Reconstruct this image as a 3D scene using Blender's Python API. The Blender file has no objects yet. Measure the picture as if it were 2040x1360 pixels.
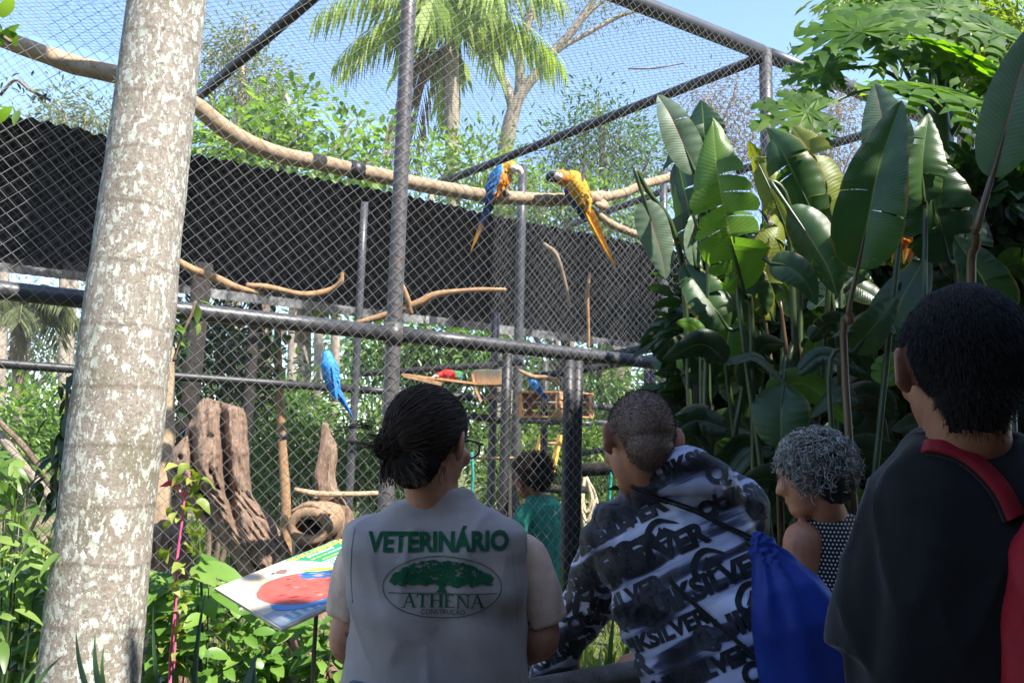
import bpy, bmesh, math, random
import numpy as np
from mathutils import Vector, Matrix, Euler, noise
from mathutils.bvhtree import BVHTree
R = math.radians
SC = bpy.context.scene
COL = SC.collection
rnd = random.Random(7)

# ------------------------------------------------------------------ camera
CAM_Z = 1.45
F_PX, TILT, ROLL = 1683.0, R(8.3), R(1.435)
_r0, _f0, _u0 = Vector((1, 0, 0)), Vector((0, math.cos(TILT), math.sin(TILT))), Vector((0, -math.sin(TILT), math.cos(TILT)))
C_R = math.cos(ROLL) * _r0 + math.sin(ROLL) * _u0
C_U = -math.sin(ROLL) * _r0 + math.cos(ROLL) * _u0
C_F = _f0
C_O = Vector((0, 0, CAM_Z))
cam = bpy.data.objects.new('camera', bpy.data.cameras.new('camera'))
COL.objects.link(cam)
cam.data.sensor_width = 36.0
cam.data.lens = F_PX / 2040 * 36
cam.data.clip_start, cam.data.clip_end = 0.05, 1000
cam.matrix_world = Matrix(((C_R.x, C_U.x, -C_F.x, 0), (C_R.y, C_U.y, -C_F.y, 0), (C_R.z, C_U.z, -C_F.z, CAM_Z), (0, 0, 0, 1)))
SC.camera = cam

# ------------------------------------------------------------------ light
SUN_AZ, SUN_EL = R(46), R(50)          # behind the camera, to its right
to_sun = Vector((math.sin(SUN_AZ) * math.cos(SUN_EL), -math.cos(SUN_AZ) * math.cos(SUN_EL), math.sin(SUN_EL)))
W = bpy.data.worlds.new('World'); SC.world = W; W.use_nodes = True
nt = W.node_tree; nt.nodes.clear()
sky = nt.nodes.new('ShaderNodeTexSky'); sky.sky_type = 'NISHITA'; sky.sun_disc = False
sky.sun_elevation = SUN_EL; sky.sun_rotation = math.pi - SUN_AZ
sky.air_density = 1.0; sky.dust_density = 0.4; sky.ozone_density = 2.6
bg = nt.nodes.new('ShaderNodeBackground'); bg.inputs[1].default_value = 0.13
wo = nt.nodes.new('ShaderNodeOutputWorld')
nt.links.new(sky.outputs[0], bg.inputs[0]); nt.links.new(bg.outputs[0], wo.inputs[0])
sl = bpy.data.lights.new('sun', 'SUN'); sl.energy = 4.4; sl.angle = R(0.53); sl.color = (1, .95, .87)
sun = bpy.data.objects.new('sun', sl); COL.objects.link(sun)
sun.rotation_euler = to_sun.to_track_quat('Z', 'Y').to_euler()
SC.view_settings.view_transform = 'Standard'; SC.view_settings.look = 'None'
SC.view_settings.exposure = 1.75; SC.view_settings.gamma = 1.0; SC.view_settings.use_curve_mapping = False
SC.cycles.max_bounces = 8; SC.cycles.transparent_max_bounces = 8
SC.cycles.use_denoising = True

# ------------------------------------------------------------------ helpers
def P(px, py, d):
    """point of the place seen at (px, py) of the 2040-wide photograph, d metres ahead of the camera"""
    return C_O + (C_R * ((px - 1020) / F_PX) - C_U * ((py - 680) / F_PX) + C_F) * d
WAZ = R(58.1)
WD = Vector((math.sin(WAZ), math.cos(WAZ), 0)); WN = Vector((-math.cos(WAZ), math.sin(WAZ), 0))
def wall(s, z, q): return WD * s + WN * q + Vector((0, 0, z))
def onw(px, py, q):
    r = P(px, py, 1) - C_O
    return C_O + r * (q / r.dot(WN))
def onz(px, py, z):
    r = P(px, py, 1) - C_O
    return C_O + r * ((z - CAM_Z) / r.z)
def srgb(r, g, b):
    f = lambda c: c / 12.92 if c <= .04045 else ((c + .055) / 1.055) ** 2.4
    return (f(r / 255), f(g / 255), f(b / 255), 1)
OFF = {}
def tag(o, label=None, cat=None, group=None, kind=None):
    if label: o['label'] = label
    if cat: o['category'] = cat
    if group: o['group'] = group
    if kind: o['kind'] = kind
    return o
def thing(name, loc, label, cat, group=None):
    o = bpy.data.objects.new(name, None); COL.objects.link(o); o.location = loc; o.empty_display_size = .1
    OFF[o] = Vector(loc)
    return tag(o, label, cat, group)
def link(name, me, mats, parent=None, kind=None):
    o = bpy.data.objects.new(name, me); COL.objects.link(o)
    for m in (mats if isinstance(mats, (list, tuple)) else [mats]): me.materials.append(m)
    if parent is not None:
        o.parent = parent; OFF[o] = OFF.get(parent, Vector())
    else: OFF[o] = Vector()
    if kind: o['kind'] = kind
    return o
def copy_tree(o, parent=None):
    c = o.copy(); COL.objects.link(c)
    if parent is not None: c.parent = parent
    for ch in list(o.children): copy_tree(ch, c)
    return c
def unit(v):
    v = Vector(v); return v.normalized()
def frame(d, hint=(0, 0, 1)):
    d = unit(d); h = Vector(hint)
    if abs(d.dot(h.normalized())) > .97: h = Vector((1, .1, 0))
    x = d.cross(h).normalized(); return x, x.cross(d).normalized()
def smooth_pts(pts, n=6):
    """Catmull-Rom through the points"""
    p = [Vector(a) for a in pts]; p = [p[0] * 2 - p[1]] + p + [p[-1] * 2 - p[-2]]
    out = []
    for i in range(1, len(p) - 2):
        for k in range(n):
            t = k / n
            out.append(.5 * ((2 * p[i]) + (p[i + 1] - p[i - 1]) * t + (2 * p[i - 1] - 5 * p[i] + 4 * p[i + 1] - p[i + 2]) * t * t + (3 * p[i] - p[i - 1] - 3 * p[i + 1] + p[i + 2]) * t ** 3))
    out.append(p[-2]); return out
def lerp_list(vals, n):
    return [float(x) for x in np.interp(np.linspace(0, 1, n), np.linspace(0, 1, len(vals)), vals)]
class MB:
    def __init__(self): self.v = []; self.f = []; self.mi = []; self.uv = []
    def add(self, vs, fs, mi=0, uv=None):
        b = len(self.v); self.v += [tuple(x) for x in vs]
        self.f += [tuple(i + b for i in f) for f in fs]; self.mi += [mi] * len(fs)
        self.uv += uv if uv else [(0, 0)] * len(vs)
        return self
    def tube(self, pts, r, n=8, mi=0, cap=True, flat=1.0, hint=(0, 0, 1), rough=0.0, seed=0, round_end=False):
        pts = [Vector(p) for p in pts]; m = len(pts)
        rs = lerp_list(r, m) if isinstance(r, (list, tuple)) else [r] * m
        if round_end:
            L0, L1 = rs[0], rs[-1]
            a = (pts[0] - pts[1]).normalized(); b = (pts[-1] - pts[-2]).normalized()
            pre = [(pts[0] + a * L0 * k, L0 * math.sqrt(max(0, 1 - k * k))) for k in (.97, .8, .5)]
            post = [(pts[-1] + b * L1 * k, L1 * math.sqrt(max(0, 1 - k * k))) for k in (.5, .8, .97)]
            pts = [p for p, _ in pre] + pts + [p for p, _ in post]; rs = [q for _, q in pre] + rs + [q for _, q in post]; m = len(pts)
        vs, fs, uv = [], [], []; x = None
        for i, p in enumerate(pts):
            d = (pts[min(i + 1, m - 1)] - pts[max(i - 1, 0)])
            d = d.normalized() if d.length > 1e-9 else Vector((0, 0, 1))
            if x is None: x, y = frame(d, hint)
            else:
                x = (x - d * x.dot(d)).normalized(); y = x.cross(d).normalized()
            for k in range(n):
                a = 2 * math.pi * k / n; q = rs[i]
                if rough: q *= 1 + rough * noise.noise(Vector((math.cos(a) * 1.3 + seed * 7.1, math.sin(a) * 1.3, i * .35 + seed)))
                vs.append(p + x * (q * math.cos(a)) + y * (q * flat * math.sin(a))); uv.append((i / max(1, m - 1), k / n))
        for i in range(m - 1):
            for k in range(n):
                a, b = i * n + k, i * n + (k + 1) % n
                fs.append((a, b, b + n, a + n))
        if cap:
            fs.append(tuple(range(n - 1, -1, -1))); fs.append(tuple(range((m - 1) * n, m * n)))
        return self.add(vs, fs, mi, uv)
    def box(self, c, size, ax=None, mi=0):
        c = Vector(c); X, Y, Z = ax if ax else (Vector((1, 0, 0)), Vector((0, 1, 0)), Vector((0, 0, 1)))
        hx, hy, hz = size[0] / 2, size[1] / 2, size[2] / 2
        vs = [c + X * (sx * hx) + Y * (sy * hy) + Z * (sz * hz) for sz in (-1, 1) for sy in (-1, 1) for sx in (-1, 1)]
        return self.add(vs, [(0, 2, 3, 1), (4, 5, 7, 6), (0, 1, 5, 4), (2, 6, 7, 3), (0, 4, 6, 2), (1, 3, 7, 5)], mi)
    def bar(self, a, b, w, h, mi=0, up=(0, 0, 1)):
        a, b = Vector(a), Vector(b); d = (b - a).normalized(); x, y = frame(d, up)
        return self.box((a + b) / 2, (w, (b - a).length, h), (x, d, y), mi)
    def ell(self, c, r, ax=None, nu=14, nv=9, mi=0):
        c = Vector(c); X, Y, Z = ax if ax else (Vector((1, 0, 0)), Vector((0, 1, 0)), Vector((0, 0, 1)))
        if not isinstance(r, (tuple, list)): r = (r, r, r)
        vs = [c - Z * r[2]]; fs = []
        for i in range(1, nv):
            t = -math.pi / 2 + math.pi * i / nv
            for k in range(nu):
                a = 2 * math.pi * k / nu
                vs.append(c + X * (r[0] * math.cos(t) * math.cos(a)) + Y * (r[1] * math.cos(t) * math.sin(a)) + Z * (r[2] * math.sin(t)))
        vs.append(c + Z * r[2]); e = len(vs) - 1
        for k in range(nu):
            fs.append((0, 1 + (k + 1) % nu, 1 + k)); b = 1 + (nv - 2) * nu; fs.append((e, b + k, b + (k + 1) % nu))
        for i in range(nv - 2):
            for k in range(nu):
                a, b = 1 + i * nu + k, 1 + i * nu + (k + 1) % nu
                fs.append((a, b, b + nu, a + nu))
        return self.add(vs, fs, mi)
    def loft(self, rings, n=28, mi=0):
        """rings: (centre, X axis, Y axis, half x, half y, exponent)"""
        vs, fs = [], []; m = len(rings)
        for c, X, Y, a, b, e in rings:
            for k in range(n):
                t = 2 * math.pi * k / n; ct, st = math.cos(t), math.sin(t)
                vs.append(Vector(c) + X * (a * math.copysign(abs(ct) ** (2 / e), ct)) + Y * (b * math.copysign(abs(st) ** (2 / e), st)))
        for i in range(m - 1):
            for k in range(n):
                a, b = i * n + k, i * n + (k + 1) % n
                fs.append((a, b, b + n, a + n))
        fs.append(tuple(range(n - 1, -1, -1))); fs.append(tuple(range((m - 1) * n, m * n)))
        return self.add(vs, fs, mi)
    def mesh(self, name, off=None, smooth=True, uv=False):
        me = bpy.data.meshes.new(name)
        o = off or Vector()
        me.from_pydata([(x - o.x, y - o.y, z - o.z) for x, y, z in self.v], [], self.f)
        if any(self.mi): me.polygons.foreach_set('material_index', self.mi)
        if uv:
            lay = me.uv_layers.new(name='UVMap'); li = np.zeros(len(me.loops), dtype=np.int32); me.loops.foreach_get('vertex_index', li)
            lay.data.foreach_set('uv', np.array(self.uv, dtype=np.float32)[li].ravel())
        if smooth: me.polygons.foreach_set('use_smooth', [True] * len(me.polygons))
        me.update(); return me
    def build(self, name, mats, parent=None, smooth=True, uv=False, kind=None, flat_angle=None):
        o = link(name, self.mesh(name, OFF.get(parent) if parent is not None else None, smooth, uv), mats, parent, kind)
        if flat_angle is not None: o.data.set_sharp_from_angle(angle=R(flat_angle))
        return o
def grid_np(name, V, F, mats, parent=None, kind=None, smooth=True):
    """fast mesh from numpy arrays; F is (n,3) or (n,4)"""
    me = bpy.data.meshes.new(name); V = np.asarray(V, dtype=np.float32); F = np.asarray(F, dtype=np.int32)
    if parent is not None: V = V - np.array(OFF[parent], dtype=np.float32)
    k = F.shape[1]
    me.vertices.add(len(V)); me.vertices.foreach_set('co', V.ravel())
    me.loops.add(F.size); me.loops.foreach_set('vertex_index', F.ravel())
    me.polygons.add(len(F)); me.polygons.foreach_set('loop_start', np.arange(0, F.size, k, dtype=np.int32))
    me.polygons.foreach_set('loop_total', np.full(len(F), k, dtype=np.int32))
    if smooth: me.polygons.foreach_set('use_smooth', np.ones(len(F), dtype=bool))
    me.update(calc_edges=True)
    return link(name, me, mats, parent, kind)
def remesh(mb, voxel, it=4, disp=None):
    """one continuous surface round overlapping closed shapes; disp(co, normal) -> metres along the normal"""
    me = mb.mesh('tmp', None, True); o = bpy.data.objects.new('tmp', me); COL.objects.link(o)
    m = o.modifiers.new('r', 'REMESH'); m.mode = 'VOXEL'; m.voxel_size = voxel; m.use_smooth_shade = True
    if it:
        s = o.modifiers.new('s', 'SMOOTH'); s.iterations = it; s.factor = .5
    dg = bpy.context.evaluated_depsgraph_get()
    out = bpy.data.meshes.new_from_object(o.evaluated_get(dg))
    bpy.data.objects.remove(o); bpy.data.meshes.remove(me)
    if disp:
        no = [v.normal.copy() for v in out.vertices]; co = [v.co.copy() for v in out.vertices]
        for v, c, n in zip(out.vertices, co, no): v.co = c + n * disp(c, n)
    out.polygons.foreach_set('use_smooth', [True] * len(out.polygons)); out.materials.clear(); out.update()
    return out
def put(name, me, mats, parent):
    """link a mesh made in world coordinates under its thing"""
    me.transform(Matrix.Translation(-OFF[parent])); me.name = name
    return link(name, me, mats, parent)

# ------------------------------------------------------------------ materials
class NT:
    def __init__(self, name):
        self.m = bpy.data.materials.new(name); self.m.use_nodes = True; self.t = self.m.node_tree; self.t.nodes.clear()
        self.out = self.n('ShaderNodeOutputMaterial')
    def n(self, typ, **kw):
        x = self.t.nodes.new(typ)
        for k, v in kw.items(): setattr(x, k, v)
        return x
    def l(self, a, b): self.t.links.new(a, b)
    def inp(self, node, key, v):
        if hasattr(v, 'links') or isinstance(v, bpy.types.NodeSocket): self.l(v, node.inputs[key])
        else: node.inputs[key].default_value = v
    def coord(self, kind='Object', scale=(1, 1, 1), rot=(0, 0, 0)):
        c = self.n('ShaderNodeTexCoord'); mp = self.n('ShaderNodeMapping'); mp.inputs[3].default_value = scale; mp.inputs[2].default_value = rot
        self.l(c.outputs[kind], mp.inputs[0]); return mp.outputs[0]
    def noise(self, co, scale, detail=5, rough=.55, dist=0):
        x = self.n('ShaderNodeTexNoise'); x.inputs['Scale'].default_value = scale; x.inputs['Detail'].default_value = detail
        x.inputs['Roughness'].default_value = rough; x.inputs['Distortion'].default_value = dist
        self.l(co, x.inputs['Vector']); return x.outputs[0]
    def vor(self, co, scale, feature='F1'):
        x = self.n('ShaderNodeTexVoronoi', feature=feature); x.inputs['Scale'].default_value = scale
        self.l(co, x.inputs['Vector']); return x.outputs[0]
    def ramp(self, fac, stops, interp='LINEAR'):
        x = self.n('ShaderNodeValToRGB'); r = x.color_ramp; r.interpolation = interp
        while len(r.elements) < len(stops): r.elements.new(.5)
        for e, (p, c) in zip(r.elements, stops):
            e.position = p; e.color = c if isinstance(c, (tuple, list)) else (c, c, c, 1)
        self.l(fac, x.inputs[0]); return x.outputs[0]
    def mix(self, fac, a, b, blend='MIX'):
        x = self.n('ShaderNodeMix', data_type='RGBA', blend_type=blend)
        self.inp(x, 0, fac); self.inp(x, 6, a); self.inp(x, 7, b); return x.outputs[2]
    def math(self, op, a, b=0.0):
        x = self.n('ShaderNodeMath', operation=op); self.inp(x, 0, a); self.inp(x, 1, b); return x.outputs[0]
    def bump(self, h, strength=.4, dist=.01, nrm=None):
        x = self.n('ShaderNodeBump'); x.inputs['Strength'].default_value = strength; x.inputs['Distance'].default_value = dist
        self.l(h, x.inputs['Height'])
        if nrm: self.l(nrm, x.inputs['Normal'])
        return x.outputs[0]
    def bsdf(self, col, rough=.6, metal=0.0, nrm=None, spec=.5, sheen=0, sss=0):
        b = self.n('ShaderNodeBsdfPrincipled'); self.inp(b, 'Base Color', col); self.inp(b, 'Roughness', rough); self.inp(b, 'Metallic', metal)
        b.inputs['Specular IOR Level'].default_value = spec
        if sheen: b.inputs['Sheen Weight'].default_value = sheen
        if sss:
            b.inputs['Subsurface Weight'].default_value = sss; b.inputs['Subsurface Radius'].default_value = (.012, .005, .003); b.inputs['Subsurface Scale'].default_value = 1
        if nrm: self.l(nrm, b.inputs['Normal'])
        return b.outputs[0]
    def done(self, sh): self.l(sh, self.out.inputs[0]); return self.m
def plain(name, stops, scale=8, stretch=(1, 1, 1), rough=.6, bump=.3, bdist=.004, metal=0, spec=.5, detail=6, dist=0, sheen=0, sss=0):
    t = NT(name); co = t.coord('Object', stretch); f = t.noise(co, scale, detail, .6, dist)
    return t.done(t.bsdf(t.ramp(f, stops), rough, metal, t.bump(f, bump, bdist) if bump else None, spec, sheen, sss))
def leafmat(name, cols, transl=.4, rough=.38, tcol=None, spec=.5, bump=0):
    """cols: dark to light; each leaf (mesh island, object) takes its own tone"""
    t = NT(name); g = t.n('ShaderNodeNewGeometry'); oi = t.n('ShaderNodeObjectInfo')
    fr = t.math('FRACT', t.math('ADD', g.outputs['Random Per Island'], oi.outputs['Random']))
    co = t.coord('Object'); f = t.noise(co, 14, 4)
    fac = t.math('ADD', t.math('MULTIPLY', fr, .75), t.math('MULTIPLY', t.math('SUBTRACT', f, .25), .5))
    n = len(cols); c = t.ramp(fac, [(.08 + .84 * i / (n - 1), x) for i, x in enumerate(cols)])
    b = t.bsdf(c, rough, 0, t.bump(f, bump, .003) if bump else None, spec)
    tr = t.n('ShaderNodeBsdfTranslucent'); mx = t.n('ShaderNodeMixShader'); mx.inputs[0].default_value = transl
    hs = t.mix(1.0, c, tcol or (1.5, 1.7, .45, 1), 'MULTIPLY'); t.l(hs, tr.inputs[0])
    t.l(b, mx.inputs[1]); t.l(tr.outputs[0], mx.inputs[2]); return t.done(mx.outputs[0])
def ribleaf(name, c_dark, c_lite, rib, transl=.35, tcol=(1.6, 1.9, .4, 1), rough=.33, veins=34, brown=.0):
    """broad leaf with a pale midrib and close side veins, from UV (u along, v across)"""
    t = NT(name); uv = t.n('ShaderNodeTexCoord').outputs['UV']; sp = t.n('ShaderNodeSeparateXYZ'); t.l(uv, sp.inputs[0])
    av = t.math('ABSOLUTE', t.math('SUBTRACT', sp.outputs[1], .5))
    ph = t.math('MULTIPLY', t.math('SUBTRACT', sp.outputs[0], t.math('MULTIPLY', av, .22)), veins * 6.283)
    w = t.math('SINE', ph); ph2 = t.math('SINE', t.math('MULTIPLY', ph, 3.0))
    co = t.coord('Object'); f = t.noise(co, 6, 5); oi = t.n('ShaderNodeObjectInfo')
    fac = t.math('ADD', t.math('ADD', t.math('MULTIPLY', f, .8), t.math('MULTIPLY', w, .06)), t.math('MULTIPLY', t.math('SUBTRACT', oi.outputs['Random'], .5), .3))
    c = t.ramp(fac, [(.2, c_dark), (.7, c_lite)])
    if brown:
        ed = t.math('ADD', t.math('MULTIPLY', av, 2.0), t.math('MULTIPLY', t.math('SUBTRACT', t.noise(co, 9, 5), .5), .5))
        c = t.mix(t.ramp(ed, [(.93, 0), (1.0, brown)]), c, srgb(140, 110, 50))
    rm = t.ramp(av, [(.012, 1.0), (.024, 0.0)]); c2 = t.mix(rm, c, rib)
    h = t.math('ADD', t.math('MULTIPLY', w, .6), t.math('MULTIPLY', ph2, .25))
    b = t.bsdf(c2, rough, 0, t.bump(h, .2, .003), .5)
    tr = t.n('ShaderNodeBsdfTranslucent'); mx = t.n('ShaderNodeMixShader'); mx.inputs[0].default_value = transl
    t.l(t.mix(1.0, c2, tcol, 'MULTIPLY'), tr.inputs[0]); t.l(b, mx.inputs[1]); t.l(tr.outputs[0], mx.inputs[2]); return t.done(mx.outputs[0])
def hairmat(name, cols, rough=.35):
    t = NT(name); g = t.n('ShaderNodeNewGeometry'); c = t.ramp(g.outputs['Random Per Island'], [(i / (len(cols) - 1), x) for i, x in enumerate(cols)])
    return t.done(t.bsdf(c, rough + .1, 0, None, .25))
# ------------------------------------------------------------------ shared materials
m_pipe = plain('grey_painted_steel', [(.25, (.025, .026, .03, 1)), (.6, (.055, .055, .06, 1)), (.8, (.08, .07, .065, 1))], 9, (1, 1, .5), .42, .25, .003)
m_pipe_dark = plain('dark_steel', [(.3, (.012, .012, .014, 1)), (.75, (.035, .034, .036, 1))], 10, (1, 1, 1), .5, .25, .003)
def _rusty():
    t = NT('rust_flecked_pipe'); co = t.coord('Object'); f = t.noise(co, 5, 7, .7); f2 = t.noise(co, 30, 4)
    base = t.ramp(f2, [(.3, (.05, .048, .05, 1)), (.7, (.095, .088, .09, 1))])
    k = t.ramp(f, [(.56, 0), (.7, 1)]); c = t.mix(k, base, (.11, .055, .035, 1))
    return t.done(t.bsdf(c, .45, .0, t.bump(f2, .25, .002)))
m_pipe_rust = _rusty()
m_wire = plain('weathered_galvanised_wire', [(.3, (.17, .165, .16, 1)), (.7, (.34, .33, .325, 1))], 20, (1, 1, 1), .5, 0, metal=.25)
m_wire_dark = plain('silhouette_wire', [(.3, (.022, .022, .024, 1)), (.7, (.055, .055, .06, 1))], 20, (1, 1, 1), .6, 0)  # wire colour darkened so the mesh reads dark against the sky
m_black = plain('black_corrugated_plastic', [(.3, (.002, .002, .0025, 1)), (.7, (.007, .007, .009, 1))], 5, (1, 1, .3), .8, .2, .002, spec=.08)
m_drift = None
def barkmat(name, stops, crack, sc=3.0, stretch=(6, 6, 1), bdist=.02, bump=.9):
    t = NT(name); co = t.coord('Object', stretch); f = t.noise(co, sc, 8, .68, .6); co2 = t.coord('Object', (stretch[0] * 3, stretch[1] * 3, stretch[2] * 1.2)); f2 = t.noise(co2, sc * 2.2, 6, .7)
    c = t.ramp(f, stops); k = t.ramp(f2, [(.32, 1), (.43, 0)]); c = t.mix(t.math('MULTIPLY', k, .8), c, crack)
    h = t.math('ADD', t.math('MULTIPLY', f, .6), t.math('MULTIPLY', f2, .6))
    return t.done(t.bsdf(c, .85, 0, t.bump(h, bump, bdist), .2))
m_drift = barkmat('weathered_driftwood', [(.3, srgb(112, 86, 70)), (.5, srgb(160, 132, 112)), (.66, srgb(184, 160, 140)), (.8, srgb(168, 124, 88))], srgb(44, 30, 22), 3.4, (9, 9, 1.5), .03, 1.0)
m_branch = barkmat('bare_peeled_branch', [(.3, srgb(134, 112, 88)), (.6, srgb(172, 150, 124)), (.8, srgb(186, 170, 148))], srgb(110, 82, 58), 4, (4, 4, 4), .006, .5)
m_branch2 = barkmat('orange_dead_branch', [(.3, srgb(128, 96, 68)), (.6, srgb(166, 132, 98)), (.8, srgb(192, 166, 132))], srgb(96, 64, 40), 6, (4, 4, 4), .006, .5)
m_darkwood = barkmat('dark_tarred_wood', [(.3, (.015, .013, .012, 1)), (.7, (.045, .038, .034, 1))], (.008, .007, .006, 1), 4, (5, 5, 1), .01)
m_bark_pale = barkmat('pale_bark', [(.3, srgb(112, 100, 88)), (.55, srgb(150, 138, 124)), (.8, srgb(168, 158, 146))], srgb(120, 100, 84), 2.5, (4, 4, 1), .01, .5)
m_bark = barkmat('brown_bark', [(.3, srgb(96, 80, 66)), (.6, srgb(140, 122, 104)), (.85, srgb(165, 150, 132))], srgb(60, 48, 38), 3, (5, 5, 1), .015)
m_plank = barkmat('bare_plank', [(.3, srgb(158, 112, 74)), (.6, srgb(196, 152, 108)), (.85, srgb(214, 176, 134))], srgb(128, 86, 54), 5, (2, 2, 8), .003, .3)

# ------------------------------------------------------------------ ground
def ground():
    t = NT('patchy_grass_and_earth'); co = t.coord('Object'); f = t.noise(co, .55, 8, .62); f2 = t.noise(co, 9, 6, .7)
    c = t.ramp(f, [(.34, (.075, .10, .025, 1)), (.48, (.11, .13, .04, 1)), (.56, (.22, .17, .10, 1)), (.7, (.30, .23, .15, 1))])
    c = t.mix(t.math('MULTIPLY', f2, .5), c, (.04, .05, .015, 1)); m = t.done(t.bsdf(c, .95, 0, t.bump(f2, .8, .03), .1))
    b = MB(); n = 60
    xs = [math.copysign(abs(u) ** 2.2, u) * 320 for u in np.linspace(-1, 1, n)]
    vs = [(x, y + 6, .05 * noise.noise(Vector((x * .3, y * .3, 0))) if abs(x) < 30 and abs(y) < 30 else 0) for y in xs for x in xs]
    fs = [(j * n + i, j * n + i + 1, j * n + n + i + 1, j * n + n + i) for j in range(n - 1) for i in range(n - 1)]
    b.add(vs, fs); o = b.build('ground', m); o['kind'] = 'structure'
ground()
def path():
    t = NT('trodden_earth_path'); co = t.coord('Object'); f = t.noise(co, 6, 8, .7)
    m = t.done(t.bsdf(t.ramp(f, [(.3, (.06, .05, .04, 1)), (.7, (.14, .115, .09, 1))]), .95, 0, t.bump(f, .6, .02), .1))
    b = MB(); n = 40; vs = []
    for i in range(n):
        s = -6 + 18 * i / (n - 1)
        for q in (-1.5 + .12 * math.sin(s * 2.1), .6, 1.6, 2.25 + .1 * math.sin(s * 1.7)):
            p = wall(s, .055 + .03 * noise.noise(Vector((s, q, 3))), q); vs.append(p)
    fs = [(i * 4 + k, i * 4 + k + 1, i * 4 + k + 5, i * 4 + k + 4) for i in range(n - 1) for k in range(3)]
    o = b.add(vs, fs).build('path', m); o['kind'] = 'structure'
path()

# ------------------------------------------------------------------ chain link
def chainlink(name, org, U, V, N, lu, lv, cell, r, mat, parent, sag=0.0, seed=0):
    """woven diamond mesh of zigzag wires; U across, V along the wires"""
    org, U, V, N = [np.array(a, dtype=float) for a in (org, U, V, N)]
    h = cell / 2; nw = int(lu / h); npt = int(lv / h) + 1
    k = np.arange(npt); vv = k * h
    Vs = []
    rg = np.random.RandomState(seed)
    warp_u = rg.normal(0, cell * .05, nw)
    offs = [np.cos(a) * U + np.sin(a) * N for a in (0.3, 2.4, 4.5)]
    for i in range(nw):
        par = (k + i) % 2
        uu = i * h + par * h + np.interp(vv, [0, lv / 3, 2 * lv / 3, lv], rg.normal(0, cell * .04, 4)) * .6 + warp_u[i] * .3
        zz = np.where(par == 1, r * .9, -r * .9)
        if sag:
            zz = zz + sag * np.sin(np.pi * np.clip(uu / lu, 0, 1) * 7) * np.sin(np.pi * vv / lv * 2) - sag * 1.2 * np.abs(np.sin(np.pi * vv / lv))
        pt = org + np.outer(uu, U) + np.outer(vv, V) + np.outer(zz, N)
        Vs.append(np.stack([pt + o * r for o in offs], 1).reshape(-1, 3))
    base = np.arange((npt - 1))[:, None] * 3
    seg = []
    for a in range(3):
        b = (a + 1) % 3; seg.append(np.concatenate([base + a, base + b, base + b + 3, base + a + 3], 1))
    seg = np.concatenate(seg); F = (seg[None] + (np.arange(nw) * npt * 3)[:, None, None]).reshape(-1, 4)
    return grid_np(name, np.concatenate(Vs), F, mat, parent, 'stuff')

ZT, ZM, QF, QB = 4.18, 2.04, 3.60, 6.20
cage = thing('aviary_cage', wall(1.59, 0, QF), 'tall walk-in bird cage of dark steel pipes covered in diamond wire mesh', 'aviary')
def pipe(name, a, b, r, mat=None, n=14, collars=()):
    mb = MB(); a, b = Vector(a), Vector(b)
    mb.tube([a.lerp(b, t) for t in np.linspace(0, 1, 8)], r, n)
    for t in collars: mb.tube([a.lerp(b, t - .012), a.lerp(b, t + .012)], r * 1.22, n)
    return mb.build(name, mat or m_pipe, cage)
for s in (-1.6, 1.59, 4.16, 6.9): pipe('post', wall(s, 0, QF), wall(s, ZT + (.03 if s != 1.59 else 0), QF), .037 if s == 1.59 else .043, m_pipe_rust if s == 1.59 else m_pipe, collars=(.488,))
for a, b in ((-1.6, 1.55), (1.63, 4.12), (4.2, 6.86)):
    pipe('rail', wall(a, ZM, QF), wall(b, ZM, QF), .036)
    pipe('rail', wall(a, ZT, QF), wall(b, ZT, QF), .05)
    pipe('rail', wall(a, .08, QF), wall(b, .08, QF), .03, m_pipe_dark)
# door frame under the middle rail
for s in (2.215, 2.60, 2.655): pipe('post', wall(s, 0, QF + .0), wall(s, ZM - .036, QF), .026 if s < 2.5 else .03, m_pipe if s in (2.27,) else m_pipe_dark)
# roof pipes running back
_p1, _p2 = onz(618, 0, 4.14), onz(400, 190, 4.14); _p0 = _p1 + (_p1 - _p2) * ((_p1.dot(WN) - QF) / ((_p2 - _p1).dot(WN)))
for a, b in ((onz(1522, 113, 4.14), onz(876, 366, 4.14)), (_p0, onz(380, 207, 4.14)), (onz(1760, 258, 4.14), onz(1470, 340, 4.14))): pipe('roof_pipe', a, b, .036, m_pipe_dark)
# back frame
sb = lambda px, py: onw(px, py, QB).dot(WD)
for px, r in ((708, .030), (1031, .042), (984, .035)):
    s = sb(px, 760); pipe('back_post', wall(s, 0, QB), wall(s, 4.13 if px == 1031 else 2.75 if px == 984 else 3.5, QB), r, m_pipe)
p = P(1322, 378, 7.6); pipe('back_post', (p.x, p.y, 0), (p.x, p.y, 4.1), .035)
pipe('roof_pipe', onz(1335, 376, 4.12), onz(1140, 447, 4.12), .033, m_pipe_dark)
for a, b in ((-2.5, 2.42), (2.48, 3.82), (3.9, 8)): pipe('back_rail', wall(a, 2.0, QB), wall(b, 2.0, QB), .03, m_pipe_dark)
for (a, b, da, db, r) in (((700, 746), (1040, 722), 7.2, 7.0, .026), ((1060, 752), (1345, 706), 6.6, 6.3, .03), ((1150, 722), (1400, 672), 6.2, 6.0, .036), ((840, 815), (1000, 838), 7, 7, .028), ((1150, 905), (1400, 860), 6.4, 6.4, .02)):
    pipe('cross_pipe', P(*a, da), P(*b, db), r, m_pipe_dark)
pipe('cross_pipe', P(1185, 842, 6.7), P(1420, 846, 6.4), .02, m_wire); pipe('cross_pipe', P(1035, 838, 6.8), P(1180, 844, 6.7), .02, m_pipe)
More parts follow.
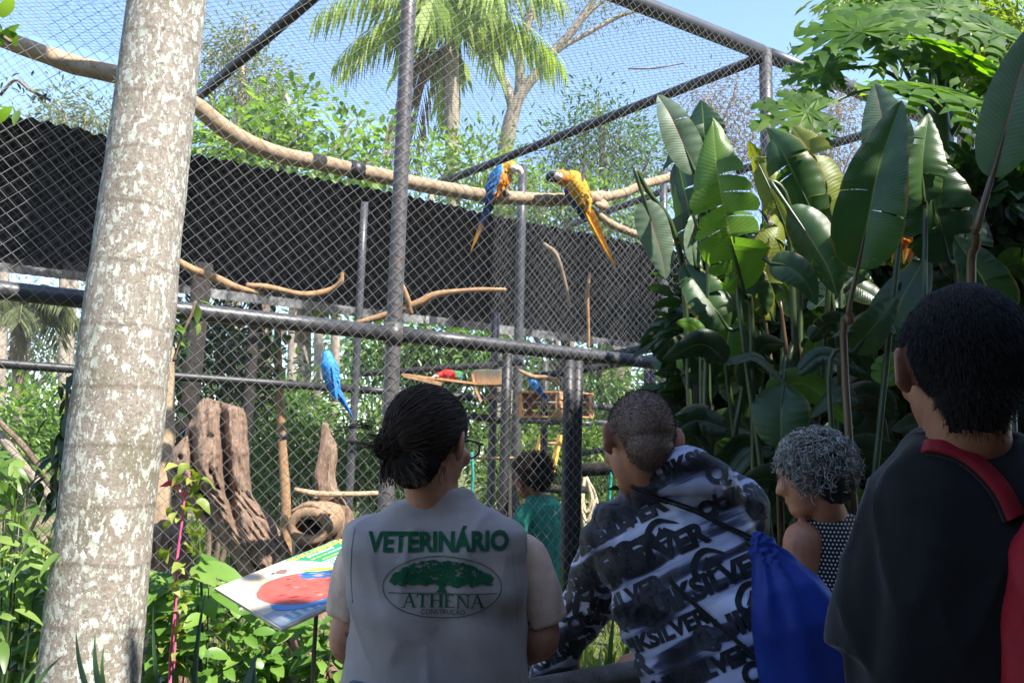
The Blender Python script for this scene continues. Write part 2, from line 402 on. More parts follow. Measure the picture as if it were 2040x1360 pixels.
for px in (1290, 1300, 1085):
    p = P(px, 800, 6.9); pipe('back_post', (p.x, p.y, 0), (p.x, p.y, 2.3), .03, m_pipe_dark)
# mesh panels
chainlink('wire_mesh', wall(-2.2, 0, QF - .042), WD, (0, 0, 1), WN, 9.6, ZT + .03, .058, .0015, m_wire, cage, .006, 1)
chainlink('roof_mesh', wall(-3.2, ZT + .01, QF), WD, WN, (0, 0, 1), 11.2, QB - QF, .058, .0011, m_wire_dark, cage, .035, 2)
chainlink('wire_mesh', wall(-2.6, 0, QB + .04), WD, (0, 0, 1), WN, 11, 4.12, .062, .0014, m_wire_dark, cage, .01, 3)
_a = wall(4.16, 0, QF); _b = onz(876, 366, 4.14); _d = (_b - _a); _d.z = 0
chainlink('wire_mesh', _a, _d.normalized(), (0, 0, 1), (_d.normalized()).cross(Vector((0, 0, 1))), 2.75, 4.12, .060, .0016, m_wire, cage, .008, 4)

# ------------------------------------------------------------------ black shelter behind the cage
shelter = thing('shade_shelter', wall(2, 0, 7.0), 'long black corrugated lean-to shelter along the back of the cage', 'shelter')
def _sun_strip():  # added edge strip: pale patches in its colour stand for sunlight
    t = NT('painted_sun_patches'); co = t.coord('Object', (1, 1, 1)); f = t.noise(co, 3.5, 5, .6); return t.done(t.bsdf(t.ramp(f, [(.46, (.008, .008, .009, 1)), (.54, (.14, .14, .14, 1)), (.72, (.34, .34, .33, 1))]), .7))
m_sun_strip = _sun_strip()
def sheet(name, a, b, c, d, waves, amp, nrm, mat=None):
    """corrugated sheet: a-b is the near or upper edge, c-d the other one"""
    mb = MB(); n = waves * 4; vs = []
    for i in range(n + 1):
        t = i / n; k = nrm * (amp * math.sin(2 * math.pi * waves * t))
        vs.append(a.lerp(b, t) + k); vs.append(c.lerp(d, t) + k)
    mb.add(vs, [(2 * i, 2 * i + 2, 2 * i + 3, 2 * i + 1) for i in range(n)])
    return mb.build(name, mat or m_black, shelter)
ss = -2.6
k = 0
while ss < 8.6:
    w = 1.0; j = .012 * (k % 3)
    sheet('wall_sheet', wall(ss, 3.74, 6.95 + j), wall(ss + w + .05, 3.74, 6.95 + j), wall(ss, 2.785 + .02 * rnd.random(), 7.02 + j), wall(ss + w + .05, 2.785 + .02 * rnd.random(), 7.02 + j), 13, .011, -WN)
    sheet('sunlit_edge', wall(ss, 2.80, 6.985 + j), wall(ss + w, 2.80, 6.985 + j), wall(ss, 2.735 - .02 * rnd.random(), 6.99 + j), wall(ss + w, 2.735 - .02 * rnd.random(), 6.99 + j), 13, .011, -WN, m_sun_strip)
    sheet('roof_sheet', wall(ss, 3.668 + j * .6, 6.36), wall(ss + w + .05, 3.668 + j * .6, 6.36), wall(ss, 3.80 + j * .6, 7.6), wall(ss + w + .05, 3.80 + j * .6, 7.6), 11, .014, Vector((0, 0, 1)))
    ss += w; k += 1
for s in (-1.2, 1.9, 5.2, 8.0):
    mb = MB(); mb.tube([wall(s, 0, 7.3), wall(s + .02, 3.7, 7.3)], .05, 10, rough=.12); mb.build('support_post', m_darkwood, shelter)
mb = MB(); mb.tube([wall(-2.6, 3.55, 7.12), wall(8.6, 3.55, 7.12)], .03, 8); mb.build('beam', m_darkwood, shelter)
mb = MB(); p = P(378, 740, 6.3); mb.tube([Vector((p.x - .06, p.y, 0)), Vector((p.x, p.y, 1.6)), Vector((p.x + .04, p.y, 2.9))], [.085, .075, .07], 12, rough=.15)
o = mb.build('wooden_post', m_darkwood); tag(o, 'thick dark wooden post standing behind the driftwood under the shelter', 'post')

# ------------------------------------------------------------------ grey palm trunk in front
def trunkmat():
    t = NT('lichen_covered_palm_bark'); co = t.coord('Object'); cs = t.coord('Object', (1, 1, .7)); cv = t.coord('Object', (9, 9, .9))
    n1 = t.noise(co, 95, 6, .75); n2 = t.noise(cs, 38, 5, .65, .3); n3 = t.noise(cs, 90, 6, .7, .4); st = t.noise(cv, 6, 5, .65)
    base = t.ramp(n1, [(.32, srgb(88, 83, 74)), (.45, srgb(124, 118, 108)), (.58, srgb(146, 138, 128)), (.72, srgb(158, 150, 140))])
    base = t.mix(t.ramp(st, [(.42, 0), (.7, .65)]), base, srgb(154, 144, 134))
    grn = t.ramp(t.noise(co, 4, 4), [(.5, 0), (.68, .55)]); base = t.mix(grn, base, srgb(98, 96, 72))
    v = t.vor(t.mix(.25, cs, t.n('ShaderNodeTexNoise').outputs[1]), 52); v2 = t.vor(cs, 120)
    bl = t.math('ADD', t.math('SUBTRACT', n2, t.math('MULTIPLY', v, .32)), t.math('MULTIPLY', t.math('SUBTRACT', n3, .5), .75))
    k = t.ramp(bl, [(.36, 0), (.41, 1)])
    k2 = t.ramp(t.math('ADD', t.math('SUBTRACT', n3, t.math('MULTIPLY', v2, .45)), t.math('MULTIPLY', t.math('SUBTRACT', n1, .5), .5)), [(.40, 0), (.45, .9)])
    lic = t.ramp(t.noise(co, 38, 4), [(.35, srgb(150, 158, 144)), (.5, srgb(176, 178, 170)), (.65, srgb(194, 194, 188))])
    c = t.mix(k2, base, lic); c = t.mix(k, c, lic)
    ring = t.n('ShaderNodeTexWave', bands_direction='Z'); ring.inputs['Scale'].default_value = 1.7; ring.inputs['Distortion'].default_value = 2.2; ring.inputs['Detail'].default_value = 3; ring.inputs['Detail Scale'].default_value = .8
    t.l(co, ring.inputs[0]); rk = t.ramp(ring.outputs[1], [(.0, .4), (.025, 0)]); c = t.mix(rk, c, srgb(92, 78, 66))
    h = t.math('ADD', t.math('MULTIPLY', n1, .5), t.math('ADD', t.math('MULTIPLY', k, .25), t.math('MULTIPLY', st, .4)))
    return t.done(t.bsdf(c, .9, 0, t.bump(h, .55, .008), .15))
b3, m3, t3 = P(172, 1400, 2.56), P(252, 680, 2.66), P(337, -30, 2.77)
lo = b3 + (b3 - m3) * (b3.z / (m3.z - b3.z)) * 1.02; up = t3 + (t3 - m3) * 2.4
palm = thing('palm_tree', (lo.x, lo.y, 0), 'thick grey palm trunk blotched with white lichen, standing in front of the cage', 'palm tree')
mb = MB(); pp = smooth_pts([lo, b3, m3, t3, up], 14); rr = lerp_list([.18, .144, .136, .118, .112], len(pp))
pp2 = []; r2 = []
for i, (p, r) in enumerate(zip(pp, rr)): pp2.append(p); r2.append(r * (1.0 + .012 * (i % 5 == 0)))
mb.tube(pp2, r2, 40, rough=.03); mb.build('trunk', trunkmat(), palm)
# ------------------------------------------------------------------ wood inside the cage
def wood(mb_list, name, label, cat, mat, voxel=.013, amp=.02, group=None, axis=(0, 0, 1), sc=(16, 16, 2.2)):
    mb = MB()
    for f in mb_list: f(mb)
    def dsp(c, n):
        r = 1 - 2 * abs(noise.noise(Vector((c.x * sc[0] * 1.5 + 9, c.y * sc[1] * 1.5, c.z * sc[2] * 1.3)))); r2 = 1 - 2 * abs(noise.noise(Vector((c.x * sc[0] * 3.6, c.y * sc[1] * 3.6 + 5, c.z * sc[2] * 3))))
        return amp * (.55 * r - .35 + .3 * r2 + .7 * noise.noise(Vector((c.x * sc[0], c.y * sc[1], c.z * sc[2]))) + .5 * noise.noise(Vector((c.x * sc[0] * 2.3, c.y * sc[1] * 2.3, c.z * sc[2] * 2.6 + 4))))
    me = remesh(mb, voxel, 2, dsp)
    o = link(name, me, mat); return tag(o, label, cat, group)
def T(pts, r, n=14, flat=1.0, hint=(0, 1, 0), re=True):
    return lambda mb: mb.tube(smooth_pts([P(*p) for p in pts], 5), r, n, flat=flat, hint=hint, round_end=re)
def driftwood():
    """fused slab of an old stump: outline widths row by row, two long grooves, ridged grain"""
    Y = [793, 800, 812, 840, 870, 900, 930, 960, 985, 1010, 1040, 1070, 1100, 1130, 1170, 1300, 1490]
    Lx = [404, 398, 390, 379, 366, 340, 328, 334, 352, 380, 404, 428, 455, 472, 492, 540, 590]
    Rx = [418, 440, 486, 492, 494, 496, 497, 499, 503, 520, 548, 566, 580, 594, 616, 690, 770]
    ys = np.interp(np.linspace(0, 1, 110), np.linspace(0, 1, len(Y)), Y); nf, nb = 46, 10; vs = []
    for y in ys:
        y = float(y); x0, x1 = float(np.interp(y, Y, Lx)), float(np.interp(y, Y, Rx)); x0 += 5 * noise.noise(Vector((y * .03, 3, 0))); x1 += 5 * noise.noise(Vector((y * .035, 9, 0))); w = x1 - x0
        g1 = float(np.interp(y, [800, 870, 930, 985, 1060], [440, 444, 450, 456, 476])); g2 = float(np.interp(y, [850, 930, 985, 1050], [380, 384, 402, 430])); k1 = float(np.interp(y, [795, 830, 980, 1080], [.4, 1, 1, 0])); k2 = float(np.interp(y, [850, 880, 990, 1060], [0, 1, 1, 0]))
        bulge = .08 + .0009 * w * float(np.interp(y, [790, 900], [.4, 1])); top = float(np.interp(y, [793, 815], [.25, 1])); dc = 4.62 - .00022 * (y - 800)
        for i in range(nf + 1):
            u = i / nf; x = x0 + w * u; dep = -bulge * top * max(0, math.sin(math.pi * u)) ** .55
            for g, k, ww, hh in ((g1, k1, 9, .15), (g2, k2, 8, .12)): dep += hh * k * math.exp(-((x - g) / ww) ** 2)
            fl = (x - x0 * .55 - y * .28); r = 1 - 2 * abs(noise.noise(Vector((fl * .085, y * .009, 1)))); r2 = 1 - 2 * abs(noise.noise(Vector((fl * .23, y * .022, 5)))); hole = noise.noise(Vector((fl * .06, y * .05, 11)))
            dep += -.020 * r - .011 * r2 + .012 * noise.noise(Vector((x * .03, y * .03, 2))) + (.05 * max(0, hole - .38) * 4)
            vs.append(P(x, y + (4 * noise.noise(Vector((x * .06, 4, 0))) if y < 840 else 0), dc + dep))
        for i in range(1, nb):
            u = 1 - i / nb; vs.append(P(x0 + w * u, y, dc + .09 * top * math.sin(math.pi * u)))
    m = nf + nb; fs = [(r * m + k, r * m + (k + 1) % m, (r + 1) * m + (k + 1) % m, (r + 1) * m + k) for r in range(len(ys) - 1) for k in range(m)]; fs.append(tuple(range(m))); fs.append(tuple(range((len(ys) - 1) * m, len(ys) * m))[::-1])
    mb = MB(); mb.add(vs, [f[::-1] for f in fs]); o = mb.build('driftwood', m_drift); o.data.set_sharp_from_angle(angle=R(70)); tag(o, 'huge weathered driftwood stump leaning behind the mesh with a deep dark groove', 'driftwood')
driftwood()
wood([T([(648, 846, 4.86), (654, 895, 4.86), (648, 960, 4.84), (668, 1015, 4.84), (682, 1090, 4.84), (690, 1500, 4.84)], [.012, .045, .055, .07, .075, .11]),
      T([(690, 1010, 4.80), (696, 1070, 4.80), (705, 1300, 4.80)], [.015, .03, .05])],
     'tree_stump', 'tall narrow jagged tree stump beside the hollow log', 'stump', m_drift, .009, .014)
m_log = barkmat('tan_log_wood', [(.3, srgb(120, 94, 72)), (.6, srgb(166, 138, 112)), (.85, srgb(186, 160, 134))], srgb(84, 60, 44), 6, (4, 4, 4), .01, .8)
def hollow():
    c = P(614, 1048, 4.42); ax = (C_O - c); ax.z = 0; ax = (ax.normalized() + Vector((-.25, 0, -.05))).normalized()
    x, y = frame(ax); x = -x
    root = thing('hollow_log', c - Vector((0, 0, .2)), 'short hollow log with a dark oval opening facing out', 'log')
    mb = MB(); n = 36; vs = []; prof = [(.5, .108, .0), (.12, .112, .0), (.02, .110, 0), (0, .098, 0), (.004, .078, 1), (.03, .068, 1), (.3, .06, 1), (.48, .02, 1)]
    for (dz, r, inn) in prof:
        for k in range(n):
            a = 2 * math.pi * k / n; q = r * (1 + .10 * noise.noise(Vector((math.cos(a) * 1.5, math.sin(a) * 1.5, dz * 2 + inn))))
            ex, ey = (1.05, .92) if not inn else (1.0, .62)
            vs.append(c - ax * dz + x * (q * ex * math.cos(a)) + y * (q * ey * math.sin(a) - (.008 if inn else 0)))
    fs = [(i * n + k, i * n + (k + 1) % n, (i + 1) * n + (k + 1) % n, (i + 1) * n + k) for i in range(len(prof) - 1) for k in range(n)]
    fs.append(tuple(range(n)))
    mb.add(vs, [f[::-1] for f in fs]); mb.build('log_shell', m_log, root)
    mb = MB(); mb.tube(smooth_pts([c - ax * .05 + x * (-.09) + y * .072, c - ax * .03 + y * .108, c - ax * .05 + x * .09 + y * .068], 6), [.02, .03, .02], 10, flat=.7, round_end=True); mb.build('bark_flap', m_log, root)
    mb = MB(); g = c - ax * .25; mb.tube([(g.x, g.y, 0), (g.x, g.y, .6), (g.x, g.y, c.z - .097)], [.17, .14, .13], 16, rough=.12); o = mb.build('tree_stump', m_bark); tag(o, 'stout brown stump standing under the hollow log', 'stump')
hollow()
wood([T([(333, 700, 5.4), (322, 900, 5.3), (308, 1140, 5.2), (300, 1420, 5.2)], [.05, .075, .085, .1])], 'pale_log', 'smooth pale upright log half hidden by the palm trunk', 'log', m_branch, .014, .008)
wood([T([(300, 1120, 4.7), (318, 1080, 4.7), (345, 1120, 4.7), (335, 1500, 4.6)], [.08, .1, .1, .12])], 'broken_stump', 'low broken brown stump by the pink flowering stem', 'stump', m_drift, .014, .02)
mb = MB(); mb.tube(smooth_pts([P(552, 640, 8), P(556, 760, 7.9), P(562, 880, 7.9), P(570, 1020, 7.8), P(575, 1300, 7.7)], 6), [.03, .04, .042, .046, .05], 10, rough=.1)
slim = thing('slim_trunk', P(575, 1260, 7.7), 'slim straight brown trunk with black rubber bands', 'tree trunk'); mb.build('stem', m_branch2, slim)
for y in (765, 868):
    mb = MB(); x = 556 + (y - 760) * .055; mb.tube([P(x, y - 5, 7.9), P(x, y + 5, 7.9)], .05, 12); mb.build('band', m_pipe_dark, slim)
# ------------------------------------------------------------------ perches
perch = thing('perch_branch', P(900, 372, 4.95), 'long sagging bare branch hung across the upper cage, macaws on it', 'branch')
pts = smooth_pts([P(-40, 62, 4.0), P(60, 98, 4.02), P(150, 130, 4.08), P(245, 152, 4.15), P(330, 178, 4.22), P(400, 218, 4.3), P(460, 265, 4.38), P(550, 306, 4.5), P(640, 325, 4.62), P(740, 346, 4.75), P(860, 372, 4.9), P(960, 388, 5.05), P(1060, 397, 5.2), P(1130, 397, 5.3), P(1200, 393, 5.4)], 5)
mb = MB(); mb.tube(pts, [.04, .045, .046, .045, .042, .04, .043], 14, rough=.14, seed=3, round_end=True); mb.build('limb', m_branch, perch)
mb = MB(); mb.tube(smooth_pts([P(1186, 396, 5.36), P(1240, 385, 5.5), P(1290, 366, 5.65), P(1350, 350, 5.8), P(1420, 335, 6)], 5), [.034, .03, .032, .028, .024], 10, rough=.2, round_end=True)
mb.tube(smooth_pts([P(1192, 398, 5.38), P(1205, 412, 5.36), P(1190, 408, 5.3)], 3), [.03, .03, .02], 8, round_end=True); mb.build('fork', m_branch, perch)
mb = MB(); mb.tube(smooth_pts([P(1180, 420, 5.42), P(1225, 450, 5.5), P(1290, 474, 5.6), P(1370, 488, 5.7)], 5), [.024, .026, .024, .02], 9, rough=.15, round_end=True); mb.build('fork', m_branch, perch)
mb = MB(); a, b = P(697, 337, 4.68), P(722, 342, 4.72); mb.tube([a, b], .052, 14); mb.build('binding', m_pipe_dark, perch)
def dead(name, label, paths, mat=m_branch2):
    root = thing(name, P(*paths[0][0][0]), label, 'branch', None)
    for pts, r in paths:
        mb = MB(); mb.tube(smooth_pts([P(*p) for p in pts], 5), r, 8, rough=.2, round_end=True); mb.build('limb', mat, root)
dead('dead_branch', 'crooked dead branch under the shelter ending in an upturned tip', [([(340, 512, 5.4), (380, 535, 5.4), (430, 555, 5.4), (470, 572, 5.4), (520, 584, 5.5)], [.022, .025, .03, .022, .016]), ([(495, 568, 5.45), (540, 573, 5.5), (600, 586, 5.6), (650, 580, 5.7), (678, 562, 5.7), (682, 545, 5.7)], [.018, .02, .02, .019, .017, .012])])
dead('dead_branch', 'orange dead branch arching beside the central post with one twig', [([(715, 642, 6), (760, 630, 6), (830, 605, 6), (870, 586, 6), (940, 578, 6), (1005, 577, 6)], [.02, .024, .03, .024, .018, .015]), ([(800, 565, 5.95), (812, 595, 5.97), (818, 622, 6)], [.016, .02, .022])])
dead('dead_branch', 'thin upright dead twig against the black shelter wall', [([(1175, 545, 6), (1170, 590, 6), (1172, 650, 6), (1172, 690, 6)], [.01, .016, .012, .012])])
dead('dead_branch', 'slanting dead twig with a green leaf, right of the near macaw', [([(1085, 488, 6.1), (1108, 508, 6.1), (1125, 560, 6.1), (1135, 610, 6.1)], [.02, .018, .014, .012])], m_bark)
dead('dead_branch', 'pale stick lying across the stump at chest height', [([(590, 975, 4.7), (630, 983, 4.7), (700, 984, 4.8), (765, 982, 4.9)], [.014, .017, .016, .014])], m_branch)
dead('dead_branch', 'pale stub branch leaning on the far right cage post', [([(1322, 640, 6), (1345, 665, 6), (1352, 700, 6)], [.045, .045, .04])], m_branch)
dead('birch_pole', 'white peeling pole leaning at the left edge of the lawn', [([(-20, 840, 5.6), (40, 920, 5.6), (120, 1015, 5.6), (300, 1260, 5.6)], [.03, .03, .028, .028])], m_bark_pale)
dead('brown_pole', 'thin brown pole leaning beside the white pole', [([(-10, 830, 6), (60, 905, 6), (120, 1000, 6), (240, 1200, 6)], [.02, .022, .022, .02])], m_bark)
dead('fallen_twig', 'thin reddish twig caught in the roof mesh', [([(1253, 137, 4.6), (1290, 137, 4.6), (1320, 134, 4.6), (1362, 126, 4.6)], [.004, .005, .004, .003])], m_bark)
# ------------------------------------------------------------------ crates, trough, ladder, ropes
def crate(c, az, w, h, dp, label, group):
    c = Vector(c); X = Vector((math.cos(az), -math.sin(az), 0)); Y = Vector((math.sin(az), math.cos(az), 0)); Z = Vector((0, 0, 1)); ax = (X, Y, Z)
    root = thing('wooden_crate', c - Z * h / 2, label, 'crate', group)
    def bd(cc, sz): mb = MB(); mb.box(cc, sz, ax); mb.build('slat', m_plank, root, smooth=False)
    for k in range(3):
        z = (k - 1) * h * .34; hh = h * .27
        bd(c + Z * z + Y * (dp / 2), (w * .98, .012, hh))
        for s in (-1, 1): bd(c + X * (s * w / 2) + Z * z, (.012, dp * .98, hh))
    for k in range(3):
        y = (k - 1) * dp * .34
        for s in (-1, 1): bd(c + Y * y + Z * (s * h / 2), (w * .97, dp * .3, .012))
    for sx in (-1, 1):
        for sy in (-1, 1):
            mb = MB(); mb.box(c + X * (sx * (w / 2 - .022)) + Y * (sy * (dp / 2 - .022)), (.026, .026, h * .95), ax); mb.build('corner_post', m_plank, root, smooth=False)
crate(P(1082, 807, 6.9), R(22), .36, .20, .24, 'open fruit crate on the shelf pipe, directly above the ladder', 'wooden crates on the back shelf')
crate(P(1152, 808, 6.85), R(-30), .15, .19, .22, 'narrow fruit crate partly hidden by the dark door post', 'wooden crates on the back shelf')
crate(P(1383, 828, 6.6), R(14), .32, .17, .22, 'fruit crate in the shade right of the shaven head', 'wooden crates on the back shelf')
m_white = plain('dirty_white_plastic', [(.3, srgb(196, 190, 176)), (.7, srgb(232, 230, 222))], 12, rough=.5, bump=.1)
def trough():
    c = P(976, 752, 6.9); X = (P(1010, 752, 6.85) - P(940, 752, 6.95)).normalized(); X.z = 0; X.normalize(); Y = Vector((-X.y, X.x, 0)); Z = Vector((0, 0, 1))
    root = thing('feeding_trough', c, 'white plastic feeding trough on a wooden tray', 'trough')
    mb = MB(); rings = [(c - Z * .045, X, Y, .11, .06, 5), (c + Z * .05, X, Y, .13, .075, 5), (c + Z * .055, X, Y, .136, .08, 5), (c + Z * .055, X, Y, .12, .068, 5), (c - Z * .03, X, Y, .10, .055, 5)]
    mb.loft(rings, 32); mb.build('basin', m_white, root)
    tr = thing('wooden_tray', c - Z * .06, 'bare wooden tray on struts holding the white trough', 'tray')
    for k in range(3):
        mb = MB(); mb.box(c - Z * .058 + Y * ((k - 1) * .06), (.36, .055, .016), (X, Y, Z)); mb.build('plank', m_plank, tr, smooth=False)
    for a, b in (((945, 770), (958, 800)), ((1010, 775), (965, 798)), ((940, 745), (946, 772)), ((1015, 760), (992, 790))):
        mb = MB(); mb.bar(P(*a, 6.85), P(*b, 6.85), .022, .022); mb.build('strut', m_branch2, tr, smooth=False)
    rp = thing('plank_ramp', P(860, 757, 6.9), 'sloping bare plank ramp leading to the trough, red macaw on it', 'ramp')
    mb = MB(); mb.bar(P(803, 747, 6.9), P(950, 765, 6.85), .14, .018); mb.build('plank', m_plank, rp, smooth=False)
    mb = MB(); mb.bar(P(805, 748, 6.8), P(880, 765, 6.8), .03, .03); mb.build('cleat', m_branch2, rp, smooth=False)
trough()
m_yel = plain('faded_yellow_paint', [(.3, srgb(200, 150, 60)), (.6, srgb(226, 182, 84)), (.8, srgb(210, 170, 110))], 10, rough=.6, bump=.2)
lad = thing('yellow_ladder', P(1080, 980, 7.4), 'short faded yellow wooden ladder behind the person in green', 'ladder')
for a, b in (((1080, 866), (1040, 1010)), ((1116, 866), (1084, 1010))):
    mb = MB(); mb.bar(P(*a, 7.4), P(*b, 7.2), .045, .03); mb.build('side_rail', m_yel, lad, smooth=False)
for y in (883, 920, 957, 994):
    mb = MB(); x = 1080 - (y - 866) * .27; mb.tube([P(x - 2, y, 7.38), P(x + 36, y, 7.38)], .014, 8); mb.build('rung', m_branch2, lad)
m_rope = plain('pale_rope', [(.3, srgb(170, 150, 120)), (.7, srgb(214, 200, 172))], 60, rough=.9, bump=.6)
m_turq = plain('turquoise_rope', [(.3, srgb(20, 120, 110)), (.7, srgb(50, 170, 155))], 60, rough=.8, bump=.5)
rp = thing('rope_coil', P(1170, 955, 6), 'pale rope hanging in loops beside the dark door post', 'rope')
for k in range(5):
    mb = MB(); w = 8 + 3 * k; L = 70 + 18 * (k % 3)
    mb.tube(smooth_pts([P(1165, 950, 6), P(1165 - w * .4, 950 + L * .6, 6 - .01 * k), P(1168, 950 + L, 6), P(1170 + w, 950 + L * .6, 6 + .01 * k), P(1168, 950, 6)], 5), .011, 6); mb.build('loop', m_rope, rp)
mb = MB(); mb.tube(smooth_pts([P(940, 900, 6), P(942, 950, 6), P(940, 990, 6), P(948, 1040, 6)], 5), .012, 6); tag(mb.build('hanging_rope', m_turq), 'turquoise rope hanging by the glasses wearer', 'rope')
mb = MB(); mb.tube(smooth_pts([P(1217, 935, 5.6), P(1216, 960, 5.6), P(1213, 1000, 5.6)], 5), .012, 6); tag(mb.build('hanging_rope', m_turq), 'short turquoise rope tied to the dark log perch', 'rope')
mb = MB(); mb.tube(smooth_pts([P(1162, 936, 5.7), P(1190, 934, 5.65), P(1260, 930, 5.6)], 4), .045, 12, rough=.1); tag(mb.build('log_perch', m_darkwood), 'thick dark log perch left of the shaven head', 'perch')
mb = MB(); mb.tube([P(930, 912, 6.6), P(1040, 912, 6.5)], .011, 8); tag(mb.build('thin_perch', m_branch2), 'thin straight wooden perch rod behind the glasses', 'perch')
mb = MB(); mb.tube([P(1010, 935, 5.9), P(1012, 1130, 5.9), P(1015, 1300, 5.9)], .03, 8, rough=.1); mb.tube([P(1050, 972, 5.9), P(1170, 975, 5.9)], .026, 8); tag(mb.build('perch_stand', m_darkwood), 'dark wooden perch stand behind the person in green', 'perch')

# ------------------------------------------------------------------ macaws
def vcolmat(name, rough=.55):
    t = NT(name); a = t.n('ShaderNodeVertexColor'); a.layer_name = 'tint'; co = t.coord('Object'); f = t.noise(co, 70, 4)
    c = t.mix(t.math('MULTIPLY', f, .45), a.outputs[0], (.0, .0, .0, 1)); return t.done(t.bsdf(c, rough, 0, t.bump(t.vor(co, 60), .35, .004), .3))
m_plume = vcolmat('plumage')
m_beak = plain('black_beak', [(.3, (.01, .01, .011, 1)), (.7, (.03, .03, .03, 1))], 20, rough=.3, bump=.1)
m_bone = plain('pale_beak', [(.3, srgb(215, 205, 185)), (.7, srgb(235, 228, 212))], 20, rough=.35, bump=.1)
m_face = plain('bare_face_skin', [(.3, srgb(215, 212, 205)), (.7, srgb(236, 234, 228))], 60, rough=.6, bump=.2)
m_foot = plain('grey_bird_foot', [(.3, (.05, .045, .045, 1)), (.7, (.1, .09, .085, 1))], 40, rough=.6)
BLUE, YEL, ORG, RED, GRN, NAVY = (.02, .16, .42), (.80, .40, .015), (.75, .25, .01), (.55, .02, .015), (.03, .25, .08), (.012, .05, .16)
def featherblade(mb, a, b, w, nrm, bend=.0):
    a, b = Vector(a), Vector(b); d = (b - a); x = d.cross(nrm).normalized(); n = Vector(nrm).normalized(); vs = []; N = 5
    for i in range(N + 1):
        t = i / N; ww = w * (.6 + .4 * math.sin(math.pi * min(1, t * 1.1))) * (1 if t < .75 else (1 - (t - .75) / .28)); c = a + d * t + n * (bend * math.sin(math.pi * t))
        vs += [c - x * ww, c + n * (w * .18), c + x * ww]
    fs = []
    for i in range(N):
        for k in range(2): fs.append((3 * i + k, 3 * i + k + 1, 3 * i + k + 4, 3 * i + k + 3))
    mb.add(vs, fs)
def tint(me, fn):
    lay = me.color_attributes.new('tint', 'FLOAT_COLOR', 'POINT')
    for i, v in enumerate(me.vertices): lay.data[i].color = (*fn(v.co), 1)
def macaw(label, body, head, tail, beakdir, back, size, scheme, face_dark=False, feet=None):
    """body: (shoulder, vent) points, head: centre, tail: end; back: direction the back faces"""
    sh, ve = Vector(body[0]), Vector(body[1]); hd, te = Vector(head), Vector(tail); bk = Vector(back).normalized(); bd = Vector(beakdir).normalized()
    r = size; root = thing('macaw', ve, label, 'macaw', 'macaws in the cage')
    side = (sh - ve).cross(bk).normalized()
    mb = MB(); mb.tube(smooth_pts([hd - bd * r * .1, hd.lerp(sh, .5), sh, sh.lerp(ve, .5), ve, ve.lerp(te, .14)], 6), [r * .62, r * .66, r * .98, r * 1.02, r * .66, r * .30], 18, flat=.95, hint=tuple(bk), round_end=True)
    mb.ell(hd, (r * .66, r * .66, r * .62)); mb.ell(hd + bd * r * .25, r * .5)
    me = remesh(mb, r * .12, 4, lambda c, n: r * .05 * noise.noise(c * (3.2 / r)))
    bellyc, backc, headc = scheme['belly'], scheme['back'], scheme['head']
    ax = (ve - sh)
    def colf(c):
        t = (c - sh).dot(ax) / ax.length_squared; off = (c - (sh + ax * t)).dot(bk) / r
        if (c - hd).length < r * .85: return headc
        if off > .15 + .15 * noise.noise(c * 60): return backc
        return bellyc
    tint(me, colf); put('body', me, m_plume, root)
    # wings: overlapping long feathers down each side
    for s in (-1, 1):
        mb = MB()
        for row in range(4):
            for k in range(5):
                a = sh.lerp(ve, .0 + .2 * row + .02 * k) + side * (s * r * (.72 - .09 * k)) + bk * (r * (.25 + .2 * k - .05 * row)); b = a + (ve - sh) * (.62 + .12 * row) + side * (-s * r * .12 * row) + bk * (-r * .15)
                featherblade(mb, a, b, r * .2, (side * s * .7 + bk).normalized(), r * .05)
        me = mb.mesh('wing'); c1, c2 = scheme['wing']
        tint(me, lambda c: c1 if (c - sh).dot(ax) / ax.length_squared < .75 else c2); put('wing', me, m_plume, root)
    mb = MB(); td = te - ve
    for k in range(9):
        f = (k - 4) / 4; b = ve + td * (1.0 - .5 * abs(f)) + side * (f * r * .22)
        featherblade(mb, ve + side * (f * r * .3), b, r * .26, (bk + side * f * .3).normalized())
        featherblade(mb, ve + bk * (f * r * .22), b + bk * (f * r * .2), r * .24, (side + bk * f * .3).normalized())
    me = mb.mesh('tail'); t1, t2 = scheme['tail']
    tint(me, lambda c: t1 if (c - ve).dot(td) / td.length_squared < scheme.get('split', .5) + .12 * noise.noise(c * 40) else t2); put('tail', me, m_plume, root)
    mb = MB(); cols = []; rq = random.Random(int(size * 1e4)); dn0 = (te - ve).normalized()
    for k in range(110):      # small body feathers standing a little proud
        tt = rq.uniform(-.25, .95); an = rq.uniform(0, 6.28); rad = r * (1.0 if tt < .6 else 1.25 - .45 * tt) * (.93 if tt > 0 else .75); c0 = sh.lerp(ve, tt); o = (side * math.cos(an) + bk * math.sin(an)); a = c0 + o * rad; b = a + ax.normalized() * r * rq.uniform(.35, .6) + o * r * rq.uniform(.02, .16)
        n0 = len(mb.v); featherblade(mb, a, b, r * .15, o); cols += [colf(a)] * (len(mb.v) - n0)
    me = mb.mesh('feathers'); lay = me.color_attributes.new('tint', 'FLOAT_COLOR', 'POINT')
    for q, cc in enumerate(cols): lay.data[q].color = (*[min(1, v * rq.uniform(.75, 1.15)) for v in cc], 1)
    o_ = put('feathers', me, m_plume, root); o_['kind'] = 'stuff'
    # beak, bare cheeks, eyes, feet
    dn = (Vector((0, 0, -1)) - bd * bd.dot(Vector((0, 0, -1))))
    dn = dn.normalized() if dn.length > .2 else -bk
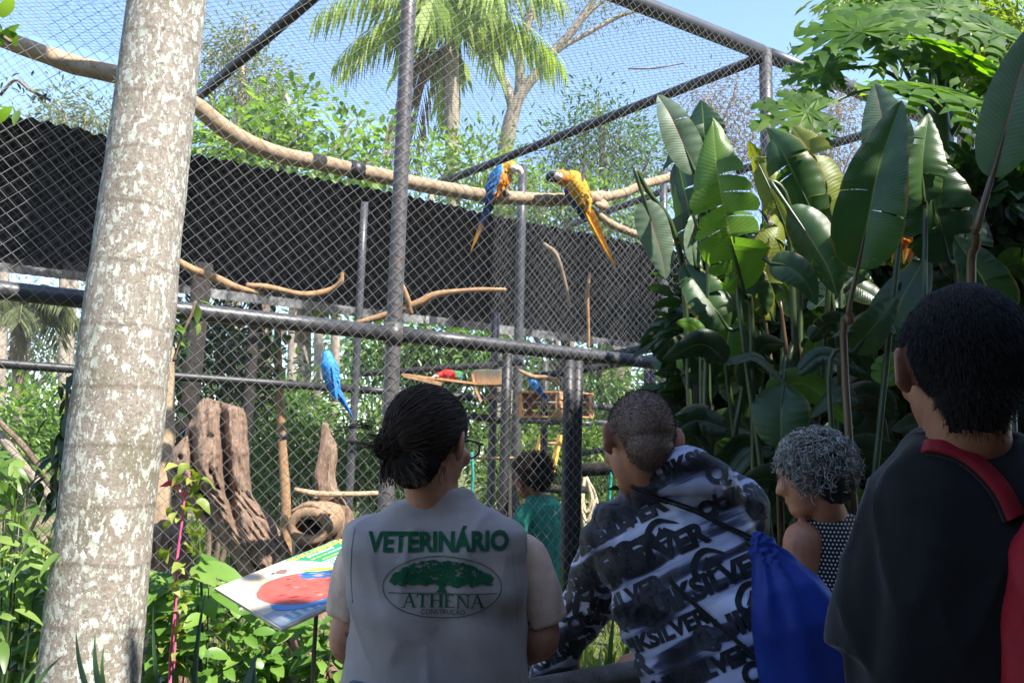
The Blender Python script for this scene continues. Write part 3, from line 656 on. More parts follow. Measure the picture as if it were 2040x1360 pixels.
    mb = MB(); mb.tube(smooth_pts([hd + bd * r * .42, hd + bd * r * .85 + dn * r * .02, hd + bd * r * 1.08 + dn * r * .32, hd + bd * r * 1.0 + dn * r * .66], 4), [r * .40, r * .33, r * .2, r * .03], 10, round_end=True); mb.tube([hd + bd * r * .5 + dn * r * .35, hd + bd * r * .8 + dn * r * .5], [r * .26, r * .1], 8, round_end=True)
    mb.build('beak', scheme.get('beak', m_beak), root)
    sd = bd.cross(dn).normalized(); mb = MB()
    for s in (-1, 1): mb.ell(hd + bd * r * .33 + sd * (s * r * .36) + dn * r * .12, (r * .36, r * .36, r * .30))
    mb.build('cheek', m_face, root)
    for s in (-1, 1):
        mb = MB(); mb.ell(hd + bd * r * .36 + sd * (s * r * .63) - dn * r * .05, r * .08, nu=8, nv=6); mb.build('eye', m_beak, root)
    for s in (-1, 1):
        f = Vector(feet) if feet else ve; mb = MB(); b = f + side * (s * r * .35)
        mb.tube([ve.lerp(sh, .25) + side * s * r * .35, b], r * .14, 6)
        for q in (-1, 1): mb.tube(smooth_pts([b, b + side * (q * r * .16) - bk * r * .3, b + side * (q * r * .18) - bk * r * .35 + Vector((0, 0, -r * .35))], 3), r * .09, 6, round_end=True)
        mb.build('foot', m_foot, root)
BY = dict(belly=ORG, back=BLUE, head=YEL, wing=(BLUE, BLUE), tail=(NAVY, YEL), split=.62, beak=m_bone)
dd = 5.05
macaw('blue and gold macaw sitting upright on the branch, beak turned right', (P(1003, 345, dd), P(985, 385, dd)), P(1018, 334, dd - .02), P(938, 500, dd + .05), Vector((1, -.1, -.25)), (P(950, 345, dd) - P(1000, 355, dd)) + Vector((0, -.03, 0)), .064, BY, feet=P(1000, 380, 5.03))
BY2 = dict(belly=YEL, back=NAVY, head=ORG, wing=(NAVY, NAVY), tail=(YEL, (.55, .30, .02)), split=.8, beak=m_beak)
dd = 5.2
macaw('golden breasted macaw leaning left over the branch with its long tail hanging', (P(1140, 362, dd - .05), P(1163, 405, dd)), P(1118, 353, dd - .07), P(1228, 536, dd + .0), Vector((-1, -.25, .12)), Vector((-.55, .7, -.35)), .076, BY2, feet=P(1160, 392, 5.25))
mb = MB(); mb.tube(smooth_pts([P(1155, 365, 5.12), P(1163, 345, 5.12), P(1166, 332, 5.12)], 4), [.022, .012, .01], 8, round_end=True)
for k in (-1, 0, 1): mb.tube([P(1166, 332, 5.12), P(1168 + k * 6, 325, 5.12)], .005, 6, round_end=True)
o = mb.build('raised_foot', m_foot); o.parent = [x for x in bpy.data.objects if x.get('label', '').startswith('golden breasted')][0]; o.matrix_parent_inverse = Matrix.Translation(-OFF[o.parent])
BL = dict(belly=(.06, .32, .75), back=(.03, .26, .68), head=(.06, .32, .75), wing=((.04, .30, .75), (.03, .24, .7)), tail=((.02, .2, .62), (.02, .2, .62)), beak=m_beak)
dd = 6.1
macaw('all blue macaw with spread back feathers hanging above the left back rail', (P(655, 725, dd), P(664, 768, dd)), P(652, 708, dd + .03), P(704, 832, dd), Vector((-.3, .9, .2)), (C_O - P(655, 740, dd)), .062, BL, feet=P(660, 770, dd + .08))
SR = dict(belly=RED, back=RED, head=RED, wing=(RED, GRN), tail=((.02, .2, .5), (.02, .25, .5)), beak=m_bone)
macaw('scarlet macaw feeding on the plank ramp', (P(885, 746, 6.85), P(908, 748, 6.85)), P(874, 747, 6.83), P(925, 752, 6.85), Vector((-1, -.1, -.4)), Vector((0, -.3, 1)), .042, SR, feet=P(895, 757, 6.85))
macaw('small blue macaw above the open crate, head down behind a gnarled stick', (P(1062, 760, 6.6), P(1072, 775, 6.6)), P(1058, 750, 6.6), P(1092, 800, 6.6), Vector((-.3, .8, .1)), Vector((.2, -.9, .4)), .042, BL)
mb = MB(); mb.tube(smooth_pts([P(1035, 738, 6.5), P(1060, 750, 6.5), P(1085, 752, 6.5), P(1105, 758, 6.5), P(1110, 765, 6.5)], 4), [.012, .018, .02, .024, .02], 8, rough=.25, round_end=True); tag(mb.build('gnarled_stick', m_branch2), 'gnarled perch stick across the small blue macaw', 'branch')
# ------------------------------------------------------------------ foliage helpers
lf_bright = leafmat('sunny_green_leaf', [(.07, .14, .025, 1), (.14, .23, .05, 1), (.24, .33, .09, 1)], .45)
lf_mid = leafmat('mid_green_leaf', [(.035, .085, .016, 1), (.07, .15, .028, 1), (.14, .22, .05, 1)], .38)
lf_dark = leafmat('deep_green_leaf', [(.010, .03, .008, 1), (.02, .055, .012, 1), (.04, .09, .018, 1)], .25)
lf_olive = leafmat('greyish_olive_leaf', [(.10, .12, .055, 1), (.17, .19, .095, 1), (.25, .26, .15, 1)], .35, .6)
lf_yellow = leafmat('yellow_green_leaf', [(.12, .17, .02, 1), (.20, .26, .035, 1), (.30, .34, .07, 1)], .45)
lf_dry = leafmat('dry_tan_leaf', [(.16, .11, .05, 1), (.28, .20, .10, 1), (.38, .29, .17, 1)], .25, .8, (1.2, 1.1, .8, 1))
lf_gloss = leafmat('glossy_shrub_leaf', [(.06, .14, .022, 1), (.11, .22, .035, 1), (.19, .30, .06, 1)], .36, .35, None, .5)
lf_purple = leafmat('faded_brown_leaf', [(.18, .14, .11, 1), (.26, .21, .17, 1), (.20, .20, .12, 1)], .3, .7, (1.2, 1.1, .8, 1))
lf_palm = leafmat('pale_palm_leaflet', [(.24, .30, .08, 1), (.36, .42, .13, 1), (.50, .54, .22, 1)], .55, .5)
def leaves_np(pos, d, size, wr=.42, seed=0, droop=.3):
    rg = np.random.RandomState(seed); n = len(pos)
    d = d + np.array([0, 0, -droop]); d /= np.linalg.norm(d, axis=1)[:, None] + 1e-9
    u = rg.normal(0, 1, (n, 3)) * .5 + np.array([0, 0, 1.0]); s = np.cross(d, u); s /= np.linalg.norm(s, axis=1)[:, None] + 1e-9
    nn = np.cross(s, d); sz = size[:, None]
    lift = sz * rg.uniform(.02, .16, (n, 1))
    V = np.empty((n, 6, 3))
    V[:, 0] = pos; V[:, 1] = pos + d * sz * .38 + s * sz * wr * .5 + nn * lift; V[:, 2] = pos + d * sz * .72 + s * sz * wr * .36 + nn * lift * .6
    V[:, 3] = pos + d * sz - nn * lift * .8; V[:, 4] = pos + d * sz * .72 - s * sz * wr * .36 + nn * lift * .6; V[:, 5] = pos + d * sz * .38 - s * sz * wr * .5 + nn * lift
    F = np.array([[0, 1, 2, 3], [0, 3, 4, 5]])
    return V.reshape(-1, 3), (F[None] + (np.arange(n) * 6)[:, None, None]).reshape(-1, 4)
def clump_points(blobs, clumps, per, spread, rg, shell=.55):
    P0, D0 = [], []
    tot = sum(r[0] * r[1] * r[2] if isinstance(r, tuple) else r ** 3 for _, r in blobs) ** 1
    for c, r in blobs:
        rr = np.array(r if isinstance(r, tuple) else (r, r, r), dtype=float); k = max(3, int(clumps * (rr.prod() / tot)))
        v = rg.normal(0, 1, (k, 3)); v /= np.linalg.norm(v, axis=1)[:, None]; q = rg.uniform(shell ** 3, 1, (k, 1)) ** (1 / 3)
        cc = np.array(c) + v * q * rr * rg.uniform(.8, 1.12, (k, 1))
        for a, dirv in zip(cc, v):
            m = max(2, int(per * rg.uniform(.5, 1.5))); o = rg.normal(0, 1, (m, 3)) * spread * rg.uniform(.6, 1.4)
            P0.append(a + o); D0.append(o / (np.linalg.norm(o, axis=1)[:, None] + 1e-6) + dirv * .5)
    return np.concatenate(P0), np.concatenate(D0)
def crown(blobs, clumps, per, spread, size, mat, parent, seed, wr=.42, droop=.3, shell=.55, name='crown'):
    rg = np.random.RandomState(seed); p, d = clump_points(blobs, clumps, per, spread, rg, shell)
    V, F = leaves_np(p, d, size * rg.uniform(.6, 1.35, len(p)), wr, seed, droop)
    return grid_np(name, V, F, mat, parent, 'stuff', smooth=False)
def tree(name, label, cat, base, top, r0, blobs, clumps, per, spread, size, mat, bark, seed, group=None, wr=.42, droop=.3, bend=.15, limbs=True, shell=.55, twigs=3):
    base, top = Vector(base), Vector(top); root = thing(name, base, label, cat, group); rg = random.Random(seed)
    mid = base.lerp(top, .5) + Vector((rg.uniform(-1, 1), rg.uniform(-1, 1), 0)) * bend
    mb = MB(); tr = smooth_pts([base, mid, top], 7); mb.tube(tr, [r0 * 1.2, r0, r0 * .75, r0 * .5], 9, rough=.15, seed=seed)
    if limbs:
        for c, r in blobs:
            c = Vector(c); rr = r if not isinstance(r, tuple) else max(r); st = tr[rg.randint(len(tr) // 2, len(tr) - 1)]
            m = st.lerp(c, .5) + Vector((rg.uniform(-.2, .2), rg.uniform(-.2, .2), -.12)) * rr
            lp = smooth_pts([st, m, c], 4); mb.tube(lp, [r0 * .42, r0 * .26, r0 * .12], 6, rough=.2, seed=seed)
            for k in range(twigs):
                v = Vector((rg.gauss(0, 1), rg.gauss(0, 1), rg.gauss(.3, .8))).normalized(); e = c + v * rr * .8
                mb.tube(smooth_pts([m.lerp(c, .6), c.lerp(e, .5) + Vector((0, 0, .06 * rr)), e], 3), [r0 * .16, r0 * .05], 5)
    mb.build('trunk', bark, root)
    crown(blobs, clumps, per, spread, size, mat, root, seed, wr, droop, shell)
    return root
def Pv(px, py, d): return tuple(P(px, py, d))
def gnd(px, d, z=0.0):
    p = P(px, 900, d); return (p.x, p.y, z)
def blob(px, py, d, rpx, rpy=None, dep=None):
    k = d / F_PX; a = rpx * k; b = (rpy or rpx) * k; return (Pv(px, py, d), (a, dep or min(a, 1.8), b))

# ------------------------------------------------------------------ palms
def frond(mb, pts, ll, nl, w, hang, seed, mi=0, r=.018):
    rg = random.Random(seed); pp = smooth_pts(pts, 8); n = len(pp); mb.tube(pp, [r, r * .7, r * .25], 5)
    for k in range(nl):
        t = .12 + .88 * k / nl; f = t * (n - 1); i = min(n - 2, int(f)); p = pp[i].lerp(pp[i + 1], f - i); d = (pp[i + 1] - pp[i]).normalized()
        sx = d.cross(Vector((0, 0, 1)));
        if sx.length < .15: sx = Vector((1, .2, 0))
        sx.normalize()
        for s in (-1, 1):
            L = ll * (.55 + .45 * math.sin(math.pi * min(1, t * 1.05))) * rg.uniform(.8, 1.15)
            dr = (sx * s * rg.uniform(.5, .9) + d * .55 + Vector((0, 0, -hang * rg.uniform(.6, 1.3)))).normalized(); q = p + dr * L * .5; e = q + (dr * .5 + Vector((0, 0, -hang * 1.1))).normalized() * L * .5
            x = dr.cross(Vector((rg.uniform(-.4, .4), rg.uniform(-.4, .4), 1))).normalized() * w
            mb.add([p, q + x, e, q - x], [(0, 1, 2), (0, 2, 3)])
def feather_palm(label, base, head, r0, fronds, ll, nl, w, hang, mat, bark, seed, group, skirt=None, arch=.35):
    root = thing('feather_palm', base, label, 'palm tree', group); b, h = Vector(base), Vector(head); rg = random.Random(seed)
    mb = MB(); mb.tube(smooth_pts([b, b.lerp(h, .5) + Vector((r0 * .6, 0, 0)), h], 8), [r0 * 1.15, r0, r0 * .92, r0 * 1.05], 12, rough=.12); mb.build('trunk', bark, root)
    mb = MB(); mb.tube([h - Vector((0, 0, .5)), h + Vector((0, 0, .1)), h + Vector((0, 0, .5))], [r0 * 1.15, r0 * .8, r0 * .3], 10); mb.build('crownshaft', bark, root)
    for k, (az, el, L) in enumerate(fronds):
        d = Vector((math.sin(az), -math.cos(az), 0)); a = h + Vector((0, 0, .25))
        m = a + d * (L * .42 * math.cos(el)) + Vector((0, 0, L * .42 * math.sin(el) + arch * .3)); e = a + d * (L * .85 * math.cos(el * .4)) + Vector((0, 0, L * (math.sin(el) * .45) - arch * L * .6))
        mb = MB(); frond(mb, [a, a.lerp(m, .5) + Vector((0, 0, .06)), m, m.lerp(e, .6) + Vector((0, 0, .1)), e], ll, nl, w, hang, seed * 50 + k)
        mb.build('frond', mat, root, smooth=False)
    if skirt:
        for k in range(skirt):
            az = rg.uniform(0, 6.28); d = Vector((math.sin(az), -math.cos(az), 0)); a = h - Vector((0, 0, .1)); mb = MB()
            frond(mb, [a, a + d * .5 + Vector((0, 0, -.1)), a + d * .8 + Vector((0, 0, -.9)), a + d * .85 + Vector((0, 0, -1.9))], ll * .8, 26, w, 1.2, seed * 90 + k); mb.build('dead_frond', lf_dry, root, smooth=False)
    return root
G1 = 'trees growing beyond the cage'
rg = random.Random(4)
fr = [(2 * math.pi * k / 12 + rg.uniform(-.15, .15), rg.uniform(.35, 1.25) if k % 3 else rg.uniform(-.1, .3), rg.uniform(2.0, 2.7)) for k in range(12)]
feather_palm('tall feather palm with drooping yellow green fronds behind the two perched macaws', gnd(900, 13.5), P(897, 92, 13.5), .12, fr, .95, 38, .0065, 1.3, lf_palm, m_bark_pale, 5, None, 3, .55)
rg = random.Random(9)
fr = [(2 * math.pi * k / 11 + .2, rg.uniform(.2, 1.1), rg.uniform(1.2, 1.7)) for k in range(11)]
feather_palm('low palm with hanging pale green fronds seen under the shelter edge', gnd(610, 11.5), P(605, 610, 11.5), .09, fr, .65, 34, .016, 1.1, lf_yellow, m_bark_pale, 6, None)
fr = [(2 * math.pi * k / 12, rg.uniform(-.1, 1.0), rg.uniform(.9, 1.4)) for k in range(12)]
feather_palm('grey green palm at the left edge below the middle rail', gnd(45, 12), P(38, 665, 12), .10, fr, .5, 34, .014, .5, lf_olive, m_bark, 7, None)

# ------------------------------------------------------------------ branching tree and other trees
def limb_tree(label, base, limbs, blobs, clumps, per, spread, size, mat, bark, seed, cat='tree'):
    root = thing('bare_limbed_tree', base, label, cat); mb = MB()
    for pts, r in limbs: mb.tube(smooth_pts([Vector(p) for p in pts], 6), r, 9, rough=.12, seed=seed)
    mb.build('trunk', bark, root); crown(blobs, clumps, per, spread, size, mat, root, seed, .3, .2, .1)
d = 16
limb_tree('tall tree with bare forked limbs and thin fine foliage, right of the feather palm', gnd(985, d),
    [([gnd(985, d), Pv(1000, 420, d), Pv(1012, 270, d), Pv(1034, 195, d), Pv(1066, 150, d), Pv(1110, 95, d), Pv(1150, 50, d), Pv(1200, -30, d)], [.2, .17, .15, .12, .1, .09, .07, .05]),
     ([Pv(1024, 225, d), Pv(1008, 170, d), Pv(992, 140, d), Pv(990, 90, d), Pv(1000, -30, d)], [.10, .09, .08, .06, .05]),
     ([Pv(1036, 195, d), Pv(1036, 140, d), Pv(1040, 90, d), Pv(1062, 10, d), Pv(1070, -60, d)], [.11, .10, .09, .08, .06]),
     ([Pv(1085, 125, d), Pv(1120, 95, d), Pv(1180, 62, d), Pv(1240, 30, d), Pv(1300, 15, d)], [.06, .05, .045, .04, .03]),
     ([Pv(1130, 75, d), Pv(1180, 20, d), Pv(1230, -20, d)], [.05, .04, .03]), ([Pv(1005, 165, d), Pv(970, 110, d), Pv(950, 40, d), Pv(955, -40, d)], [.05, .045, .04, .03]),
     ([Pv(1060, 15, d), Pv(1110, -10, d), Pv(1150, -40, d)], [.05, .04, .03])],
    [blob(1150, 0, d, 130, 45, 1.2), blob(1000, -10, d, 90, 50, 1.2), blob(1260, 10, d, 70, 30, .8), blob(1100, -60, d, 150, 40, 1.5), blob(960, 40, d, 40, 30, .6)], 130, 34, .16, .075, lf_olive, m_bark_pale, 21)
tree('leafy_tree', 'low bright green broad leaved tree just above the shelter, left of the central post', 'tree', gnd(560, 10.5), Pv(560, 330, 10.5), .12,
     [blob(470, 260, 10.5, 75, 50), blob(590, 245, 10.6, 80, 45), blob(680, 270, 10.5, 60, 42), blob(440, 310, 10, 60, 50), blob(540, 320, 10, 90, 50), blob(660, 335, 10, 80, 40), blob(740, 310, 10.8, 60, 50)], 120, 20, .15, .12, lf_bright, m_bark, 31, None, .6)
tree('gum_tree', 'tall thin crowned grey green tree far behind, beside the left roof pipe', 'tree', gnd(480, 24), Pv(485, 120, 24), .2,
     [blob(450, 90, 24, 50, 45), blob(520, 170, 24, 55, 60), blob(440, 190, 24, 50, 50), blob(560, 240, 23, 50, 40), blob(490, 60, 24, 30, 30)], 170, 26, .26, .16, lf_olive, m_bark_pale, 32, G1, .3, .6)
tree('gum_tree', 'small far grey green tree above the shelter at the left', 'tree', gnd(120, 22), Pv(170, 230, 22), .14,
     [blob(130, 225, 22, 40, 35), blob(200, 245, 22, 40, 35), blob(80, 250, 22, 30, 25)], 60, 24, .24, .15, lf_olive, m_bark_pale, 33, G1, .3, .6)
tree('feathery_tree', 'slender tree with small feathery leaves above the right macaw', 'tree', gnd(1200, 13), Pv(1200, 250, 13), .09,
     [blob(1190, 200, 13, 38, 32), blob(1150, 260, 13, 60, 34), blob(1230, 270, 13, 70, 38), blob(1120, 320, 13, 50, 45), blob(1200, 340, 13, 80, 40), blob(1290, 330, 12.5, 50, 60)], 190, 24, .17, .085, lf_mid, m_bark, 34, None, .34, .25)
tree('gum_tree', 'distant brownish thin tree seen through the mesh left of the corner post', 'tree', gnd(1420, 26), Pv(1425, 220, 26), .16,
     [blob(1410, 190, 26, 38, 34), blob(1440, 250, 26, 50, 50), blob(1385, 290, 26, 50, 50), blob(1470, 180, 26, 28, 26), blob(1470, 330, 26, 60, 50)], 150, 26, .3, .14, lf_purple, m_bark, 35, G1, .35, .4)
tree('gum_tree', 'distant brownish tree seen through the mesh right of the corner post', 'tree', gnd(1620, 26), Pv(1620, 240, 26), .16,
     [blob(1590, 190, 26, 40, 40), blob(1640, 250, 26, 60, 50), blob(1570, 290, 26, 50, 50), blob(1680, 210, 26, 40, 30), blob(1680, 330, 26, 60, 60)], 150, 26, .3, .14, lf_purple, m_bark, 36, G1, .35, .4)
tree('bushy_tree', 'pale green bushy tree behind the macaws at branch height', 'tree', gnd(1120, 12), Pv(1130, 430, 12), .1,
     [blob(960, 340, 12, 90, 50), blob(1080, 400, 12, 90, 60), blob(1200, 420, 12, 90, 60), blob(1290, 460, 12, 70, 80), blob(870, 330, 12.5, 60, 50), blob(1000, 440, 12, 80, 40)], 260, 22, .17, .10, lf_bright, m_bark, 37, None, .42)
tree('bamboo_tree', 'tall light green fine leaved tree in the top right corner', 'tree', gnd(1960, 8), Pv(1900, 60, 8), .09,
     [blob(1790, 20, 7.5, 60, 50), blob(1880, 30, 7.6, 90, 60), blob(1980, 60, 7.6, 80, 70), blob(2060, 120, 7.4, 90, 80), blob(1720, -10, 7.8, 60, 40), blob(1950, 180, 7.5, 60, 60)], 230, 26, .13, .12, lf_yellow, m_bark, 38, None, .2, .7)
tree('gum_tree', 'pale far gum tree filling the gap below the shelter at the far left', 'tree', gnd(60, 24), Pv(60, 600, 24), .16,
     [blob(20, 640, 24, 60, 50), blob(100, 690, 24, 70, 50), blob(150, 640, 25, 40, 60), blob(40, 720, 24, 80, 40), blob(190, 720, 24, 50, 40)], 150, 24, .3, .16, lf_olive, m_bark_pale, 39, G1, .3, .6)
# pale trunks of thin trees seen under the shelter
PT = [(590, 640, 20, .11, 'pale slim trunk among others just right of the hanging palm fronds'), (628, 640, 17, .10, 'pale straight trunk behind the blue macaw'), (668, 640, 22, .12, 'pale trunk between the blue macaw and the thin back post'),
      (130, 560, 21, .13, 'grey pale trunk beyond the lawn, left of the palm trunk'), (20, 540, 18, .13, 'tan trunk at the far left edge under the shelter'), (742, 820, 13, .10, 'thick pale trunk low beside the central post'),
      (1235, 660, 14, .26, 'broad pale trunk behind the shaven head'), (460, 640, 24, .12, 'far pale trunk above the driftwood'), (500, 640, 26, .10, 'farther pale trunk right of the driftwood top'), (1010, 700, 19, .08, 'thin pale trunk beyond the white trough'), (860, 640, 22, .10, 'far pale trunk beyond the red macaw')]
for i, (px, py, d, r, lab) in enumerate(PT):
    b = gnd(px + (6 if i % 2 else -8), d); t = P(px, py - 260 * (d > 15), d)
    if px < 200: t = P(px, 300, d)
    rr = thing('pale_trunk_tree', b, lab, 'tree', 'pale trunks beyond the cage'); mb = MB()
    mb.tube(smooth_pts([Vector(b), Vector(b).lerp(t, .5) + Vector((.1 * math.sin(i), 0, 0)), t], 6), [r * 1.15, r, r * .8], 9, rough=.1, seed=i)
    mb.build('trunk', m_bark_pale, rr)
    rq = np.random.RandomState(i); crown([(tuple(t), (1.0, 1.0, .8)), (tuple(t + Vector((.7, .3, .5))), (.8, .8, .6)), (tuple(t - Vector((.8, 0, .4))), (.7, .7, .6))], 34, 18, .22, .14, lf_olive, rr, 60 + i, .3, .6)

# ------------------------------------------------------------------ bushes below the shelter line
BU = [('sunny yellow green bush at the left below the thin back rail', lf_bright, 11, [(50, 850, 90, 80), (130, 900, 70, 60), (0, 960, 80, 60)], .11),
      ('mid green bush behind the slim banded trunk', lf_mid, 10, [(530, 860, 50, 60), (600, 830, 50, 50), (520, 930, 50, 50)], .09),
      ('dense green bush between the slim trunk and the jagged stump', lf_mid, 9.5, [(610, 920, 60, 50), (560, 970, 60, 40), (690, 930, 60, 60)], .08),
      ('light green bush left of the hair bun', lf_bright, 10, [(740, 880, 60, 60), (720, 950, 70, 40), (780, 960, 60, 60)], .08),
      ('tall dark leafed bush behind the trough and ramp', lf_mid, 12, [(780, 690, 70, 60), (880, 680, 80, 50), (840, 790, 80, 50), (960, 700, 70, 60), (930, 850, 80, 60)], .11),
      ('green bush behind the crates', lf_mid, 12.5, [(1080, 740, 80, 50), (1180, 760, 80, 50), (1260, 840, 80, 60), (1090, 860, 80, 60), (1370, 760, 80, 70)], .11),
      ('bright sunlit bush around the yellow ladder', lf_bright, 9, [(1060, 900, 60, 50), (1150, 880, 60, 50), (1190, 950, 70, 60), (1010, 980, 70, 60), (1130, 1010, 90, 60)], .09),
      ('bright low bush left of the shaven head near the ropes', lf_bright, 8, [(1190, 1040, 60, 50), (1180, 900, 40, 40)], .07),
      ('shaded shrub behind the right crate', lf_mid, 8, [(1340, 900, 60, 60), (1420, 860, 60, 80), (1400, 780, 60, 60)], .08),
      ('dark climbing bush around the tarred post', lf_dark, 8.2, [(440, 700, 60, 60), (400, 650, 40, 40), (500, 760, 50, 40), (350, 720, 40, 60)], .07)]
for i, (lab, mat, d, bl, size) in enumerate(BU):
    cx = bl[0][0]; root = thing('leafy_bush', gnd(cx, d), lab, 'bush', 'bushes behind the cage'); mb = MB(); blobs = [blob(x, y, d + .25 * ((j * 7) % 3 - 1), rx, ry, .9) for j, (x, y, rx, ry) in enumerate(bl)]
    for c, r in blobs:
        g = Vector(gnd(cx, d)); mb.tube(smooth_pts([g, g.lerp(Vector(c), .5) + Vector((.1, 0, .2)), Vector(c)], 4), [.03, .02, .008], 5)
    mb.build('stem', m_bark, root); crown(blobs, 60 * len(bl), 20, .13, size, mat, root, 100 + i, .42, .3, .2)
def farwood():
    rg = np.random.RandomState(77); blobs = []
    for x in range(-400, 2700, 75):
        top = 770 if x < 200 else 690 if x < 420 else 610
        for j in range(3):
            d = rg.uniform(28, 40); y = rg.uniform(top + 40, 930); blobs.append(blob(x + rg.uniform(-40, 40), y, d, 75, 65, 1.5))
    p, dd = clump_points(blobs, 2600, 14, .35, rg, .1); V, F = leaves_np(p, dd, .30 * rg.uniform(.6, 1.4, len(p)), .5, 5, .3)
    o = grid_np('distant_woods', V, F, lf_mid, None, 'stuff', False); o['label'] = 'distant woods closing off the view behind the cage'; o['category'] = 'woods'
farwood()
def grass():
    rg = np.random.RandomState(3); n = 26000; x = rg.uniform(-7, 6, n); y = 3.4 + 14 * rg.uniform(0, 1, n) ** 1.4
    pos = np.stack([x, y, np.zeros(n)], 1); d = rg.normal(0, .35, (n, 3)) + np.array([0, 0, 1.0])
    V, F = leaves_np(pos, d, rg.uniform(.08, .3, n) * (1 + .5 * np.sin(x * 2) * np.cos(y * 1.3)), .1, 9, 0)
    o = grid_np('grass', V, F, lf_yellow, None, 'stuff', False); o['label'] = 'long dry and green grass inside and behind the cage'; o['category'] = 'grass'
grass()
# climbing vine leaves on the tarred post and on the mesh by the palm trunk
def vine(label, pts, n, size, mat, spread, seed, wr=.5, droop=.8):
    root = thing('climbing_vine', pts[0], label, 'vine', 'climbing vines'); mb = MB(); pp = smooth_pts(pts, 8); mb.tube(pp, .006, 5); mb.build('stem', m_bark, root)
    rg = np.random.RandomState(seed); a = np.array([tuple(p) for p in pp]); i = rg.randint(0, len(a), n); pos = a[i] + rg.normal(0, spread, (n, 3)); dd = rg.normal(0, 1, (n, 3))
    lf = [leaf_mesh(size * q, size * q * wr, s) for q, s in ((1, 1), (.8, 2), (1.2, 3))]
    for k in range(n):
        o = bpy.data.objects.new('leaf', lf[k % 3]); COL.objects.link(o); o.parent = root; OFF[o] = OFF[root]
        v = Vector(dd[k]).normalized() + Vector((0, 0, -droop)); q = v.to_track_quat('Y', 'Z'); o.rotation_mode = 'QUATERNION'; o.rotation_quaternion = q; o.location = Vector(pos[k]) - OFF[root]
    for m in lf: m.materials.append(mat)
def leaf_mesh(L, w, seed, fold=.25, curl=.25, n=5, wave=.0):
    """single leaf along +Y, face up +Z"""
    mb = MB(); vs = []; uv = []; rg = random.Random(seed)
    for i in range(n + 1):
        t = i / n; ww = w / 2 * (math.sin(math.pi * (t * .92 + .05)) ** .8) * (1.12 - .35 * t); z = -curl * L * t * t + .02 * L
        for s in (-1, 0, 1):
            vs.append((s * ww, L * t, z + abs(s) * ww * fold + wave * L * math.sin(9 * t + s + seed))); uv.append((t, .5 + .5 * s))
    fs = [(3 * i + k, 3 * i + k + 1, 3 * i + k + 4, 3 * i + k + 3) for i in range(n) for k in (0, 1)]
    mb.add(vs, fs, 0, uv); return mb.mesh('leaf', None, True, True)
vine('dark leafed vine hanging on the mesh just left of the palm trunk', [P(120, 1010, 3.12), P(110, 950, 3.12), P(130, 850, 3.12), P(135, 750, 3.12)], 60, .085, lf_dark, .028, 1, .32, 1.1)
vine('small tendril with bright leaves climbing the middle rail right of the palm trunk', [P(345, 720, 3.35), P(362, 670, 3.35), P(380, 630, 3.35), P(390, 600, 3.35)], 9, .06, lf_bright, .03, 2)
vine('dark vine with rounded leaves trailing under the shelter above the driftwood', [P(395, 640, 7.5), P(440, 610, 7.5), P(500, 625, 7.5), P(530, 680, 7.5), P(500, 760, 7.5)], 110, .09, lf_dark, .12, 3, .8)
vine('leafy vine climbing beside the wooden post', [P(350, 900, 6), P(345, 800, 6), P(352, 700, 6), P(350, 640, 6)], 60, .08, lf_dark, .06, 4, .6)
vine('twig with bright leaves reaching in at the top left corner', [P(-30, 60, 2.3), P(0, 70, 2.3), P(22, 85, 2.3)], 8, .075, lf_bright, .018, 5, .5, .3)
vine('sprig of green leaves at the left edge beside the shelter roof', [P(-30, 215, 2.4), P(-10, 225, 2.4), P(8, 240, 2.4)], 6, .07, lf_bright, .02, 6, .4, .3)
vine('dark sprig of small leaves caught in the mesh at upper left', [P(0, 190, 3.3), P(30, 160, 3.3), P(60, 180, 3.3), P(100, 200, 3.3)], 24, .03, lf_dark, .03, 7, .4, .3)
# ------------------------------------------------------------------ broad leaved plants on the right
GD, GL = (.014, .042, .014, 1), (.045, .10, .025, 1)
hb_dark = ribleaf('deep_green_broad_leaf', (.012, .040, .013, 1), (.05, .105, .030, 1), (.12, .16, .05, 1), .30, veins=52, brown=.55)
hb_shade = ribleaf('shade_darkened_leaf', (.008, .024, .008, 1), (.028, .06, .018, 1), (.07, .09, .03, 1), .22, veins=44, brown=.4)  # dark copy of the broad leaf: thicket shade put into the colour
hb_lite = ribleaf('sunlit_broad_leaf', (.05, .12, .02, 1), (.14, .25, .045, 1), (.22, .27, .09, 1), .5, (1.8, 2.0, .35, 1), veins=48)  # lighter copy: sunlight on the lit leaves put into the colour
hb_pale = ribleaf('waxy_pale_leaf_underside', (.09, .14, .09, 1), (.16, .22, .15, 1), (.30, .16, .12, 1), .3, (1.2, 1.4, .6, 1), .45)
hb_yell = ribleaf('yellowing_broad_leaf', (.12, .16, .02, 1), (.22, .25, .035, 1), (.25, .25, .06, 1), .45, (1.6, 1.5, .4, 1), .45, brown=.8)
m_stalk = plain('green_leaf_stalk', [(.3, (.016, .032, .010, 1)), (.7, (.042, .07, .02, 1))], 12, (3, 3, .5), .4, .15)
m_stalk_red = plain('reddish_leaf_stalk', [(.3, (.07, .035, .022, 1)), (.7, (.12, .085, .04, 1))], 12, (3, 3, .5), .4, .15)
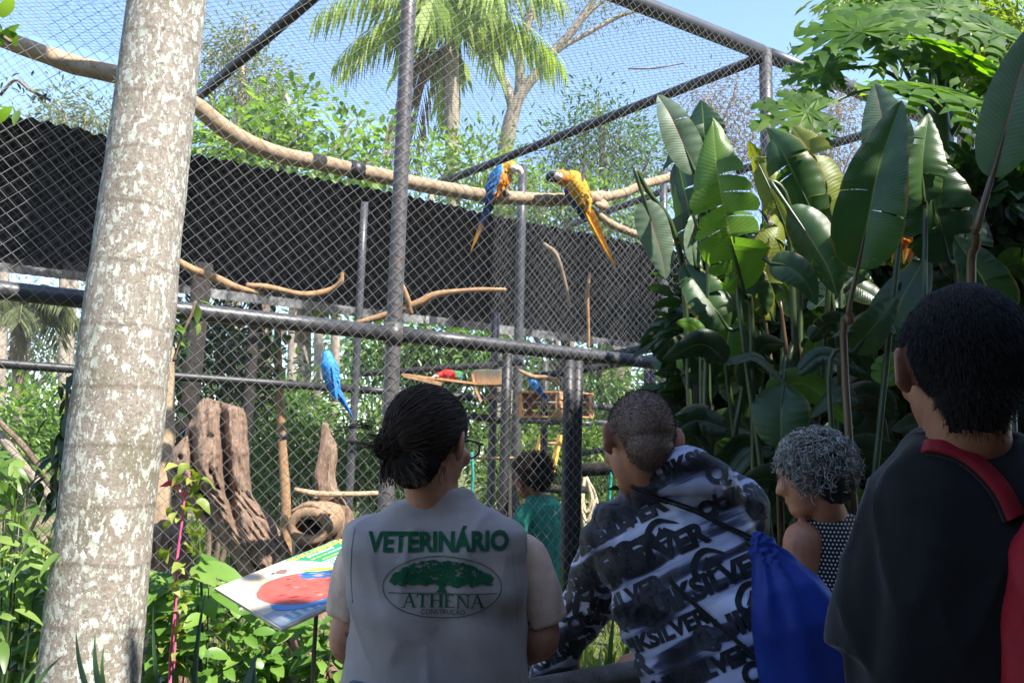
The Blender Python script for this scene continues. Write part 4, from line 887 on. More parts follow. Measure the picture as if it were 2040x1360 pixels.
def broad_leaf(pts, width, roll=0, fold=20, curl=.1, tears=0, tear_amp=.3, seed=0, prof=(.55, .62), nu=34):
    rg = random.Random(seed); pp = smooth_pts([P(*p) for p in pts], 12); n = len(pp)
    L = sum((pp[i + 1] - pp[i]).length for i in range(n - 1)); mb = MB()
    def at(t):
        f = t * (n - 1); i = min(n - 2, int(f)); return pp[i].lerp(pp[i + 1], f - i), (pp[min(n - 1, i + 1)] - pp[max(0, i - 1)]).normalized()
    for s in (-1, 1):
        cuts = sorted(rg.uniform(.08, .92) for _ in range(tears)); cuts = [0] + cuts + [1]
        for a, b in zip(cuts[:-1], cuts[1:]):
            m = max(2, int((b - a) * nu)); ang = rg.uniform(-1, 1) * tear_amp if tears else 0; sh = rg.uniform(-.5, .4) * tear_amp * .25; vs = []; uv = []; NV = 6
            for i in range(m + 1):
                t = a + (b - a) * i / m; p, d = at(t); tc = (C_O - p).normalized(); nr = (tc - d * tc.dot(d)).normalized(); sd = d.cross(nr).normalized()
                w = width * (max(0.0, math.sin(math.pi * t ** prof[0])) ** prof[1]) * (.93 if tears else 1) + .002
                q = R(roll); n2 = nr * math.cos(q) + sd * math.sin(q); s2 = sd * math.cos(q) - nr * math.sin(q)
                fa = R(fold) + ang
                g = .012 * L * noise.noise(Vector((t * 5 + seed, s * 3.1, 0)))
                pinch = 1 - .22 * tear_amp * (abs(2 * i / m - 1) ** 3 if tears else 0)
                for k in range(NV + 1):
                    v = k / NV * (pinch if k else 1); e = w / 2 * v; f2 = fa - curl * 2.2 * v
                    ruf = .010 * width * math.sin(t * 60 + s) * v
                    vs.append(p + s2 * (s * e * math.cos(f2)) + n2 * (e * math.sin(f2) + g * v + ruf) + d * (-(v ** 1.5) * w * .10 + sh * v * width)); uv.append((t, .5 + s * .5 * k / NV))
            for i in range(m):
                for k in range(NV):
                    q0 = i * (NV + 1) + k; f = (q0, q0 + 1, q0 + NV + 2, q0 + NV + 1)
                    mb.add([], [], 0); mb.f.append(tuple(len(mb.v) + j for j in (f if s > 0 else f[::-1]))); mb.mi.append(0)
            mb.v += [tuple(x) for x in vs]; mb.uv += uv
    return mb, pp
HP = {}
def helic(key, px, d, label):
    HP[key] = thing('broad_leaved_plant', gnd(px, d), label, 'plant', 'broad leaved plants at the right')
helic('a', 1395, 3.0, 'leftmost broad leaved plant, pale tipped leaf reaching up to the roof pipe')
helic('b', 1500, 2.85, 'plant with a tall leaf torn into fingers, left of the yellowish one')
helic('c', 1600, 2.9, 'plant with overlapping rounded leaves and a yellowing leaf behind')
helic('d', 1692, 2.5, 'plant bearing the biggest upright pointed leaf, above the grey curls')
helic('e', 1850, 3.0, 'dark torn leaved plant behind the boy in black')
helic('f', 1990, 2.2, 'plant with the pale blue green leaf at the right edge')
K = 1 / F_PX
def hl(key, pts, wpx, mat, roll=0, fold=20, curl=.12, tears=0, ta=.35, seed=0, stalk=None, sr=.011, smat=None, prof=(.74, .72), stem=True):
    d = pts[0][2]; mb, pp = broad_leaf(pts, wpx * K * d, roll, fold, curl, tears, ta, seed, prof)
    lf = mb.build('leaf', mat, HP[key], uv=True)
    if not stem: return
    root = HP[key]; g = OFF[root] + Vector((.05 * math.sin(seed * 2.3), .05 * math.cos(seed * 1.7), 0)); b = pp[0]; dr = (pp[0] - pp[3]).normalized()
    m = MB(); path = [pp[len(pp) * 3 // 4], pp[len(pp) // 3], b, b + dr * .12] + ([P(*s) for s in stalk] if stalk else [b.lerp(g, .55) + Vector((.03 * math.sin(seed), 0, 0))]) + [g]
    nrm = (C_O - b).normalized() * -.004
    m.tube(smooth_pts([q + nrm for q in path[:2]] + path[2:], 5), [.002, .004, sr * .7, sr * .8, sr, sr * 1.3], 7); m.build('stalk', smat or m_stalk, root)
hl('a', [(1388, 515, 3.05), (1370, 410, 3.05), (1352, 330, 3.1), (1345, 280, 3.15)], 115, hb_dark, -30, 15, .2, 4, .35, 1)
hl('a', [(1385, 345, 2.95), (1360, 285, 2.95), (1335, 230, 2.95), (1310, 190, 3.0)], 78, hb_pale, 25, 25, .1, 2, .3, 2)
hl('a', [(1405, 300, 3.1), (1402, 250, 3.1), (1398, 200, 3.15)], 92, hb_dark, 0, 12, .1, 2, .3, 3)
hl('a', [(1285, 402, 2.95), (1300, 450, 2.95), (1318, 510, 2.95), (1326, 558, 2.95)], 66, hb_pale, -12, 10, .1, 0, .2, 4, [(1290, 380, 2.98), (1345, 470, 3.0), (1370, 700, 3.0)])
hl('a', [(1450, 655, 2.9), (1420, 610, 2.9), (1385, 560, 2.95), (1362, 525, 3.0)], 100, hb_dark, 15, 18, .2, 3, .4, 5)
hl('a', [(1385, 530, 2.95), (1378, 470, 2.95), (1388, 420, 3.0)], 50, hb_pale, 40, 10, .1, 1, .3, 6)
hl('b', [(1482, 585, 2.8), (1455, 470, 2.75), (1430, 350, 2.75), (1420, 235, 2.82)], 150, hb_lite, 12, 26, .2, 11, .6, 7, None, .012)
hl('b', [(1500, 640, 3.0), (1480, 560, 3.0), (1455, 500, 3.0)], 110, hb_dark, -10, 15, .2, 2, .3, 8)
hl('b', [(1535, 525, 2.75), (1570, 532, 2.72), (1605, 560, 2.7), (1628, 608, 2.7)], 66, hb_dark, -20, 25, .2, 0, .2, 9)
hl('b', [(1540, 640, 3.0), (1520, 560, 3.0), (1545, 470, 3.0), (1560, 420, 3.1)], 90, hb_yell, 30, 15, .2, 5, .5, 10)
hl('c', [(1625, 440, 2.85), (1592, 370, 2.85), (1560, 305, 2.85), (1528, 255, 2.92)], 120, hb_dark, -18, 14, .26, 5, .45, 11)
hl('c', [(1572, 415, 2.8), (1610, 470, 2.75), (1648, 530, 2.72), (1668, 590, 2.72)], 112, hb_dark, 10, 14, .26, 3, .35, 12, [(1570, 405, 2.85), (1580, 620, 2.85)])
hl('c', [(1570, 470, 3.05), (1540, 390, 3.05), (1512, 330, 3.1), (1492, 282, 3.1)], 66, hb_yell, -10, 12, .2, 6, .5, 13)
hl('c', [(1660, 450, 3.15), (1640, 370, 3.15), (1610, 300, 3.2), (1578, 252, 3.25)], 112, hb_yell, 14, 14, .15, 5, .45, 14)
hl('c', [(1606, 840, 2.9), (1612, 770, 2.85), (1622, 700, 2.85), (1634, 645, 2.9)], 62, hb_lite, 30, 18, .1, 0, .2, 15)
hl('c', [(1560, 770, 2.75), (1556, 820, 2.7), (1556, 870, 2.68), (1560, 898, 2.68)], 112, hb_dark, 0, 14, .15, 0, .2, 16, [(1565, 750, 2.8), (1590, 760, 2.85)])
hl('d', [(1708, 535, 2.42), (1728, 440, 2.4), (1752, 330, 2.42), (1796, 200, 2.5)], 150, hb_dark, 2, 28, .14, 2, .15, 17, [(1695, 640, 2.45), (1684, 760, 2.5)], .011, m_stalk_red)
hl('d', [(1780, 320, 2.75), (1762, 250, 2.75), (1742, 165, 2.8)], 96, hb_pale, -8, 16, .1, 0, .2, 18)
hl('d', [(1700, 700, 2.6), (1740, 650, 2.6), (1790, 588, 2.65)], 74, hb_dark, 20, 18, .1, 0, .2, 19)
hl('d', [(1840, 400, 2.85), (1838, 320, 2.85), (1850, 225, 2.9)], 100, hb_dark, 24, 18, .15, 3, .35, 20)
hl('e', [(1890, 520, 2.9), (1868, 430, 2.88), (1848, 350, 2.9), (1835, 272, 2.95)], 160, hb_dark, 18, 18, .2, 7, .5, 21)
hl('e', [(1770, 660, 2.9), (1800, 590, 2.9), (1850, 500, 2.95)], 120, hb_dark, -15, 15, .12, 1, .25, 22)
hl('e', [(1930, 560, 3.1), (1925, 480, 3.1), (1940, 400, 3.15)], 110, hb_dark, 10, 15, .12, 3, .35, 23)
hl('f', [(1975, 355, 2.05), (2005, 250, 2.05), (2035, 140, 2.08), (2075, 30, 2.12)], 108, hb_pale, 16, 16, .1, 0, .2, 24, [(1945, 480, 2.1), (1940, 700, 2.15)], .012, m_stalk_red)
hl('f', [(1990, 640, 2.6), (1960, 560, 2.6), (1900, 470, 2.65)], 110, hb_dark, 10, 15, .12, 2, .3, 26)
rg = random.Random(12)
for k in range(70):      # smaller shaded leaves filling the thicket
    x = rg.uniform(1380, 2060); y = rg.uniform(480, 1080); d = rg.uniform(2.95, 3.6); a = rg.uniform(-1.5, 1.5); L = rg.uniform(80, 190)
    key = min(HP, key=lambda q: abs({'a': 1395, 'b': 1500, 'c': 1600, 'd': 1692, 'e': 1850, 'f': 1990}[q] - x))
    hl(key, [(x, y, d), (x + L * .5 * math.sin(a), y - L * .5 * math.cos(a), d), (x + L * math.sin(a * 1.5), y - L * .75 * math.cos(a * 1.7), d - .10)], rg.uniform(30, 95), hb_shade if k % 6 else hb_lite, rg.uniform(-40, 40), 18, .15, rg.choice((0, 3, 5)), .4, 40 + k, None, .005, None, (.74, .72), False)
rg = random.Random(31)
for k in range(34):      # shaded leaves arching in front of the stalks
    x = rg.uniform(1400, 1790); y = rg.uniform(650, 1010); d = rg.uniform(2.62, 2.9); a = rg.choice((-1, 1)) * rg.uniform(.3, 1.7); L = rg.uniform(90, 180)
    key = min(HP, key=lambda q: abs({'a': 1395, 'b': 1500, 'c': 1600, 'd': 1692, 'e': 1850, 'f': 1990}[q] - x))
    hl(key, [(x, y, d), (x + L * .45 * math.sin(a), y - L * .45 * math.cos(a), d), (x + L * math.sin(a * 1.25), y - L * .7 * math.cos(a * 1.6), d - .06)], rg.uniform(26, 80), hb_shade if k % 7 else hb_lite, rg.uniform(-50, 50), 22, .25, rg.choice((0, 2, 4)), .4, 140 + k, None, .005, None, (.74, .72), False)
for i, (x, y, d) in enumerate(((1555, 690, 2.9), (1648, 600, 2.85), (1590, 760, 2.95), (1440, 760, 2.95), (1522, 700, 3.0))):
    key = 'c' if i < 3 else 'b'; m = MB(); m.tube(smooth_pts([P(x, y - 90, d), P(x + 10, y, d), P(x + 26, y + 130, d), P(x + 36, y + 420, d)], 5), [.004, .009, .012, .014], 7); m.build('stalk', m_stalk if i % 2 else m_stalk_red, HP[key])
lf_org = leafmat('withered_orange_leaf', [(.35, .12, .02, 1), (.6, .28, .04, 1), (.7, .42, .1, 1)], .4, .6, (1.2, 1, .6, 1))
dl = thing('withered_leaf', P(1790, 490, 3.0), 'crumpled orange withered leaf among the dark broad leaves', 'leaf')
for k in range(4):
    mb, _ = broad_leaf([(1790 + 8 * k - 12, 455 + 6 * k, 2.98), (1782 + 10 * k, 490, 2.97 + .02 * k), (1776 + 12 * k, 525, 2.99)], .045, 30 * k - 45, 30, .5, 3, .9, 70 + k, nu=14); mb.build('scrap', lf_org, dl, uv=True)
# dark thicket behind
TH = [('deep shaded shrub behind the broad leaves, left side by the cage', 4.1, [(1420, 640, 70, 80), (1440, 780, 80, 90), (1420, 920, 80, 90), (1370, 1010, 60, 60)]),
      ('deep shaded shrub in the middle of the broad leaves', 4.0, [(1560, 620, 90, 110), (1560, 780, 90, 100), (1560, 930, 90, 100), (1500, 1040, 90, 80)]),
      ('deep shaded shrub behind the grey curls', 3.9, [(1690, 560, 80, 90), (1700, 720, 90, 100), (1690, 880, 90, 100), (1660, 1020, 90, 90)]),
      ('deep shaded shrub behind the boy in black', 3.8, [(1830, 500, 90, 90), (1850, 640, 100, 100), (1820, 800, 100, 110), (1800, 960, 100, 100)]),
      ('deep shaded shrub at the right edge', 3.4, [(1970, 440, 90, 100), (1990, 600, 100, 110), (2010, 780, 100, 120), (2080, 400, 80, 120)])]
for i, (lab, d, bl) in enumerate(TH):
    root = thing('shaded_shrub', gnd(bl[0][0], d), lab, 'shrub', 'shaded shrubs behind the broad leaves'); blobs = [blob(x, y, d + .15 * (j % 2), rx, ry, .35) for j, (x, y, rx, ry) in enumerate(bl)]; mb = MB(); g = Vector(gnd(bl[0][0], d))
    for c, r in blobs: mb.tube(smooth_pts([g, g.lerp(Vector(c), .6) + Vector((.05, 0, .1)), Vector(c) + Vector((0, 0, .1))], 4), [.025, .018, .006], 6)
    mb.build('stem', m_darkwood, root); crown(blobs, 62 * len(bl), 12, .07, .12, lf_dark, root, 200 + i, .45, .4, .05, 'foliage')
m_dead = plain('dark_trunk_bark', [(.3, (.02, .016, .013, 1)), (.7, (.055, .042, .032, 1))], 8, (3, 3, .6), .85, .6, .01)
mb = MB(); mb.tube(smooth_pts([Vector(gnd(1420, 3.7)), P(1405, 900, 3.7), P(1390, 780, 3.7), P(1370, 720, 3.7), P(1340, 690, 3.8)], 6), [.07, .06, .055, .045, .03], 10, rough=.2); tag(mb.build('dark_tree_trunk', m_dead), 'dark crooked tree trunk between the cage and the broad leaves', 'tree trunk')

# ------------------------------------------------------------------ papaya tree
lf_pap = leafmat('papaya_leaf', [(.03, .085, .010, 1), (.06, .14, .014, 1), (.11, .21, .022, 1)], .58, .5, (2.2, 2.1, .25, 1), .3)
def papaya_leaf(size, seed):
    rg = random.Random(seed); mb = MB()
    for k in range(9):
        a = -2.45 + 4.9 * k / 8; L = size * (1.0 - .33 * abs(a / 2.45) ** 1.5) * rg.uniform(.92, 1.06); d = Vector((math.sin(a), math.cos(a), 0)); x = Vector((d.y, -d.x, 0)); N = 14; ridge = []
        zt = lambda t: -.22 * L * t * t + .012
        def hw(t):      # half width of the main lobe
            return size * (.05 + .09 * math.sin(math.pi * min(1, t * 1.02)) ** 1.2) * (1 - .6 * t)
        vs = []; fs = []
        for i in range(N + 1):
            t = i / N; c = d * (L * t) + Vector((0, 0, zt(t))); w = hw(t) if i < N else .002
            vs += [c - x * w + Vector((0, 0, w * .25)), c, c + x * w + Vector((0, 0, w * .25))]
        for i in range(N):
            for q in (0, 1): fs.append((3 * i + q, 3 * i + q + 1, 3 * i + q + 4, 3 * i + q + 3))
        mb.add(vs, fs)
        for t, ln in ((.42, .34), (.62, .34), (.80, .20)):
            for s in (-1, 1):
                b = d * (L * t) + Vector((0, 0, zt(t) + .002)); e = b + (x * s * .75 + d * .66) * (L * ln * rg.uniform(.8, 1.15)) + Vector((0, 0, -.05 * L)); w = L * .115
                m = b.lerp(e, .5) + Vector((0, 0, .01)); mb.add([b - d * w, b + d * w * 1.1, m + d * w * .8, m - d * w * .75, e], [(0, 1, 2, 3), (3, 2, 4)] if s > 0 else [(3, 2, 1, 0), (4, 2, 3)])
    return mb.mesh('leaf', None, True)
pt = P(1872, 285, 3.7); pap = thing('papaya_tree', (pt.x, pt.y, 0), 'papaya tree spreading deeply lobed bright leaves over the cage corner', 'papaya tree')
mb = MB(); mb.tube([Vector((pt.x, pt.y, 0)), Vector((pt.x - .03, pt.y, 1.6)), pt, pt + Vector((0, 0, .5))], [.08, .065, .05, .02], 12, rough=.08); mb.build('trunk', m_stalk, pap)
PM = [papaya_leaf(.40, s) for s in (1, 2, 3)]
for m in PM: m.materials.append(lf_pap)
PL = [(1715, 66, 3.5, -.35, .15, 20, .85), (1858, 182, 3.3, .1, -.3, 170, .95), (1612, 226, 3.4, -.2, .55, 95, .6), (1655, 140, 3.8, -.3, .2, 60, .6), (1760, 30, 3.8, 0, .2, 200, .9), (1830, 80, 3.6, .1, .3, 130, .85), (1930, 120, 3.5, .4, -.5, 300, .9), (1985, 70, 3.7, .3, .3, 10, .85),
      (1900, 240, 3.9, .3, -.4, 330, .7), (1880, 20, 3.9, 0, .3, 45, .8), (1960, 200, 4.0, .4, -.3, 270, .7), (1700, -10, 4.0, -.4, -.3, 340, .6), (2040, 160, 3.6, .2, .1, 70, .8)]
for k, (x, y, d, tx, ty, rz, sc) in enumerate(PL):
    h = P(x, y, d); o = bpy.data.objects.new('leaf', PM[k % 3]); COL.objects.link(o); o.parent = pap; OFF[o] = OFF[pap]; o.location = h - OFF[pap]
    nz = Vector((tx, -ty - .85, .75)).normalized(); q = nz.to_track_quat('Z', 'Y') @ Euler((0, 0, R(rz))).to_quaternion(); o.rotation_mode = 'QUATERNION'; o.rotation_quaternion = q; o.scale = (sc, sc, sc)
    m = MB(); st = pt + Vector((0, 0, .2 - .02 * k)); m.tube(smooth_pts([st, st.lerp(h, .5) + Vector((0, 0, .10)), h], 6), [.012, .009, .006], 7); m.build('leaf_stalk', m_stalk, pap)

# ------------------------------------------------------------------ low shrubs, flower stem and strap leaves at lower left
SV = [leaf_mesh(L, w, s, f, c) for L, w, s, f, c in ((.10, .062, 1, .3, .2), (.085, .05, 2, .2, .35), (.115, .066, 3, .35, .15), (.07, .045, 4, .25, .25))]
for m in SV: m.materials.append(lf_gloss)
SL = [leaf_mesh(L, w, s, .2, .45) for L, w, s in ((.095, .03, 5), (.08, .026, 6))]
for m in SL: m.materials.append(lf_bright)
def shrub(label, spots, n, var, seed, d0, stemx):
    root = thing('low_shrub', gnd(stemx, d0), label, 'shrub', 'low leafy shrubs at the foot of the fence'); rg = random.Random(seed); g = OFF[root]
    for k in range(5):
        x, y, rx, ry = rg.choice(spots); mb = MB(); e = P(x + rg.uniform(-rx, rx) * .6, y - ry * .5, d0); mb.tube(smooth_pts([g, g.lerp(e, .5) + Vector((.04, 0, .08)), e], 5), [.005, .004, .002], 6); mb.build('stem', m_stalk, root)
    for k in range(n):
        x, y, rx, ry = spots[k % len(spots)]; p = P(x + rg.uniform(-rx, rx), y + rg.uniform(-ry, ry), d0 + rg.uniform(-.16, .16))
        o = bpy.data.objects.new('leaf', var[rg.randrange(len(var))]); COL.objects.link(o); o.parent = root; OFF[o] = g; o.location = p - g
        a = rg.uniform(0, 6.28); v = Vector((math.cos(a), math.sin(a) - .45, rg.uniform(-.6, .25))); up = Vector((rg.uniform(-.5, .5), -.5 + rg.uniform(-.4, .4), 1))
        X = v.cross(up).normalized(); v.normalize(); Z = X.cross(v); o.rotation_mode = 'QUATERNION'; o.rotation_quaternion = Matrix((X, v, Z)).transposed().to_quaternion(); s = rg.uniform(.6, 1.05); o.scale = (s, s, s)
    return root
shrub('glossy low shrub under the information board, left part', [(480, 1230, 60, 40), (450, 1300, 60, 50), (430, 1190, 40, 30), (520, 1330, 40, 40)], 230, SV, 1, 3.5, 450)
shrub('glossy low shrub under the information board, right part', [(580, 1290, 60, 40), (640, 1270, 50, 50), (620, 1345, 70, 40), (560, 1360, 80, 40)], 230, SV, 2, 3.5, 600)
shrub('glossy low shrub at the foot of the pink stem', [(330, 1240, 40, 60), (380, 1280, 50, 60), (340, 1330, 70, 40), (310, 1180, 30, 40)], 220, SV, 3, 3.2, 350)
shrub('glossy low shrub left of the palm trunk', [(60, 1230, 70, 60), (40, 1310, 70, 50), (110, 1180, 40, 50), (30, 1170, 40, 40)], 240, SV, 4, 3.0, 60)
shrub('tall thin shrub with narrow pale leaves at the left edge', [(20, 960, 40, 60), (30, 1060, 50, 60), (60, 1130, 60, 40), (10, 1230, 30, 60)], 130, SL, 5, 2.6, 15)
shrub('broad leaved seedling between the pink stem and the board', [(400, 1130, 14, 30), (405, 1170, 20, 30)], 7, [leaf_mesh(.2, .085, 9, .2, .2)], 6, 3.3, 405)
for o in bpy.data.objects:
    if o.name.startswith('leaf') and o.data and not o.data.materials: o.data.materials.append(lf_gloss)
m_pink = plain('pink_fleshy_stem', [(.3, srgb(200, 70, 120)), (.7, srgb(228, 120, 160))], 20, (2, 2, .5), .45, .2)
lf_crink = leafmat('crinkled_yellow_green_leaf', [(.14, .19, .03, 1), (.25, .30, .06, 1), (.34, .36, .10, 1)], .3, .5)
lf_pinkl = leafmat('pink_bract', [(.6, .06, .2, 1), (.75, .12, .32, 1)], .3, .5, (1.2, .6, .9, 1))
pk = thing('pink_stemmed_plant', P(340, 1345, 3.0), 'tall pink stemmed plant with crinkled yellow green leaves and one pink leaf', 'plant')
mb = MB(); st = smooth_pts([P(340, 1480, 3.0), P(339, 1330, 3.0), P(349, 1210, 3.0), P(351, 1130, 3.0), P(360, 1060, 3.0), P(368, 990, 3.0), P(378, 940, 3.0)], 8); mb.tube(st, [.007, .006, .0055, .005, .004, .002], 9); mb.build('stem', m_pink, pk)
mb = MB(); mb.tube(smooth_pts([P(346, 1335, 2.98), P(350, 1270, 2.98), P(358, 1215, 2.98)], 5), [.004, .004, .003], 7); mb.build('stem', m_pink, pk)
mb = MB(); mb.tube(smooth_pts([P(368, 988, 3.0), P(358, 978, 3.0), P(348, 970, 3.0)], 4), [.006, .005, .004], 7); mb.build('side_shoot', m_pink, pk)
CV = [leaf_mesh(.050, .042, s, .5, .7, 6, .05) for s in (1, 2)]
for m in CV: m.materials.append(lf_crink)
PV = leaf_mesh(.055, .04, 4, .5, .3, 6, .04); PV.materials.append(lf_pinkl)
rg = random.Random(5)
for k, (x, y) in enumerate([(366, 935), (382, 940), (394, 948), (372, 952), (398, 968), (362, 948), (384, 990), (392, 998), (345, 1012), (388, 1015), (350, 1022), (372, 1060), (384, 1066), (340, 1095), (372, 1100), (330, 1100), (380, 1150), (368, 1160), (378, 1180), (385, 1195), (366, 1185), (372, 1240), (366, 1250), (380, 1005), (355, 930), (388, 960), (340, 1040), (362, 1035), (366, 1085), (345, 1130), (362, 1125), (338, 1165), (356, 1205), (332, 1230), (352, 1270), (330, 1290), (360, 1300), (340, 1320), (400, 955), (376, 925), (368, 1012)]):
    o = bpy.data.objects.new('leaf', CV[k % 2]); COL.objects.link(o); o.parent = pk; OFF[o] = OFF[pk]; o.location = P(x, y, 2.98 + rg.uniform(-.03, .03)) - OFF[pk]; o.rotation_euler = (rg.uniform(-.4, .5), rg.uniform(-.5, .5), rg.uniform(0, 6.28)); s = rg.uniform(.7, 1.1); o.scale = (s, s, s)
for k, a in enumerate((1.2, 1.7, 2.1)):
    o = bpy.data.objects.new('pink_leaf', PV); COL.objects.link(o); o.parent = pk; o.location = P(352, 968, 2.97) - OFF[pk]; o.rotation_euler = (.2, .3 * k, a)
def straps(label, blades, mat):
    root = thing('strap_leaved_plant', gnd(blades[0][0][0], blades[0][0][2]), label, 'plant', 'strap leaved plants in front')
    for a, b, w in blades:
        pa, pb = P(*a), P(*b); g = pa + (pa - pb) * .9; mb = MB(); vs = []; N = 8; x = (pb - pa).cross(C_F).normalized()
        for i in range(N + 1):
            t = i / N; c = g.lerp(pb, t) + C_F * (.05 * t * t) + x * (.02 * math.sin(2.2 * t)); ww = w * (1 - t ** 3) * .5 + .0005; vs += [c - x * ww, c + C_F * (ww * .5), c + x * ww]
        mb.add(vs, [(3 * i + k, 3 * i + k + 1, 3 * i + k + 4, 3 * i + k + 3) for i in range(N) for k in (0, 1)]); mb.build('blade', mat, root)
lf_strap = leafmat('strap_leaf', [(.05, .10, .025, 1), (.09, .16, .04, 1)], .3, .4); lf_strapd = leafmat('dark_strap_leaf', [(.02, .05, .015, 1), (.035, .08, .02, 1)], .2, .4)
straps('light green strap leaves in front of the palm trunk base', [((178, 1360, 1.9), (140, 1258, 1.95), .016), ((205, 1360, 1.9), (180, 1268, 1.95), .018), ((214, 1360, 1.9), (198, 1290, 1.95), .014), ((60, 1360, 1.9), (78, 1322, 1.95), .012), ((88, 1360, 1.9), (115, 1325, 1.95), .012)], lf_strap)
straps('dark upright strap leaves right of the palm trunk', [((324, 1360, 2.0), (301, 1212, 2.05), .012), ((398, 1360, 2.0), (408, 1190, 2.05), .016), ((512, 1360, 2.0), (510, 1308, 2.05), .03), ((505, 1360, 2.0), (516, 1316, 2.05), .02)], lf_strapd)
straps('green strap leaves standing behind the wooden rail', [((1226, 1345, 2.45), (1242, 1200, 2.5), .018), ((1258, 1320, 2.45), (1290, 1225, 2.5), .016), ((1205, 1360, 2.45), (1212, 1300, 2.5), .014), ((1130, 1200, 2.9), (1132, 1130, 2.9), .01), ((1122, 1200, 2.9), (1120, 1150, 2.9), .01), ((1185, 1360, 2.45), (1178, 1310, 2.5), .014)], lf_strap)

# ------------------------------------------------------------------ information board
m_boardedge = plain('pale_board_edge', [(.3, srgb(190, 180, 165)), (.7, srgb(225, 218, 205))], 20, rough=.6)
def flat(name, rgb, rough=.35, var=.12): return plain(name, [(.3, tuple(c * (1 - var) for c in srgb(*rgb)[:3]) + (1,)), (.7, srgb(*rgb))], 30, rough=rough, bump=0)
A, B, D4 = P(428, 1170, 2.75), P(560, 1252, 2.50), P(667, 1075, 3.10)
sx = (D4 - A); sw = sx.length; sx.normalize(); sy = (B - A); shh = sy.length; sy.normalize(); sz = sy.cross(sx).normalized()
if sz.z < 0: sz = -sz
board = thing('information_board', A + sx * sw / 2 + sy * shh / 2, 'slanted information board with a red macaw picture and green text panel', 'sign')
def bp(u, v, h=0): return A + sx * (u * sw) + sy * (v * shh) + sz * h
def poly(name, uv, h, mat):
    mb = MB(); n = len(uv); mb.add([bp(u, v, h) for u, v in uv], [tuple(range(n))])
    o = mb.build(name, mat, board, smooth=False)
    if o.data.polygons[0].normal.dot(sz) < 0: o.data.flip_normals()
    return o
mb = MB(); mb.box(bp(.5, .5, -.006), (sw, shh, .010), (sx, sy, sz)); mb.build('panel', m_boardedge, board, smooth=False)
mb = MB(); g = bp(.5, .6, 0); mb.tube([Vector((g.x, g.y, 0)), g - sz * .012], .007, 8); mb.build('leg', m_bark, board)
def curve(pts, n=5): return [(p.x, p.y) for p in smooth_pts([Vector((a, b, 0)) for a, b in pts], n)]
poly('print', [(.01, .01), (.99, .01), (.99, .99), (.01, .99)], .0005, flat('green_print', (44, 130, 90)))
poly('print', [(.01, .01)] + curve([(.54, .01), (.66, .2), (.74, .42), (.75, .62)]) + [(.60, .99), (.01, .99)], .001, flat('cream_print', (196, 184, 166)))
poly('print', [(.01, .8)] + curve([(.01, .72), (.25, .72), (.5, .80), (.7, .80), (.95, .72)]) + [(.78, .99), (.01, .99)], .0015, flat('grey_branch_print', (142, 152, 168)))
poly('print', curve([(.1, .3), (.2, .14), (.34, .1), (.42, .17), (.3, .25), (.2, .36), (.12, .42), (.1, .3)]), .0019, flat('pale_head_print', (206, 188, 150)))
poly('print', curve([(.14, .36), (.26, .26), (.45, .30), (.60, .46), (.72, .74), (.62, .86), (.45, .88), (.26, .80), (.14, .62), (.11, .46), (.14, .36)]), .0023, flat('red_print', (196, 84, 74), var=.3))
poly('print', curve([(.46, .36), (.56, .36), (.68, .50), (.76, .70), (.70, .72), (.58, .58), (.48, .46), (.46, .36)]), .0027, flat('blue_print', (44, 96, 156)))
poly('print', curve([(.52, .30), (.62, .36), (.72, .50), (.68, .50), (.58, .40), (.52, .30)]), .0031, flat('yellow_print', (236, 196, 66)))
poly('print', curve([(.12, .62), (.24, .80), (.42, .90), (.36, .93), (.2, .85), (.10, .72), (.12, .62)]), .0031, flat('blue_print_two', (76, 130, 190)))
poly('print', curve([(.38, .16), (.44, .15), (.47, .2), (.43, .24), (.39, .21), (.38, .16)]), .0031, flat('dark_beak_print', (120, 92, 84)))
poly('print', curve([(.30, .13), (.40, .12), (.46, .18), (.40, .25), (.31, .23), (.30, .13)]), .0027, flat('white_face_print', (214, 206, 196)))
poly('print', curve([(.35, .155), (.375, .15), (.385, .17), (.365, .185), (.35, .155)]), .0035, flat('eye_print', (70, 60, 52)))
_rb = [flat('red_feather_print_' + w, c_, var=.2) for w, c_ in (('dark', (150, 40, 40)), ('bright', (214, 92, 78)), ('pale', (220, 130, 108)))]; _bb = [flat('blue_feather_print_' + w, c_, var=.2) for w, c_ in (('deep', (36, 74, 130)), ('sky', (96, 140, 176)), ('green', (110, 140, 70)))]
rg = random.Random(6)
for k in range(46):
    u, v = rg.uniform(.18, .62), rg.uniform(.32, .82)
    if abs(u - .4) / .26 + abs(v - .58) / .32 > 1.0: continue
    L, w = rg.uniform(.03, .08), rg.uniform(.006, .014); poly('print', [(u, v), (u + L * .5, v + L * .45 + w), (u + L, v + L * .8), (u + L * .5, v + L * .45 - w)], .0026 + .00003 * k, _rb[k % 3])
for k in range(16):
    u = .50 + .014 * k + rg.uniform(-.01, .01); v = .37 + .021 * k; L = rg.uniform(.04, .09); poly('print', [(u, v), (u + L * .5, v + L * .5 + .012), (u + L, v + L), (u + L * .5, v + L * .5 - .012)], .0034 + .00003 * k, _bb[k % 3])
for k in range(12):
    u = .06 + .03 * k; v = .74 + .012 * math.sin(k * 2); poly('print', [(u, v + .1), (u + .05, v + .09), (u + .07, v + .2), (u + .01, v + .21)], .0016 + .00003 * k, _bb[1] if k % 2 else flat('pale_print', (170, 176, 176)))
for u in (.52, .64): poly('print', curve([(u, .82), (u + .04, .80), (u + .05, .9), (u + .08, .97), (u, .95), (u, .82)]), .0035, flat('claw_print', (120, 140, 170)))
m_txt, m_txty = flat('white_text_print', (232, 240, 232)), flat('yellow_text_print', (226, 208, 80))
